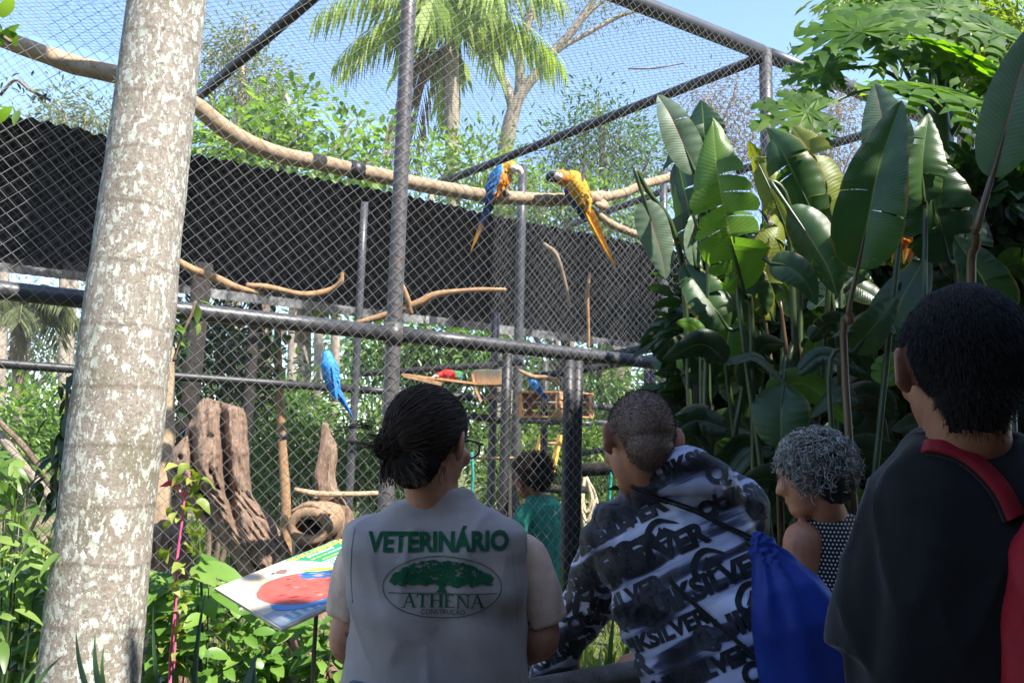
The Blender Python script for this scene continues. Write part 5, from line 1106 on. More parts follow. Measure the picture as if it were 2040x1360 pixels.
def text_mesh(s, size, bold=0.0, align='CENTER', shear=0.0):
    cu = bpy.data.curves.new('t', 'FONT'); cu.body = s; cu.size = size; cu.offset = bold; cu.align_x = align; cu.align_y = 'CENTER'; cu.shear = shear; cu.resolution_u = 3
    o = bpy.data.objects.new('t', cu); COL.objects.link(o); me = bpy.data.meshes.new_from_object(o.evaluated_get(bpy.context.evaluated_depsgraph_get()))
    bpy.data.objects.remove(o); bpy.data.curves.remove(cu); return me
def board_text(s, u, v, size, mat, h=.0012, bold=0):
    me = text_mesh(s, size, bold); c = bp(u, v, h) - OFF[board]; me.transform(Matrix(((sx.x, -sy.x, sz.x, c.x), (sx.y, -sy.y, sz.y, c.y), (sx.z, -sy.z, sz.z, c.z), (0, 0, 0, 1))))
    me.materials.clear(); link('lettering', me, mat, board)
board_text('ARARA-VERMELHA', .80, .06, .028, m_txty, bold=.0012); board_text('(Ara macao)', .80, .115, .022, m_txt, bold=.0006)
rg = random.Random(2)
for (u0, u1, v, mat) in [(.68, .82, .18, m_txty), (.83, .97, .18, m_txt), (.74, .9, .25, m_txty), (.70, .95, .30, m_txt), (.71, .93, .335, m_txt), (.72, .96, .37, m_txt), (.78, .92, .43, m_txty), (.76, .97, .48, m_txt), (.77, .95, .515, m_txt), (.78, .96, .55, m_txt), (.80, .9, .62, m_txty), (.79, .97, .67, m_txt), (.80, .96, .705, m_txt), (.80, .97, .74, m_txt), (.82, .95, .8, m_txt), (.82, .97, .84, m_txt)]:
    u = u0
    while u < u1:       # rows of print too small to read: word-length dashes
        w = min(rg.uniform(.012, .04), u1 - u); poly('print', [(u, v), (u + w, v), (u + w, v + .016), (u, v + .016)], .0013, mat); u += w + .008
# ------------------------------------------------------------------ wooden rail in front of the visitors
m_rail = barkmat('grey_weathered_rail', [(.3, srgb(92, 88, 84)), (.6, srgb(130, 124, 118)), (.85, srgb(150, 146, 140))], srgb(50, 46, 42), 4, (3, 3, 3), .006, .6)
fence = thing('wooden_railing', wall(1.0, 0, 1.85), 'weathered grey wooden railing the visitors lean on', 'railing')
ra, rb = P(1130, 1352, 2.18), P(1340, 1334, 2.42); rdir = (rb - ra); rdir.z = 0; rdir.normalize(); rz = (ra.z + rb.z) / 2
ra, rb = Vector((ra.x, ra.y, rz)), Vector((rb.x, rb.y, rz))
mb = MB(); a, b = ra - rdir * 1.6, rb + rdir * 2.6; mb.tube([a.lerp(b, t / 14) for t in range(15)], .042, 12, rough=.12, flat=.7); mb.build('top_rail', m_rail, fence)
for t in (-1.5, .9, 2.2): mb = MB(); p = ra + rdir * t; mb.tube([(p.x, p.y, 0), (p.x, p.y, rz - .02)], .05, 10, rough=.1); mb.build('post', m_rail, fence)
mb = MB(); mb.tube([(a + Vector((0, 0, -.42))).lerp(b + Vector((0, 0, -.42)), t / 10) for t in range(11)], .035, 10, rough=.12); mb.build('lower_rail', m_rail, fence)
# ------------------------------------------------------------------ unseen shade trees, crowns laid out for the shade; hedge added against sky light
U_, V_ = Vector((math.cos(SUN_AZ), math.sin(SUN_AZ), 0)), Vector((math.sin(SUN_AZ), -math.cos(SUN_AZ), 0))
ar = lambda a, b, st=.5: [a + st * i for i in range(int((b - a) / st) + 1)]
def shade_tree(label, foot, cols, v1, seed, dens, gap=0.0):
    root = thing('shade_tree', foot, label, 'tree', 'shade trees along the path'); rg = random.Random(seed); blobs = []
    for u, v0 in cols:
        for v in ar(v0, v1):
            if rg.random() < gap: continue
            blobs.append((tuple(U_ * (u + rg.uniform(-.1, .1)) + V_ * (v + rg.uniform(-.02, .12)) + Vector((0, 0, 4.75 + rg.uniform(0, .35)))), (.42, .42, .24)))
    ctr = sum((Vector(b[0]) for b in blobs), Vector()) / len(blobs); f = Vector(foot); top = f.lerp(Vector((ctr.x, ctr.y, 0)), .25) + Vector((0, 0, 4.2)); mb = MB(); mb.tube(smooth_pts([f, f + Vector((.08, .05, 2)), top], 6), [.22, .17, .14], 12, rough=.12)
    for c, r in blobs: mb.tube(smooth_pts([top, top.lerp(Vector(c), .5) + Vector((0, 0, .12)), Vector(c)], 4), [.06, .03, .01], 5)
    mb.build('trunk', m_bark, root); crown(blobs, dens * len(blobs), 13, .11, .19, lf_mid, root, 300 + seed, .55, .2, 0)
shade_tree('broad shade tree standing over the visitors', (5.0, -2.4, 0), ((1.35, 1.65), (1.75, 1.5), (2.15, 1.55), (2.55, 1.75), (2.95, 1.9)), 4.2, 1, 30)
shade_tree('shade tree behind the photographer side of the path', (-.5, -4.6, 0), [(u, 1.55) for u in ar(-3.5, .0)] + [(.5, 1.7), (.95, 1.95)], 4.2, 2, 26)
shade_tree('open crowned shade tree over the broad leaved plants', (5.4, .9, 0), [(u, 1.6) for u in ar(3.4, 5.6)], 3.4, 3, 18, .3)
def hedge():
    root = thing('sky_block_hedge', (1, -4.2, 0), 'unseen tall hedge added behind the camera to block sky light', 'hedge'); blobs = []
    for x in np.arange(-6, 7.1, 1.0):
        for z in np.arange(.5, 4.4, .95): blobs.append(((x, -4.6 - .3 * math.sin(x * 2 + z), z), (.75, .5, .7)))
    for y in np.arange(-4, 2.4, 1.0):
        for z in np.arange(.5, 4.4, .95): blobs.append(((6.2 + .3 * math.sin(y * 2 + z), y, z), (.5, .75, .7)))
    mb = MB()
    for x in np.arange(-6, 7, 1.5): mb.tube([(x, -4.7, 0), (x + .1, -4.7, 2.5), (x, -4.7, 4.2)], [.06, .05, .02], 6)
    mb.build('stem', m_darkwood, root); crown(blobs, 34 * len(blobs), 8, .16, .30, lf_dark, root, 400, .55, .3, 0, 'foliage')
hedge()
# ------------------------------------------------------------------ people
def skinmat(name, a, b):
    t = NT(name); co = t.coord('Object'); f = t.noise(co, 18, 5, .6); f2 = t.noise(co, 220, 3)
    return t.done(t.bsdf(t.ramp(f, [(.3, a), (.7, b)]), .5, 0, t.bump(f2, .25, .0015), .4, 0, .12))
sk_light = skinmat('light_skin', srgb(176, 122, 100), srgb(204, 150, 124)); sk_tan = skinmat('tan_skin', srgb(158, 104, 80), srgb(186, 130, 102)); sk_warm = skinmat('warm_skin', srgb(170, 112, 86), srgb(196, 138, 108)); sk_brown = skinmat('brown_skin', srgb(120, 76, 56), srgb(146, 96, 72))
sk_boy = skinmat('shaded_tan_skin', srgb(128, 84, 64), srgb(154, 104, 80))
def cloth(name, stops, scale=30, rough=.9, sheen=.2, weave=900, bump=.25):
    t = NT(name); co = t.coord('Object'); f = t.noise(co, scale, 5, .6); w = t.noise(co, weave * .35, 2); g = t.noise(co, 7, 4)
    h = t.math('ADD', t.math('MULTIPLY', w, .35), t.math('MULTIPLY', g, .8))
    return t.done(t.bsdf(t.ramp(f, stops), rough, 0, t.bump(h, bump, .006), .2, sheen))
m_eye = plain('eye_white', [(.3, (.7, .68, .65, 1)), (.7, (.75, .73, .7, 1))], 10, rough=.2, bump=0)
m_shoe = cloth('dark_shoe', [(.3, (.02, .02, .022, 1)), (.7, (.05, .05, .05, 1))]); m_jean = cloth('blue_jeans', [(.3, (.03, .045, .08, 1)), (.7, (.06, .085, .14, 1))]); m_trous = cloth('dark_trousers', [(.3, (.018, .018, .022, 1)), (.7, (.035, .035, .04, 1))])
def axes(face, up):
    f = unit(face); u = Vector(up) - f * f.dot(Vector(up)); u.normalize(); return f.cross(u).normalized(), f, u
def head(mb, c, face, up, s=1.0, neck=None, nr=.056, ear=1.0):
    x, f, u = axes(face, up); c = Vector(c); A3 = (x, f, u); q = lambda a, b, d: c + x * (a * s) + f * (b * s) + u * (d * s)
    E = lambda p, r: mb.ell(p, tuple(k * s for k in r), A3, 18, 12)
    E(q(0, -.010, .014), (.075, .096, .088)); E(q(0, .034, -.042), (.063, .060, .078)); E(q(0, .058, -.092), (.042, .040, .032)); E(q(0, -.05, -.045), (.056, .045, .05))
    E(q(0, .074, .018), (.052, .022, .020)); E(q(0, .090, -.066), (.022, .014, .012)); mb.tube([q(0, .086, .012), q(0, .102, -.012), q(0, .112, -.034)], [.009 * s, .011 * s, .014 * s], 10, round_end=True)
    for k in (-1, 1): E(q(k * .042, .07, -.03), (.022, .026, .022))
    for k in (-1, 1):
        b = q(k * .078, -.004, -.012); back = (x * k * .62 - f * .78).normalized(); nn = (x * k * .78 + f * .62).normalized()
        mb.ell(b + back * .006 * s, (.007 * s * ear, .017 * s * ear, .029 * s * ear), (nn, back, u), 12, 9)
        ring = [b + back * (s * ear * (.008 + .0165 * math.cos(a))) + u * (s * ear * .031 * math.sin(a)) + nn * .004 * s for a in [R(d) for d in range(-70, 200, 30)]]
        mb.tube(ring, .0048 * s * ear, 7, round_end=True); mb.ell(b + back * .001 * s - u * .028 * s * ear, (.007 * s, .010 * s, .010 * s), (nn, back, u), 10, 8)
    if neck is not None:
        nk = Vector(neck); mb.tube(smooth_pts([q(0, -.018, -.03), q(0, -.012, -.085).lerp(nk, .35), nk], 4), [nr * .98, nr * .95, nr * 1.12], 18, round_end=True)
def eyes(root, c, face, up, s=1.0):
    x, f, u = axes(face, up); c = Vector(c)
    for k in (-1, 1):
        mb = MB(); mb.ell(c + x * (k * .031 * s) + f * (.064 * s) - u * .004 * s, .0105 * s, nu=12, nv=8); mb.build('eye', m_eye, root)
        mb = MB(); mb.ell(c + x * (k * .031 * s) + f * (.0715 * s) - u * .004 * s, .0045 * s, nu=10, nv=6); mb.build('iris', m_beak, root)
def hand(mb, w, d, pn, side, curl=.5, s=1.0):
    """w wrist, d towards the knuckles, pn out of the palm, side +1: thumb on d x pn side"""
    d = unit(d); pn = (Vector(pn) - d * d.dot(Vector(pn))).normalized(); x = d.cross(pn).normalized() * side; w = Vector(w); L = .088 * s
    for k in range(4): mb.tube([w + x * ((k - 1.5) * .010 * s), w + d * L * .5 + x * ((1.5 - k) * .018 * s), w + d * L + x * ((1.5 - k) * .0205 * s)], [.016 * s, .0145 * s, .0125 * s], 8, round_end=True)
    for k, ln in enumerate((.072, .080, .075, .058)):
        p = w + d * L * .93 + x * ((1.5 - k) * .021 * s); pts = [w + d * L * .6 + x * ((1.5 - k) * .019 * s), p]; a = .15 + curl * .35 + .05 * k; dd = d + x * ((1.5 - k) * .06)
        for seg in (.45, .32, .23):
            v = (dd * math.cos(a) + pn * math.sin(a)).normalized(); pts.append(pts[-1] + v * (ln * seg * s)); a += curl * .75
        mb.tube(pts, [.0105 * s, .0098 * s, .0092 * s, .0085 * s, .0072 * s], 8, round_end=True)
    b = w + d * .022 * s + x * .026 * s; m = b + (x * .75 + d * .6 + pn * .25).normalized() * .042 * s; e = m + (x * .25 + d * .9 + pn * .4 * (1 + curl)).normalized() * .032 * s; t = e + (d * .9 + pn * .6 * (1 + curl) - x * .1).normalized() * .024 * s
    mb.tube([w + d * .01 * s + x * .012 * s, b, m, e, t], [.015 * s, .0145 * s, .0115 * s, .010 * s, .0075 * s], 8, round_end=True)
def arm(mb, sh, el, wr, r=(.05, .046, .042, .036, .027)):
    sh, el, wr = Vector(sh), Vector(el), Vector(wr)
    mb.tube(smooth_pts([sh, sh.lerp(el, .5), el, el.lerp(wr, .35), wr], 5), list(r), 14, round_end=True)
def legs_mb(mb, hip, ax, foot, r=(.085, .075, .052, .05, .038), spread=.085):
    for k in (-1, 1):
        a = Vector(hip) + ax * (k * spread * .95); f = Vector((foot.x, foot.y, .09)) + ax * (k * spread * 1.15); kn = a.lerp(f, .5) + Vector((0, .02, 0)); mb.tube(smooth_pts([a, a.lerp(kn, .5), kn, kn.lerp(f, .35), f], 5), list(r), 14, round_end=True)
def lower_body(root, hip, ax, face, foot, mat, wide=.18, deep=.13, spread=.085, leg=1.0):
    hip, foot = Vector(hip), Vector(foot); mb = MB(); Y = Vector(face); Y.z = 0; Y.normalize()
    mb.loft([(hip + Vector((0, 0, .10)), ax, Y, wide * .96, deep * .95, 2.4), (hip, ax, Y, wide, deep, 2.4), (hip - Vector((0, 0, .10)), ax, Y, wide * .98, deep, 2.4)], 24)
    legs_mb(mb, hip - Vector((0, 0, .04)), ax, foot, tuple(q * leg for q in (.108, .098, .074, .070, .066)), spread)
    me = remesh(mb, .012, 3, lambda c, n: .006 * noise.noise(Vector((c.x * 12, c.y * 12, c.z * 5)))); put('trousers', me, mat, root)
    for k in (-1, 1):
        mb = MB(); f = Vector((foot.x, foot.y, 0)) + ax * (k * spread * 1.15); X = Vector((Y.y, -Y.x, 0))
        mb.tube(smooth_pts([f - Y * .06 + Vector((0, 0, .045)), f + Y * .03 + Vector((0, 0, .05)), f + Y * .11 + Vector((0, 0, .04)), f + Y * .17 + Vector((0, 0, .03))], 4), [.042, .046, .046, .03], 14, round_end=True); mb.ell(f + Vector((0, 0, .075)), (.042, .05, .05))
        me = remesh(mb, .010, 2)
        for v in me.vertices: v.co.z = max(v.co.z, .006)
        put('shoe', me, m_shoe, root)
def fold_fn(sc, amp, seed=0, extra=None):
    def f(c, n):
        p = Vector((c.x * sc[0] + seed, c.y * sc[1], c.z * sc[2])); a = noise.noise(p); r = 1 - abs(noise.noise(p * 1.7 + Vector((3, 1, 2)))) * 2
        return amp * (a * .8 + .6 * r * r * (1 if r > 0 else 0) - .2) + (extra(c, n) if extra else 0)
    return f
class Decals:
    """flat print laid on a garment: shapes drawn in a plane, dropped onto the cloth and kept 1-2 mm proud of it"""
    def __init__(self, obj):
        off = OFF[obj]; me = obj.data; self.t = BVHTree.FromPolygons([v.co + off for v in me.vertices], [tuple(p.vertices) for p in me.polygons]); self.mb = MB(); self.k = 0
    def drop(self, pts2, faces, c, ux, uy, d, lift=.0016):
        out = []; self.k += 1
        for x, y in pts2:
            p = c + ux * x + uy * y; h, n, i, dist = self.t.ray_cast(p - d * .8, d)
            if h is None or n.dot(d) > -.12: out.append(None)
            else: out.append(h - d * (lift + .00002 * (self.k % 25)) + n * .0006)
        idx = {}; vs = []
        for i, o in enumerate(out):
            if o is not None: idx[i] = len(vs); vs.append(o)
        fs = [tuple(idx[i] for i in f) for f in faces if all(i in idx for i in f)]
        fs = [f for f in fs if max((vs[a] - vs[b]).length for a in f for b in f) < .05]
        self.mb.add(vs, fs)
    def shape(self, poly, *a, edge=.012, **kw):
        bm = bmesh.new(); bm.faces.new([bm.verts.new((x, y, 0)) for x, y in poly]); self._bm(bm, edge, *a, **kw)
    def _bm(self, bm, edge, *a, **kw):
        bmesh.ops.triangulate(bm, faces=bm.faces)
        for _ in range(5):
            es = [e for e in bm.edges if e.calc_length() > edge]
            if not es: break
            bmesh.ops.subdivide_edges(bm, edges=es, cuts=1); bmesh.ops.triangulate(bm, faces=bm.faces)
        bm.verts.index_update(); self.drop([(v.co.x, v.co.y) for v in bm.verts], [tuple(v.index for v in f.verts) for f in bm.faces], *a, **kw); bm.free()
    def text(self, s, size, c, ux, uy, d, bold=0, shear=0, edge=.012, sx=1.0, **kw):
        me = text_mesh(s, size, bold, 'CENTER', shear); bm = bmesh.new(); bm.from_mesh(me); bpy.data.meshes.remove(me)
        for v in bm.verts: v.co.x *= sx
        self._bm(bm, edge, c, ux, uy, d, **kw)
    def build(self, name, mat, parent): return self.mb.build(name, mat, parent, kind='stuff')
def ribbon_strands(name, paths, w, mat, parent):
    """thin three sided hairs; paths (n, k, 3)"""
    Pth = np.asarray(paths, dtype=float); n, k, _ = Pth.shape; tv = np.gradient(Pth, axis=1); ref = np.random.RandomState(1).normal(0, 1, (n, 1, 3)); x = np.cross(tv, ref); x /= np.linalg.norm(x, axis=2)[..., None] + 1e-9
    y = np.cross(tv, x); y /= np.linalg.norm(y, axis=2)[..., None] + 1e-9; ww = (w * np.linspace(1, .35, k))[None, :, None]
    V = np.stack([Pth + x * ww, Pth - x * ww * .5 + y * ww * .86, Pth - x * ww * .5 - y * ww * .86], 2).reshape(-1, 3); b = (np.arange(n) * k * 3)[:, None, None]
    seg = np.array([[i * 3 + a, i * 3 + (a + 1) % 3, (i + 1) * 3 + (a + 1) % 3, (i + 1) * 3 + a] for i in range(k - 1) for a in range(3)])[None]
    return grid_np(name, V, (seg + b).reshape(-1, 4), mat, parent, 'stuff')
m_underhair = plain('matted_under_hair', [(.3, (.007, .005, .004, 1)), (.7, (.02, .013, .010, 1))], 40, (1, 1, 1), .85, .6, .004, spec=.1)
def scalp_dirs(n, seed, test):
    rg = np.random.RandomState(seed); out = []
    while len(out) < n:
        v = rg.normal(0, 1, 3); v /= np.linalg.norm(v)
        if test(v, rg): out.append(v)
    return np.array(out)

def scalp_hair(body, hc, axs, s, test, n, seed, m_scalp):
    """strand roots on the head's own surface where test(x, f, u) > 0; those faces take the scalp colour"""
    x, f, u = axs; off = OFF[body]; me = body.data; rg = np.random.RandomState(seed); rt, nr, ar_ = [], [], []; me.materials.append(m_scalp)
    for p in me.polygons:
        c = p.center + off - hc
        if c.length > .2: continue
        w = test(c.dot(x) / s, c.dot(f) / s, c.dot(u) / s)
        if w <= 0: continue
        if w > .35: p.material_index = 1
        rt.append(p.center + off); nr.append(p.normal.copy()); ar_.append(p.area * min(1, w))
    a = np.array(ar_); i = rg.choice(len(a), n, p=a / a.sum()); rt, nr = np.array([tuple(v) for v in rt]), np.array([tuple(v) for v in nr])
    return rt[i] + rg.normal(0, .0025, (n, 3)) , nr[i], rg
# ---------------------------------------------------- woman in the vest
def vet():
    D = 1.92; root = thing('person', gnd(872, 1.95), 'person with a messy dark bun and glasses, seen from behind in a grey green-lettered vest', 'person'); X, Y, Z = Vector((1, 0, 0)), Vector((0, 1, 0)), Vector((0, 0, 1))
    hc = P(858, 876, 1.90); face = Vector((math.sin(R(27)), math.cos(R(27)), -.12)); nk = P(872, 1012, 1.93)
    mb = MB(); head(mb, hc, face, Z, 1.0, nk, .058)
    yz = lambda y, d=D: P(872, y, d)
    mb.loft([(yz(1015), X, Y, .08, .06, 2.2), (yz(1060), X, Y, .17, .085, 2.4), (yz(1150), X, Y, .185, .11, 2.4), (yz(1300), X, Y, .18, .11, 2.4), (yz(1480), X, Y, .185, .115, 2.4)], 24)
    lw, rw = P(805, 1335, 2.16), P(985, 1330, 2.18)
    arm(mb, P(735, 1120, 1.95), P(694, 1278, 1.94), lw, (.052, .05, .044, .043, .028)); arm(mb, P(1025, 1120, 1.95), P(1078, 1268, 1.94), rw, (.052, .05, .044, .043, .028))
    hand(mb, lw, (P(860, 1342, 2.24) - lw), (0, .2, -1), -1, .7); hand(mb, rw, (P(920, 1338, 2.26) - rw), (0, .2, -1), 1, .7)
    legs_mb(mb, Vector((yz(1480).x, D, .86)), X, Vector((yz(1480).x, D + .02, 0)))
    put('body', remesh(mb, .0058, 3), sk_light, root); eyes(root, hc, face, Z)
    m_tee = cloth('pale_pink_cotton', [(.3, srgb(200, 168, 148)), (.7, srgb(224, 194, 174))])
    mb = MB()
    mb.tube(smooth_pts([P(748, 1085, 1.95), P(722, 1112, 1.95), P(706, 1165, 1.94), P(698, 1222, 1.94)], 5), [.04, .055, .058, .056], 20); mb.tube(smooth_pts([P(1010, 1085, 1.95), P(1040, 1112, 1.95), P(1066, 1170, 1.94), P(1082, 1236, 1.94)], 5), [.04, .056, .06, .057], 20)
    mb.loft([(yz(1012), X, Y, .066, .066, 2.1), (yz(1050), X, Y, .15, .08, 2.3), (yz(1200), X, Y, .17, .10, 2.4)], 24)
    put('shirt', remesh(mb, .008, 2, fold_fn((14, 14, 9), .0055, 2)), m_tee, root)
    def vfold(c, n):
        z = c.z; x = c.x - yz(1200).x; r = .008 * math.sin(x * 34 + 9 * z + 3 * noise.noise(c * 4)) * max(0, min(1, (1.3 - z) * 3)); dgl = .013 * max(0, noise.noise(Vector((x * 5 + z * 6, 2, x * -3 + z * 9)))) ; return r + dgl + .0055 * math.sin((x * .6 + z) * 40 + 4 * noise.noise(c * 6)) * max(0, .5 + noise.noise(c * 3))
    mb = MB(); mb.loft([(yz(980), X, Y, .060, .060, 2.1), (yz(998), X, Y, .080, .07, 2.1), (yz(1018), X, Y, .125, .078, 2.3), (yz(1034), X, Y, .178, .088, 2.6), (yz(1052), X, Y, .206, .100, 3.0), (yz(1090), X, Y, .211, .116, 3.2), (yz(1160), X, Y, .207, .128, 3.0), (yz(1260), X, Y, .204, .13, 2.9), (yz(1380), X, Y, .206, .132, 2.8), (yz(1560), X, Y, .212, .138, 2.7)], 40)
    t = NT('grey_vest_canvas'); co = t.coord('Object'); f = t.noise(co, 6, 6, .6); w = t.noise(co, 420, 2)
    m_vest = t.done(t.bsdf(t.ramp(f, [(.3, srgb(148, 138, 136)), (.7, srgb(172, 161, 158))]), .85, 0, t.bump(t.math('ADD', t.math('MULTIPLY', w, .3), f), .25, .008), .2, .2))
    vest = put('vest', remesh(mb, .0075, 3, fold_fn((8, 8, 2.6), .010, 5, vfold)), m_vest, root)
    dc = Decals(vest); d = Vector((.0, 1, .0)); c0 = P(872, 1150, 1.80); k = 1.80 / F_PX; q = lambda px, py: P(px, py, 1.80)
    m_grn = cloth('green_screen_print', [(.26, srgb(70, 110, 92)), (.38, srgb(14, 74, 48)), (.75, srgb(20, 92, 60))])
    ux = (Vector((1, 0, .035))).normalized(); uy = Vector((-.035, 0, 1)).normalized()
    dc.text('VETERINÁRIO', .056, q(873, 1081), ux, uy, d, .0022, 0, .008, .87)
    cx, cy = 881, 1168; ux = Vector((1, 0, .012)).normalized(); uy = Vector((-.012, 0, 1)).normalized(); ec = q(cx, cy); a0, b0 = 118 * k, 60 * k; N = 72
    for i in range(N):
        t0, t1 = 2 * math.pi * i / N, 2 * math.pi * (i + 1) / N; g = .0009
        dc.shape([((a0 + s * g) * math.cos(t), (b0 + s * g) * math.sin(t)) for s, t in ((-1, t0), (1, t0), (1, t1), (-1, t1))], ec, ux, uy, d, edge=.02)
    r = random.Random(8); tc = q(880, 1146)
    for i in range(430):       # umbrella crown of a spreading tree
        x = r.uniform(-1, 1); top = 1 - .9 * abs(x) ** 2.4; y = r.uniform(-.30 + .18 * abs(x), top) if r.random() < .8 else r.uniform(-.42, -.1); px, py = x * 97 * k, (y * 34 - 4) * k; w, h = r.uniform(3, 10) * k, r.uniform(1.5, 4) * k
        dc.shape([(px + w * math.cos(a) * r.uniform(.6, 1.15), py + h * math.sin(a) * r.uniform(.6, 1.15)) for a in [2 * math.pi * j / 9 for j in range(9)]], tc, ux, uy, d, edge=.02)
    tb = q(880, 1172); dc.shape([(-12 * k, -6 * k), (12 * k, -6 * k), (6 * k, 1 * k), (4.5 * k, 8 * k), (12 * k, 18 * k), (7 * k, 18 * k), (1 * k, 10 * k), (-3 * k, 18 * k), (-12 * k, 20 * k), (-5 * k, 9 * k), (-5 * k, 1 * k)], tb, ux, uy, d, edge=.012)
    dc.shape([(-108 * k, -.8 * k), (108 * k, -.8 * k), (108 * k, .8 * k), (-108 * k, .8 * k)], q(882, 1180), ux, uy, d)
    def serif(ch, x0, W, H, c):
        """thick and thin strokes with slab feet"""
        T, t, s = .18 * W, .07 * W, .06 * H; S = lambda pts: dc.shape([(x0 + x * W, y * H) for x, y in pts], c, ux, uy, d)
        tw, nn, ss = T / W, t / W, s / H
        foot = lambda x, y, w=.3: S([(x - w / 2, y), (x + w / 2, y), (x + w / 2, y + ss), (x - w / 2, y + ss)])
        if ch == 'A': S([(.10, 0), (.10 + nn, 0), (.53, 1), (.46, 1)]); S([(.76, 0), (.76 + tw, 0), (.56, 1), (.44, 1)]); S([(.28, .34), (.74, .34), (.74, .40), (.28, .40)]); foot(.12, 0, .28); foot(.85, 0, .34)
        if ch == 'T': S([(.41, 0), (.59, 0), (.59, 1), (.41, 1)]); S([(.06, .93), (.94, .93), (.94, 1), (.06, 1)]); S([(.06, .74), (.11, .74), (.14, .94), (.06, .94)]); S([(.94, .74), (.89, .74), (.86, .94), (.94, .94)]); foot(.5, 0, .4)
        if ch == 'H':
            for x in (.12, .70): S([(x, 0), (x + tw, 0), (x + tw, 1), (x, 1)]); foot(x + tw / 2, 0, .34); foot(x + tw / 2, .94, .34)
            S([(.28, .48), (.72, .48), (.72, .54), (.28, .54)])
        if ch == 'E': S([(.14, 0), (.32, 0), (.32, 1), (.14, 1)]); S([(.06, 0), (.86, 0), (.86, .06), (.06, .06)]); S([(.06, .94), (.82, .94), (.82, 1), (.06, 1)]); S([(.3, .49), (.66, .49), (.66, .55), (.3, .55)]); S([(.86, .06), (.82, .06), (.80, .04), (.9, .26)]); S([(.82, .94), (.77, .94), (.8, .78), (.82, .78)])
        if ch == 'N': S([(.14, 0), (.14 + nn, 0), (.14 + nn, 1), (.14, 1)]); S([(.80, 0), (.80 + nn, 0), (.80 + nn, 1), (.80, 1)]); S([(.10, 1), (.28, 1), (.87, 0), (.80, 0)]); foot(.17, 0, .28); foot(.83, .94, .28); foot(.14, .94, .2)
    x = -80 * k; base = q(882, 1208)
    for ch, w in zip('ATHENA', (28, 26, 30, 25, 30, 28)): serif(ch, x, w * k, (26 if ch != 'A' else 27) * k, base); x += (w - .8) * k
    dc.text('CONSTRUÇÃO', .0145, q(883, 1217), ux, uy, d, .0001, 0, .02, .95)
    dc.build('lettering', m_grn, vest); dcv = dc
    body = [o for o in root.children if o.name.startswith('body')][0]; dc = Decals(body); m_tat = plain('tattoo_ink', [(.3, (.03, .035, .04, 1)), (.7, (.05, .05, .06, 1))], 20, bump=0)
    ux = Vector((1, 0, .22)).normalized(); uy = Vector((-.22, 0, 1)).normalized(); dc.text('REMEMBER', .016, P(1086, 1229 + 12, 1.86), ux, uy, d, .0003, 0, .008); dc.text('WHO YOU ARE', .015, P(1084, 1254, 1.86), ux, uy, d, .0003, 0, .008)
    for pts in ([(-6, 12), (-2, 18), (4, 12), (0, 4), (6, 0)], [(-8, -6), (-4, -14), (0, -6), (4, -16), (9, -4)]):
        pl = smooth_pts([Vector((a * k, b * k, 0)) for a, b in pts], 5)
        for a, b in zip(pl[:-1], pl[1:]):
            n2 = Vector((-(b - a).y, (b - a).x, 0)).normalized() * .0008; dc.shape([((a + n2).x, (a + n2).y), ((a - n2).x, (a - n2).y), ((b - n2).x, (b - n2).y), ((b + n2).x, (b + n2).y)], P(690, 1258, 1.86), Vector((1, 0, 0)), Vector((0, 0, 1)), d, edge=.02)
    dc.build('tattoo', m_tat, body)
    tr = dcv.t
    for ln in ([(1040, 1050), (1050, 1100), (1052, 1150), (1050, 1200)], [(706, 1050), (700, 1100), (699, 1150), (702, 1200)], [(1012, 1046), (1022, 1100), (1030, 1180), (1034, 1260), (1036, 1356)]):
        pts = []
        for p in smooth_pts([Vector((a_, b_, 0)) for a_, b_ in ln], 8):
            dv_ = unit(P(p.x, p.y, 1) - C_O); h_ = tr.ray_cast(C_O, dv_)
            if h_[0] is not None and h_[3] < 2.3: pts.append(h_[0] - dv_ * .0004)
        if len(pts) > 3: mb = MB(); mb.tube(pts, .0017, 6); mb.build('seam', m_vest, vest)
    # hair
    hm = hairmat('dark_brown_hair', [(.016, .009, .006, 1), (.035, .019, .012, 1), (.085, .045, .026, 1), (.025, .014, .010, 1)], .38)
    x, f, u = axes(face, Z); H = lambda a, b, c: hc + x * a + f * b + u * c; mb = MB()
    mb.ell(H(0, -.020, .022), (.086, .104, .094), (x, f, u), 20, 14); mb.ell(H(0, -.058, -.055), (.062, .05, .062), (x, f, u)); mb.ell(H(-.02, -.045, -.01), (.070, .065, .072), (x, f, u))
    bun = P(784, 884, 1.84)
    for dx, dy, r in ((0, 0, .034), (-14, 10, .027), (10, -16, .026), (6, 20, .026), (-16, -12, .022), (22, 4, .03)): mb.ell(bun + P(1020 + dx, 680 + dy, 1.84) - P(1020, 680, 1.84), r)
    def hdisp(c, n): return .004 * noise.noise(Vector((c.x * 22, c.y * 22, c.z * 60))) + .002 * noise.noise(c * 90)
    me = remesh(mb, .007, 3, hdisp)
    bm = bmesh.new(); bm.from_mesh(me)      # leave the face, ears and nape free
    kill = [v for v in bm.verts if ((v.co - hc).dot(f) > .052 and (v.co - hc).dot(u) < .055) or ((v.co - hc).dot(f) > -.022 and (v.co - hc).dot(u) < .012 and abs((v.co - hc).dot(x)) > .05 and (v.co - hc).dot(x) > 0) or (v.co - hc).dot(u) < -.116]
    bmesh.ops.delete(bm, geom=kill, context='VERTS'); bm.to_mesh(me); bm.free(); put('hair', me, m_underhair, root)
    rg = np.random.RandomState(2); paths = []; xb, fb, ub = [np.array(v) for v in (x, f, u)]; h0 = np.array(hc); bb = np.array(bun); c2 = h0 - fb * .020 + ub * .022; dirb = bb - c2; dirb /= np.linalg.norm(dirb)
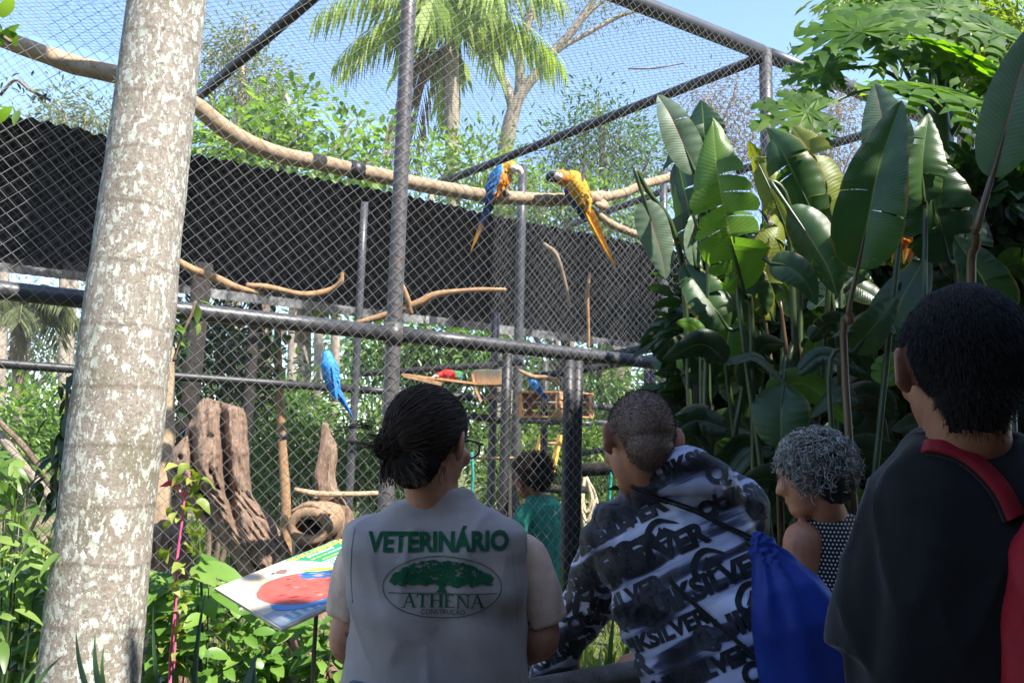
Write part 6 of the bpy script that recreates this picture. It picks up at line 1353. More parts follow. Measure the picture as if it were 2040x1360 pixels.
    while len(paths) < 2600:
        v = rg.normal(0, 1, 3); v /= np.linalg.norm(v); lf, lu, lx = v @ fb, v @ ub, v @ xb
        if (lf > .45 and lu < .4) or lu < -.75 or (lu < -.1 and lf > -.15): continue
        T = np.linspace(0, 1, 9)[:, None]; w = v[None] * (1 - T) + dirb[None] * T; w /= np.linalg.norm(w, axis=1)[:, None]; rr = 1.015 + rg.uniform(-.01, .03) + .015 * np.sin(np.pi * T) * rg.uniform(0, 1)
        pt = c2 + (w @ xb)[:, None] * xb * .086 * rr + (w @ fb)[:, None] * fb * .104 * rr + (w @ ub)[:, None] * ub * .094 * rr; pt[:, :] += rg.normal(0, .0012, pt.shape); paths.append(pt)
    T9 = np.linspace(0, 1, 9)[:, None]
    for i in range(900):      # strands wound round the bun
        n0 = rg.normal(0, 1, 3); n0 /= np.linalg.norm(n0); e1 = np.cross(n0, [.3, .2, 1]); e1 /= np.linalg.norm(e1); e2 = np.cross(n0, e1); a0 = rg.uniform(0, 6.28); ang = a0 + T9 * rg.uniform(1.2, 3.2); rr = rg.uniform(.026, .046); paths.append(bb + np.array([.006, 0, 0]) + e1 * np.cos(ang) * rr * 1.05 + e2 * np.sin(ang) * rr * .95 + n0 * rg.normal(0, .008))
    for i in range(420):      # nape hair drawn up into the bun
        o = h0 - fb * .058 - ub * .055 + (xb * rg.uniform(-1, .95) * .06 - ub * rg.uniform(-.2, 1) * .062 - fb * rg.uniform(.2, .75) * .06); mid = (o + bb) / 2 - fb * .014; paths.append((1 - T9) ** 2 * o + 2 * T9 * (1 - T9) * mid + T9 ** 2 * bb + rg.normal(0, .0012, (9, 3)))
    for i in range(120):      # a few soft flyaway ends, gathered in locks
        lock = rg.randint(0, 9); lr = np.random.RandomState(lock + 50); dv = np.array([-.75, -.15, .55]) * lr.uniform(.5, 1.2) + lr.normal(0, .35, 3); cv = lr.normal(0, 1, 3) * .5 + np.array([.1, 0, -.75]); L = lr.uniform(.028, .058) * rg.uniform(.7, 1.1); o = bb + lr.normal(0, .02, 3) + rg.normal(0, .004, 3); paths.append(o + dv * L * T9 + cv * L * T9 ** 2 + rg.normal(0, .0012, (9, 3)) * T9)
    for i in range(70):
        v = -fb * .5 + xb * rg.uniform(-.9, .8) - ub * .7; o = h0 + v * .09; L = rg.uniform(.015, .045); paths.append(o + (np.array([rg.normal(0, .3), -.2, -1])) * L * T9 + rg.normal(0, .004, (1, 3)) * T9 ** 2)
    ribbon_strands('loose_hair', paths, .0011, hm, root)
    # glasses
    m_gl = plain('black_spectacle_frame', [(.3, (.008, .008, .009, 1)), (.7, (.02, .02, .02, 1))], 20, rough=.25, bump=0); mb = MB()
    for k2 in (-1, 1):
        c = H(k2 * .034, .118, -.004); mb.tube([c + x * (.027 * math.cos(a)) + u * (.021 * math.sin(a)) for a in [2 * math.pi * j / 20 for j in range(21)]], .0021, 6)
        mb.tube([H(k2 * .062, .117, .006), H(k2 * .079, .10, .006), H(k2 * .085, .02, .004), H(k2 * .084, -.01, -.006)], .0022, 6)
    mb.tube([H(-.008, .12, 0), H(0, .124, .003), H(.008, .12, 0)], .002, 6); g = mb.build('glasses', m_gl, root)
    t = NT('lens'); gb = t.n('ShaderNodeBsdfGlass'); gb.inputs['IOR'].default_value = 1.05; tr = t.n('ShaderNodeBsdfTransparent'); mx = t.n('ShaderNodeMixShader'); mx.inputs[0].default_value = .25; t.l(tr.outputs[0], mx.inputs[1]); t.l(gb.outputs[0], mx.inputs[2]); m_lens = t.done(mx.outputs[0])
    for k2 in (-1, 1):
        mb = MB(); c = H(k2 * .034, .1175, -.004); mb.add([c + x * (.026 * math.cos(a)) + u * (.020 * math.sin(a)) for a in [2 * math.pi * j / 18 for j in range(18)]], [tuple(range(18))]); mb.build('lens', m_lens, g)
    lower_body(root, Vector((yz(1480).x, D, .88)), X, Y, Vector((yz(1480).x, D + .02, 0)), m_jean, .2, .14)
vet()

# ---------------------------------------------------- man in the printed jacket
def man():
    root = thing('person', gnd(1440, 1.98), 'shaven headed man leaning on the rail in a black and white lettered hooded jacket', 'person'); Z = Vector((0, 0, 1))
    hip, nb = P(1452, 1410, 1.95), P(1305, 975, 2.10); ax = (nb - hip).normalized(); X = (P(1475, 985, 2.03) - P(1205, 1060, 2.15)); X = (X - ax * X.dot(ax)).normalized(); Y = ax.cross(X).normalized() * -1
    if Y.y < 0: Y = -Y
    Lt = (nb - hip).length
    hc = P(1275, 868, 2.02); face = Vector((math.sin(R(-14)), math.cos(R(-14)), -.30)); up = Vector((-.05, .30, 1))
    mb = MB(); head(mb, hc, face, up, 1.03, nb + Vector((0, 0, .03)), .062, 1.1)
    ring = lambda t, a, b, e=2.4: (hip + ax * (t * Lt), X, Y, a, b, e)
    mb.loft([ring(-.1, .15, .10), ring(.3, .15, .10), ring(.7, .165, .10), ring(.88, .15, .08), ring(1.0, .06, .05)], 24)
    ls, le, lw = P(1232, 1062, 2.12), P(1165, 1205, 2.26), P(1082, 1345, 2.34); rs, re, rw = P(1462, 1020, 2.08), P(1432, 1235, 2.34), P(1318, 1300, 2.36)
    arm(mb, ls, le, lw); arm(mb, rs, re, rw)
    hand(mb, lw, P(1062, 1352, 2.36) - lw + Vector((-.05, .03, -.03)), (0, .1, -1), 1, .5); hd = P(1240, 1328, 2.34) - rw; hand(mb, rw + hd * .1, hd, (-.1, .25, -1), -1, .55, 1.05)
    legs_mb(mb, hip - Vector((0, 0, .06)), Vector((1, 0, 0)), Vector((hip.x + .02, hip.y - .05, 0)))
    put('body', remesh(mb, .0055, 3), sk_tan, root); eyes(root, hc, face, up, 1.03)
    # jacket
    mb = MB(); mb.loft([ring(-.30, .186, .135), ring(-.12, .182, .132), ring(.05, .178, .128), ring(.3, .182, .126), ring(.55, .19, .124), ring(.75, .198, .118), ring(.88, .188, .10), ring(.96, .13, .085), ring(1.02, .085, .075)], 40)
    mb.tube(smooth_pts([P(1262, 1030, 2.09), ls, ls.lerp(le, .5), le, le.lerp(lw, .5), le.lerp(lw, .92)], 5), [.075, .082, .078, .07, .060, .047], 20, round_end=True)
    mb.tube(smooth_pts([P(1430, 1000, 2.06), rs, rs.lerp(re, .5), re, re.lerp(rw, .5), re.lerp(rw, .93)], 5), [.075, .082, .075, .066, .056, .045], 20, round_end=True)
    mb.tube(smooth_pts([P(1246, 1000, 2.13), P(1262, 965, 2.05), P(1300, 935, 1.985), P(1352, 918, 1.955), P(1405, 935, 1.96), P(1448, 975, 1.99), P(1440, 1010, 2.08)], 5), [.028, .034, .037, .04, .04, .034, .028], 16, round_end=True)
    mb.tube(smooth_pts([P(1275, 985, 2.02), P(1340, 960, 1.955), P(1410, 965, 1.95), P(1462, 1000, 1.99)], 5), [.024, .036, .038, .02], 14, flat=.8, round_end=True)
    def jf(c, n):
        t = (c - hip).dot(ax) / Lt; s = (c - hip).dot(X); return .0045 * math.sin(t * 42 + s * 20 + 4 * noise.noise(c * 5)) * max(0, .45 + noise.noise(c * 4)) + .004 * math.sin((c.x * 40 + c.z * 55)) * (1 if s < -.17 else .25)
    t = NT('streaked_printed_jacket'); co = t.n('ShaderNodeTexCoord').outputs['Object']; mp = t.n('ShaderNodeMapping'); mp.inputs['Rotation'].default_value = (0, R(-20), 0); t.l(co, mp.inputs[0]); mq = t.n('ShaderNodeMapping'); mq.inputs['Scale'].default_value = (1.6, 1.6, 26); t.l(mp.outputs[0], mq.inputs[0])
    def dotp(vec, k, off):
        x = t.n('ShaderNodeVectorMath', operation='DOT_PRODUCT'); t.l(co, x.inputs[0]); x.inputs[1].default_value = tuple(vec * k); return t.math('ADD', x.outputs['Value'], off)
    cb = t.n('ShaderNodeCombineXYZ'); aX, aA = X * math.cos(R(8)) + ax * math.sin(R(8)), ax * math.cos(R(8)) - X * math.sin(R(8)); t.l(dotp(aX, 3.6, 0), cb.inputs[0]); t.l(dotp(aA, 17.0, 2.3), cb.inputs[1]); t.l(dotp(Y, 2.0, 0), cb.inputs[2])
    band = t.noise(cb.outputs[0], 1.0, 2, .4); cs = t.n('ShaderNodeCombineXYZ'); t.l(dotp(aX, 3.0, 0), cs.inputs[0]); t.l(dotp(aA, 70.0, 0), cs.inputs[1]); t.l(dotp(Y, 3, 0), cs.inputs[2]); st = t.noise(cs.outputs[0], 1.0, 5, .7)
    v = t.math('ADD', band, t.math('MULTIPLY', t.math('SUBTRACT', st, .5), .22))
    c = t.ramp(v, [(.415, srgb(24, 25, 40)), (.475, srgb(62, 64, 90)), (.515, srgb(168, 172, 204)), (.70, srgb(218, 220, 242))])
    m_jk = t.done(t.bsdf(c, .5, 0, t.bump(t.noise(co, 60, 4), .15, .004), .35, .1))
    jk = put('jacket', remesh(mb, .0078, 3, fold_fn((9, 9, 7), .010, 11, jf)), m_jk, root)
    # print: rows of lettering and the wave-and-peak emblem
    dc = Decals(jk); d2 = Decals(jk); d = (hip.lerp(nb, .5) - C_O).normalized(); ux = (X - d * X.dot(d)).normalized(); uy = ux.cross(d).normalized() * 1
    if uy.z < 0: uy = -uy
    ux, uy = ux * math.cos(R(8)) + uy * math.sin(R(8)), uy * math.cos(R(8)) - ux * math.sin(R(8))
    rg = random.Random(3); S = 'QUIKSILVER'
    def emblem(D, c, s, ux, uy):
        D.shape([(x * s, y * s) for x, y in curve([(-1.1, -.55), (-.95, .1), (-.4, .62), (.15, .7), (.6, .45), (1.15, -.05), (.75, .12), (.35, .34), (-.05, .38), (-.45, .15), (-.7, -.2), (-.62, -.48), (-.1, -.55), (.6, -.45), (.2, -.66), (-.5, -.72), (-1.1, -.55)], 3)], c, ux, uy, d)
        D.shape([(x * s, y * s) for x, y in ((-.52, -.36), (-.12, .02), (.02, .26), (.16, .04), (.28, .12), (.78, -.38), (.3, -.42), (-.2, -.42))], c, ux, uy, d)
    t = 1.0; row = 0
    while t > -.30:
        sz = (.052, .064, .049, .067)[row % 4]; c0 = hip + ax * (t * Lt) - d * .3; D = dc if row % 3 != 1 else d2; xo = (-.22, .05, -.10, .12, -.02)[row % 5]
        w = sz * .66 * 10; xx = xo - w
        while xx < .5:
            c = c0 + ux * (xx + w / 2)
            D.text(S, sz, c, ux, uy, d, .0042 * sz / .08, 0, .014, 1.0); xx += w + .03
            if row % 2 == 0: emblem(dc, c0 + ux * (xx + .05), .042, ux, uy); xx += .12
        t -= (sz * .90) / Lt; row += 1
    for (px, py, s, a) in ((1165, 1215, .085, -10), (1215, 1130, .075, 28), (1130, 1290, .06, -14), (1200, 1060, .06, 32)):
        q = R(a); dd = unit(P(px, py, 2) - C_O); ux2 = Vector((math.cos(q), 0, math.sin(q))); uy2 = Vector((-math.sin(q), 0, math.cos(q))); dc.text('QUIK' if py > 1200 else 'KSILVER', s, P(px, py, 1.8), ux2, uy2, dd, .004, 0, .014)
    emblem(dc, P(1232, 1095, 1.8), .045, Vector((.85, 0, .5)), Vector((-.5, 0, .85)))
    m_ink = cloth('black_print', [(.3, (.008, .008, .012, 1)), (.7, (.018, .018, .026, 1))], rough=.55); m_ink2 = cloth('charcoal_print', [(.3, (.02, .02, .03, 1)), (.7, (.04, .04, .055, 1))], rough=.55)
    dc.build('lettering', m_ink, jk); o = d2.build('lettering', m_ink2, jk); o['label'] = 'fainter charcoal lettering'
    # cropped hair
    x, f, u = axes(face, up); sc = 1.03; body = [o for o in root.children if o.name.startswith('body')][0]
    t = NT('stubbled_scalp'); co = t.coord('Object'); m_sc = t.done(t.bsdf(t.ramp(t.noise(co, 240, 3), [(.35, (.09, .052, .036, 1)), (.65, (.27, .155, .105, 1))]), .6))
    def line(a, b, c):
        if abs(a) > .079 and b > -.045: return 0
        lo = -.112 if b < -.035 else -.02 if b < .0 else .012 + .5 * max(0, b - .03)
        return max(0, min(1, (c - lo) * 26)) * (1 if b < .078 else 0)
    rt, nr, rr = scalp_hair(body, hc, (x, f, u), sc, line, 11000, 4, m_sc); ub = np.array(u); fb = np.array(f); hgt = np.clip((rt - np.array(hc)) @ ub / .1, 0, 1)[:, None]
    gd = nr * .6 - fb * .15 - ub * .5 + rr.normal(0, .25, nr.shape); paths = rt[:, None, :] + gd[:, None, :] * (.0035 + .006 * hgt)[:, None, :] * np.linspace(0, 1, 3)[None, :, None]
    hm = hairmat('cropped_dark_hair', [(.014, .009, .007, 1), (.065, .038, .026, 1)], .6); ribbon_strands('hair', paths, .0005, hm, root)
    lower_body(root, hip - Vector((0, 0, .04)), Vector((1, 0, 0)), Vector((0, 1, 0)), Vector((hip.x + .02, hip.y - .05, 0)), m_trous, .175, .13)
    # drawstring bag on his back
    m_bag = cloth('blue_nylon', [(.3, (.008, .022, .17, 1)), (.7, (.014, .042, .28, 1))], 8, .45, 0, 900, .2); bag = thing('drawstring_bag', P(1590, 1400, 1.86), 'bright blue nylon drawstring bag hanging off the back of the lettered jacket', 'bag')
    mb = MB(); bx = unit(P(1660, 1180, 1.8) - P(1540, 1300, 1.86)); rings = []
    for px, py, dd, a, b in ((1506, 1062, 1.83, .012, .012), (1516, 1078, 1.83, .02, .018), (1535, 1110, 1.82, .042, .03), (1565, 1165, 1.80, .075, .05), (1595, 1240, 1.79, .098, .065), (1610, 1330, 1.79, .105, .07), (1618, 1430, 1.79, .105, .07), (1620, 1500, 1.79, .09, .05)):
        rings.append((P(px, py, dd), Vector((.93, -.1, .28)).normalized(), Vector((.1, 1, 0)), a, b, 2.3))
    mb.loft(rings, 48); o0 = P(1510, 1068, 1.83)
    def bf(c, n):
        dist = (c - o0).length; a = math.atan2((c - o0).x, -(c - o0).z); return .006 * math.sin(a * 30) * max(0, 1 - dist / .16) * min(1, dist / .03) + .006 * noise.noise(Vector((c.x * 10, c.y * 10, c.z * 4))) + .004 * math.sin(a * 16 + dist * 10)
    put('pouch', remesh(mb, .007, 2, bf), m_bag, bag); m_cord = cloth('black_cord', [(.3, (.008, .008, .01, 1)), (.7, (.02, .02, .022, 1))])
    tr = Decals(jk).t
    for line in ([(1252, 962), (1300, 985), (1380, 1012), (1440, 1042), (1508, 1072)], [(1330, 1150), (1400, 1215), (1470, 1275), (1520, 1320), (1572, 1366), (1600, 1400)]):
        pts = []
        for px, py in [(p.x, p.y) for p in smooth_pts([Vector((a, b, 0)) for a, b in line], 8)]:
            dv = unit(P(px, py, 1) - C_O); h = tr.ray_cast(C_O, dv)
            if h[0] is not None and h[3] < 3: pts.append(h[0] - dv * .005)
        if len(pts) > 3: mb = MB(); mb.tube(pts, .0034, 7); mb.tube([p + Vector((.004, 0, -.009)) for p in pts], .003, 7); mb.build('cord', m_cord, bag)
man()

# ---------------------------------------------------- woman with grey curls
def lady():
    root = thing('person', gnd(1690, 2.42), 'grey curly haired person in a sleeveless white-dotted black top, looking down to the left', 'person'); Z = Vector((0, 0, 1))
    a = R(-38); X = Vector((math.cos(a), -math.sin(a), 0)); Y = Vector((math.sin(a), math.cos(a), 0)); hc = P(1616, 938, 2.40); fa = R(-46); face = Vector((math.sin(fa), math.cos(fa), -.28)); up = Vector((-.18, .1, 1)); nk = P(1648, 1028, 2.44)
    T = lambda py, px=1668, d=2.46: P(px, py, d)
    mb = MB(); head(mb, hc, face, up, .98, nk, .052)
    mb.loft([(T(1035, 1650), X, Y, .07, .06, 2.2), (T(1065, 1662), X, Y, .13, .085, 2.4), (T(1130), X, Y, .155, .10, 2.4), (T(1300), X, Y, .15, .10, 2.4), (T(1420), X, Y, .165, .11, 2.4)], 24)
    ls, le, lw = P(1600, 1078, 2.38), P(1584, 1235, 2.38), P(1545, 1330, 2.50); rs = T(1065) + X * .17; re = rs + Vector((.05, .05, -.26)); rw = P(1640, 1325, 2.62)
    arm(mb, ls, le, lw, (.056, .050, .042, .040, .027)); arm(mb, rs, re, rw, (.055, .05, .042, .04, .027)); hand(mb, lw, Vector((-.3, .6, -.25)), (0, .2, -1), 1, .6, .92); hand(mb, rw, Vector((-.5, .5, -.2)), (0, .2, -1), -1, .6, .92)
    legs_mb(mb, T(1420) - Vector((0, 0, .05)), X, Vector((T(1420).x, T(1420).y, 0)))
    put('body', remesh(mb, .0062, 3), sk_warm, root); eyes(root, hc, face, up, .98)
    t = NT('white_dotted_black_cloth'); co = t.coord('Object', (1, 1, 1), (0, 0, -a)); sc = 92.0; sp = t.n('ShaderNodeSeparateXYZ'); t.l(co, sp.inputs[0])
    rowi = t.math('FLOOR', t.math('MULTIPLY', sp.outputs[2], sc)); sh = t.math('MULTIPLY', t.math('MODULO', t.math('ABSOLUTE', rowi), 2.0), .5)
    fx = t.math('SUBTRACT', t.math('FRACT', t.math('ADD', t.math('MULTIPLY', t.math('ADD', sp.outputs[0], t.math('MULTIPLY', sp.outputs[1], .35)), sc), sh)), .5); fz = t.math('SUBTRACT', t.math('FRACT', t.math('MULTIPLY', sp.outputs[2], sc)), .5)
    r = t.math('SQRT', t.math('ADD', t.math('MULTIPLY', fx, fx), t.math('MULTIPLY', fz, fz))); k = t.ramp(r, [(.24, 1), (.30, 0)]); m_dot = t.done(t.bsdf(t.mix(k, (.010, .010, .014, 1), (.62, .60, .60, 1)), .8, 0, None, .2, .2))
    mb = MB(); mb.loft([(T(1018, 1646), X, Y, .068, .062, 2.2), (T(1032, 1652), X, Y, .10, .078, 2.2), (T(1056, 1662), X, Y, .135, .10, 2.5), (T(1110), X, Y, .150, .12, 2.7), (T(1180), X, Y, .165, .12, 2.6), (T(1300), X, Y, .168, .122, 2.5), (T(1440), X, Y, .185, .13, 2.5)], 36)
    put('top', remesh(mb, .008, 3, fold_fn((9, 9, 6), .006, 21)), m_dot, root)
    hm = hairmat('grey_curls', [(.03, .026, .022, 1), (.12, .11, .10, 1), (.36, .34, .31, 1), (.68, .65, .60, 1), (.06, .053, .048, 1)], .36); hd = hairmat('dark_under_hair', [(.012, .010, .010, 1), (.03, .027, .026, 1)], .5)
    x, f, u = axes(face, up); mb = MB(); mb.ell(hc - f * .03 + u * .02, (.088, .098, .092), (x, f, u), 20, 14); mb.ell(hc - f * .055 - u * .03, (.08, .065, .075), (x, f, u)); me = remesh(mb, .008, 2, lambda c, n: .01 * noise.noise(c * 45))
    bm = bmesh.new(); bm.from_mesh(me); bmesh.ops.delete(bm, geom=[v for v in bm.verts if (v.co - hc).dot(f) > .06 and (v.co - hc).dot(u) < .05], context='VERTS'); bm.to_mesh(me); bm.free(); put('hair', me, hd, root)
    xb, fb, ub = [np.array(v) for v in (x, f, u)]; c0 = np.array(hc - f * .022 + u * .018)
    dv = scalp_dirs(1500, 8, lambda v, r: not ((v @ fb) > .66 and (v @ ub) < .22) and (v @ ub) > -.66 and not ((v @ fb) > .35 and (v @ ub) < -.15)); rr = np.random.RandomState(6); paths = []
    for v in dv:
        o = c0 + xb * (v @ xb) * .085 + fb * (v @ fb) * .098 + ub * (v @ ub) * .09; tdir = np.cross(v, rr.normal(0, 1, 3)); tdir /= np.linalg.norm(tdir); s = np.cross(v, tdir); Rr = rr.uniform(.007, .014); turns = rr.uniform(1.1, 2.2); T0 = np.linspace(0, 1, 15); ang = T0 * turns * 6.28 + rr.uniform(0, 6.28); L = rr.uniform(.02, .04); sag = np.array([0, 0, -.018])
        paths.append(o + np.outer(T0 * L, v * .75) + np.outer(T0 * L * .6, tdir) + np.outer(np.cos(ang) * Rr, tdir) + np.outer(np.sin(ang) * Rr, s * .8 + v * .4) + np.outer(T0 ** 2, sag))
    ribbon_strands('curls', paths, .0021, hm, root)
    lower_body(root, T(1420) - Vector((0, 0, .03)), X, Y, Vector((T(1420).x, T(1420).y, 0)), m_trous, .18, .13)
lady()

# ---------------------------------------------------- boy with the red backpack
def boy():
    root = thing('person', gnd(1935, 1.24), 'tall dark haired youth in a plain black T-shirt close at the right edge', 'person'); Z = Vector((0, 0, 1)); a = R(-8); X = Vector((math.cos(a), -math.sin(a), 0)); Y = Vector((math.sin(a), math.cos(a), 0))
    hc = P(1914, 722, 1.26); fa = R(9); face = Vector((math.sin(fa), math.cos(fa), -.06)); nk = P(1922, 885, 1.26); T = lambda py, px=1945, d=1.28: P(px, py, d)
    mb = MB(); head(mb, hc, face, Z, 1.02, nk, .060)
    mb.loft([(T(885, 1925), X, Y, .065, .06, 2.2), (T(980, 1965), X, Y, .12, .07, 2.4), (T(1080, 1965), X, Y, .14, .09, 2.4), (T(1300, 1960), X, Y, .14, .09, 2.4), (T(1560), X, Y, .15, .10, 2.4)], 24)
    ls, le, lw = P(1828, 1060, 1.28), P(1750, 1390, 1.28), P(1725, 1560, 1.52); rs = T(985) + X * .20; re = rs + Vector((.05, .02, -.29)); rw = re + Vector((-.03, .22, .02))
    arm(mb, ls, le, lw, (.040, .044, .044, .042, .03)); arm(mb, rs, re, rw, (.040, .044, .044, .042, .03)); hand(mb, lw, Vector((.1, .8, -.1)), (.3, .1, -1), -1, .5); hand(mb, rw, Vector((-.1, .8, -.1)), (-.3, .1, -1), 1, .5)
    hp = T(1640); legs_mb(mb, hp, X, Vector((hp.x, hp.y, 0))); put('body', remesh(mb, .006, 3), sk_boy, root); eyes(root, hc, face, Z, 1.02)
    m_blk = cloth('faded_black_cotton', [(.3, (.003, .003, .004, 1)), (.7, (.006, .006, .0075, 1))])
    mb = MB(); mb.loft([(T(858, 1920), X, Y, .066, .062, 2.1), (T(872, 1924), X, Y, .078, .07, 2.1), (T(900, 1935), X, Y, .118, .08, 2.2), (T(935, 1955), X, Y, .160, .095, 2.4), (T(985, 1965), X, Y, .182, .11, 2.7), (T(1080, 1965), X, Y, .190, .125, 2.7), (T(1300), X, Y, .195, .125, 2.6), (T(1620), X, Y, .20, .13, 2.5)], 40)
    mb.tube(smooth_pts([P(1840, 975, 1.28), P(1800, 1018, 1.28), P(1778, 1120, 1.28), P(1758, 1220, 1.28), P(1742, 1305, 1.28)], 6), [.056, .068, .069, .070, .070], 22)
    mb.tube(smooth_pts([rs - X * .05, rs, rs.lerp(re, .5), rs.lerp(re, .85)], 5), [.06, .074, .072, .07], 20)
    put('shirt', remesh(mb, .0075, 3, fold_fn((8, 8, 3.5), .013, 31)), m_blk, root)
    hm = hairmat('short_black_hair', [(.006, .005, .005, 1), (.016, .012, .010, 1)], .42); x, f, u = axes(face, Z); s = 1.02; cx = np.array(hc - f * .012 * s + u * .016 * s); xb, fb, ub = [np.array(v) for v in (x, f, u)]
    mb = MB(); mb.ell(Vector(cx), (.083 * s, .104 * s, .097 * s), (x, f, u), 28, 20); mb.ell(hc - f * .05 * s - u * .045 * s, (.055 * s, .045 * s, .045 * s), (x, f, u)); me = remesh(mb, .007, 2, lambda c, n: .003 * noise.noise(c * 60)); bm = bmesh.new(); bm.from_mesh(me)
    bmesh.ops.delete(bm, geom=[v for v in bm.verts if ((v.co - hc).dot(f) > -.025 and (v.co - hc).dot(u) < .03) or ((v.co - hc).dot(f) > .07 and (v.co - hc).dot(u) < .07) or (v.co - hc).dot(u) < -.092], context='VERTS'); bm.to_mesh(me); bm.free(); put('hair', me, m_underhair, root)
    dv = scalp_dirs(11000, 9, lambda v, r: not ((v @ fb) > .55 and (v @ ub) < .55) and not ((v @ fb) > -.2 and (v @ ub) < .12) and (v @ ub) > -.97); base = cx + np.outer(dv @ xb, xb) * .082 * s + np.outer(dv @ fb, fb) * .103 * s + np.outer(dv @ ub, ub) * .096 * s
    rr = np.random.RandomState(7); g = dv * .5 + np.outer(np.clip(dv @ ub, -1, .4), -ub) * .2 - ub * .35 - fb * .25 + rr.normal(0, .14, dv.shape); L = rr.uniform(.007, .012, (len(dv), 1)) * (1.0 - .45 * (dv @ ub < -.2))[:, None]; T0 = np.linspace(0, 1, 4)[None, :, None]
    body = [o for o in root.children if o.name.startswith('body')][0]
    rt, nr, r2 = scalp_hair(body, hc, (x, f, u), s, lambda a, b, c: 0 if abs(a) > .078 and b > -.04 else max(0, min(1, (c - (-.118 if b < -.04 else .03)) * 30)) if b < .05 else 0, 7000, 10, m_underhair)
    gd = nr * .35 - ub * .6 + r2.normal(0, .12, nr.shape); ribbon_strands('nape_hair', rt[:, None, :] + gd[:, None, :] * r2.uniform(.006, .016, (len(rt), 1))[:, None, :] * np.linspace(0, 1, 4)[None, :, None], .0006, hm, root)
    ribbon_strands('short_hair', base[:, None, :] + g[:, None, :] * L[:, None, :] * T0 + np.array([0, 0, -.006]) * T0 ** 2, .0007, hm, root)
    lower_body(root, hp, X, Y, Vector((hp.x, hp.y, 0)), m_jean, .19, .135)
    mb = MB(); mb.tube([T(868, 1922) + X * (.074 * math.cos(q)) + Y * (.067 * math.sin(q)) for q in [2 * math.pi * k_ / 28 for k_ in range(29)]], .006, 8); mb.build('collar', m_blk, root)
    m_red = cloth('red_nylon', [(.3, (.16, .004, .010, 1)), (.7, (.26, .008, .016, 1))], 20, .6, 0); bp_ = thing('red_backpack', T(1500, 2040, 1.1), 'red backpack with a wide strap on the shoulder of the black T-shirt', 'backpack')
    c = T(1010, 2195, 1.12); mb = MB(); mb.loft([(c + Z * .02, X, Y, .06, .03, 2.6), (c, X, Y, .095, .05, 3), (c - Z * .06, X, Y, .118, .07, 3.2), (c - Z * .2, X, Y, .13, .08, 3.4), (c - Z * .36, X, Y, .13, .08, 3.4), (c - Z * .4, X, Y, .11, .06, 3)], 40); put('pack', remesh(mb, .008, 3, fold_fn((8, 8, 6), .007, 41)), m_red, bp_)
    sh = [o for o in root.children if o.name.startswith('shirt')][0]; tr = Decals(sh).t; dv = unit(P(1900, 950, 1) - C_O)
    line = smooth_pts([Vector(q + (0,)) for q in ((1848, 886), (1880, 890), (1918, 903), (1962, 935), (2000, 980), (2024, 1030))], 6); wv = []
    for i, p in enumerate(line):
        t0 = (line[min(i + 1, len(line) - 1)] - line[max(0, i - 1)]).normalized(); n2 = Vector((-t0.y, t0.x, 0)); w = 13 + 7 * i / len(line); rowv = []
        for k in (-1, -.9, 0, .9, 1):
            px, py = p.x + n2.x * w * k, p.y + n2.y * w * k; r0 = unit(P(px, py, 1) - C_O); h = tr.ray_cast(C_O, r0); base0 = h[0] if h[0] is not None and h[3] < 1.7 else (Vector(wv[-1][len(rowv)]) if wv else P(px, py, 1.24)); rowv.append(base0 - r0 * ((.010 if abs(k) < .95 else .002)))
        wv.append(rowv)
    pre = [[p + Vector((-.012, .05, -.012)) for p in wv[0]]]; wv = [[p + Vector((-.02, .09, -.05)) for p in wv[0]]] + pre + wv
    mb = MB(); mb.add([p for r0 in wv for p in r0], [(5 * i + k, 5 * i + k + 1, 5 * i + k + 6, 5 * i + k + 5) for i in range(len(wv) - 1) for k in range(4)]); mb.build('strap', m_red, bp_)
    mb = MB(); mb.tube([r0[4] + (r0[4] - r0[2]) * .06 for r0 in wv], .0045, 8); mb.build('strap_edge', m_blk, bp_)
boy()

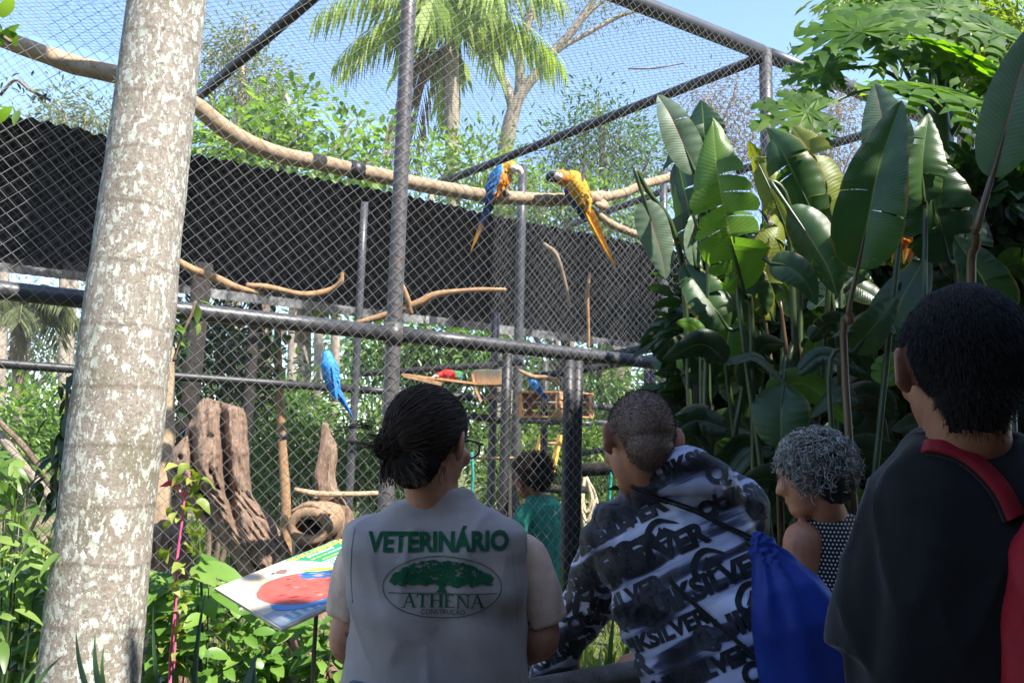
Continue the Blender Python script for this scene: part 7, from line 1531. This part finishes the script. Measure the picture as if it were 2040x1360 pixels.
# ---------------------------------------------------- person in green inside the cage
def girl():
    root = thing('person', gnd(1082, 5.1), 'person in a teal green T-shirt with dark bushy hair, standing behind the mesh', 'person'); Z = Vector((0, 0, 1)); a = R(-42); X = Vector((math.cos(a), -math.sin(a), 0)); Y = Vector((math.sin(a), math.cos(a), 0))
    D = 5.1; hc = P(1055, 948, D); fa = R(-58); face = Vector((math.sin(fa), math.cos(fa), -.25)); T = lambda py, px=1082: P(px, py, D); mb = MB(); head(mb, hc, face, Z, 1.0, T(990, 1072), .05)
    mb.loft([(T(992, 1074), X, Y, .07, .06, 2.2), (T(1010), X, Y, .15, .08, 2.4), (T(1060), X, Y, .15, .1, 2.4), (T(1160), X, Y, .15, .1, 2.4)], 20)
    ls = T(1022) - X * .15; rs = T(1022) + X * .15
    for s_, sg in ((ls, -1), (rs, 1)):
        el = s_ + Vector((sg * .03, 0, -.27)); wr = el + Y * .2 + Vector((0, 0, .05)); arm(mb, s_, el, wr, (.048, .044, .04, .036, .026)); hand(mb, wr, Y, (0, 0, -1), -sg, .5, .9)
    hp = Vector((T(1160).x, T(1160).y, .84)); legs_mb(mb, hp, X, Vector((hp.x, hp.y, 0))); put('body', remesh(mb, .0085, 3), sk_brown, root); eyes(root, hc, face, Z)
    m_teal = cloth('teal_cotton', [(.3, (.006, .13, .10, 1)), (.7, (.010, .19, .15, 1))]); mb = MB(); mb.loft([(T(984, 1074), X, Y, .062, .058, 2.1), (T(994, 1078), X, Y, .10, .075, 2.2), (T(1012), X, Y, .142, .09, 2.4), (T(1050), X, Y, .152, .115, 2.5), (T(1120), X, Y, .155, .12, 2.5), (T(1230), X, Y, .19, .135, 2.5)], 32)
    for s_, sg in ((ls, -1), (rs, 1)): mb.tube(smooth_pts([s_ - X * sg * .04, s_, s_ + Vector((sg * .03, 0, -.12)), s_ + Vector((sg * .035, 0, -.2))], 4), [.048, .058, .058, .058], 16)
    sh = put('shirt', remesh(mb, .011, 3, fold_fn((9, 9, 5), .009, 51)), m_teal, root)
    dc = Decals(sh); c = T(1000) - Y * .3; c = T(1012, 1092); dy = Y; r = random.Random(4)
    for i in range(60):
        x0 = r.uniform(-1, 1); y0 = r.uniform(-.2, 1 - abs(x0) ** 2); dc.shape([(x0 * .05 + .012 * math.cos(q), y0 * .03 + .005 * math.sin(q)) for q in [6.28 * j / 8 for j in range(8)]], T(1002, 1090), X, Z, Y, edge=.03)
    dc.shape([(-.004, -.03), (.004, -.03), (.003, .0), (-.003, .0)], T(1002, 1090), X, Z, Y)
    dc.build('tree_print', cloth('pale_green_print', [(.3, (.02, .26, .18, 1)), (.7, (.03, .32, .22, 1))]), sh)
    hm = hairmat('bushy_dark_hair', [(.004, .003, .002, 1), (.010, .006, .004, 1), (.02, .011, .007, 1)], .6); x, f, u = axes(face, Z); mb = MB(); mb.ell(hc - f * .03 + u * .03, (.10, .11, .10), (x, f, u)); mb.ell(hc - f * .07 - u * .02, (.095, .08, .09), (x, f, u)); me = remesh(mb, .012, 2, lambda c, n: .014 * noise.noise(c * 40))
    bm = bmesh.new(); bm.from_mesh(me); bmesh.ops.delete(bm, geom=[v for v in bm.verts if (v.co - hc).dot(f) > .045 and (v.co - hc).dot(u) < .06], context='VERTS'); bm.to_mesh(me); bm.free(); put('hair', me, m_underhair, root)
    xb, fb, ub = [np.array(v) for v in (x, f, u)]; c0 = np.array(hc - f * .035 + u * .02); dv = scalp_dirs(900, 12, lambda v, r: not ((v @ fb) > .4 and (v @ ub) < .35) and (v @ ub) > -.7); rr = np.random.RandomState(3); T0 = np.linspace(0, 1, 10); paths = []
    for v in dv:
        tdir = np.cross(v, rr.normal(0, 1, 3)); tdir /= np.linalg.norm(tdir); ang = T0 * 9 + rr.uniform(0, 6); paths.append(c0 + v * .105 + np.outer(T0 * rr.uniform(.02, .05), v) + np.outer(np.cos(ang) * .009, tdir) + np.outer(np.sin(ang) * .009, np.cross(v, tdir)))
    ribbon_strands('curls', paths, .0022, hm, root); lower_body(root, hp + Vector((0, 0, .02)), X, Y, Vector((hp.x, hp.y, 0)), m_jean, .17, .125)
girl()

# ------------------------------------------------------------------ thin haze added to wash out the far trees
def haze():
    mb = MB(); mb.box((1, 19, 6.2), (84, 64, 14.6)); t = NT('added_haze'); v = t.n('ShaderNodeVolumePrincipled'); v.inputs['Color'].default_value = (.93, .96, 1, 1); v.inputs['Density'].default_value = .0014; v.inputs['Anisotropy'].default_value = .1
    t.l(v.outputs[0], t.out.inputs['Volume']); o = mb.build('haze', t.m, None, smooth=False); o['kind'] = 'stuff'
haze()
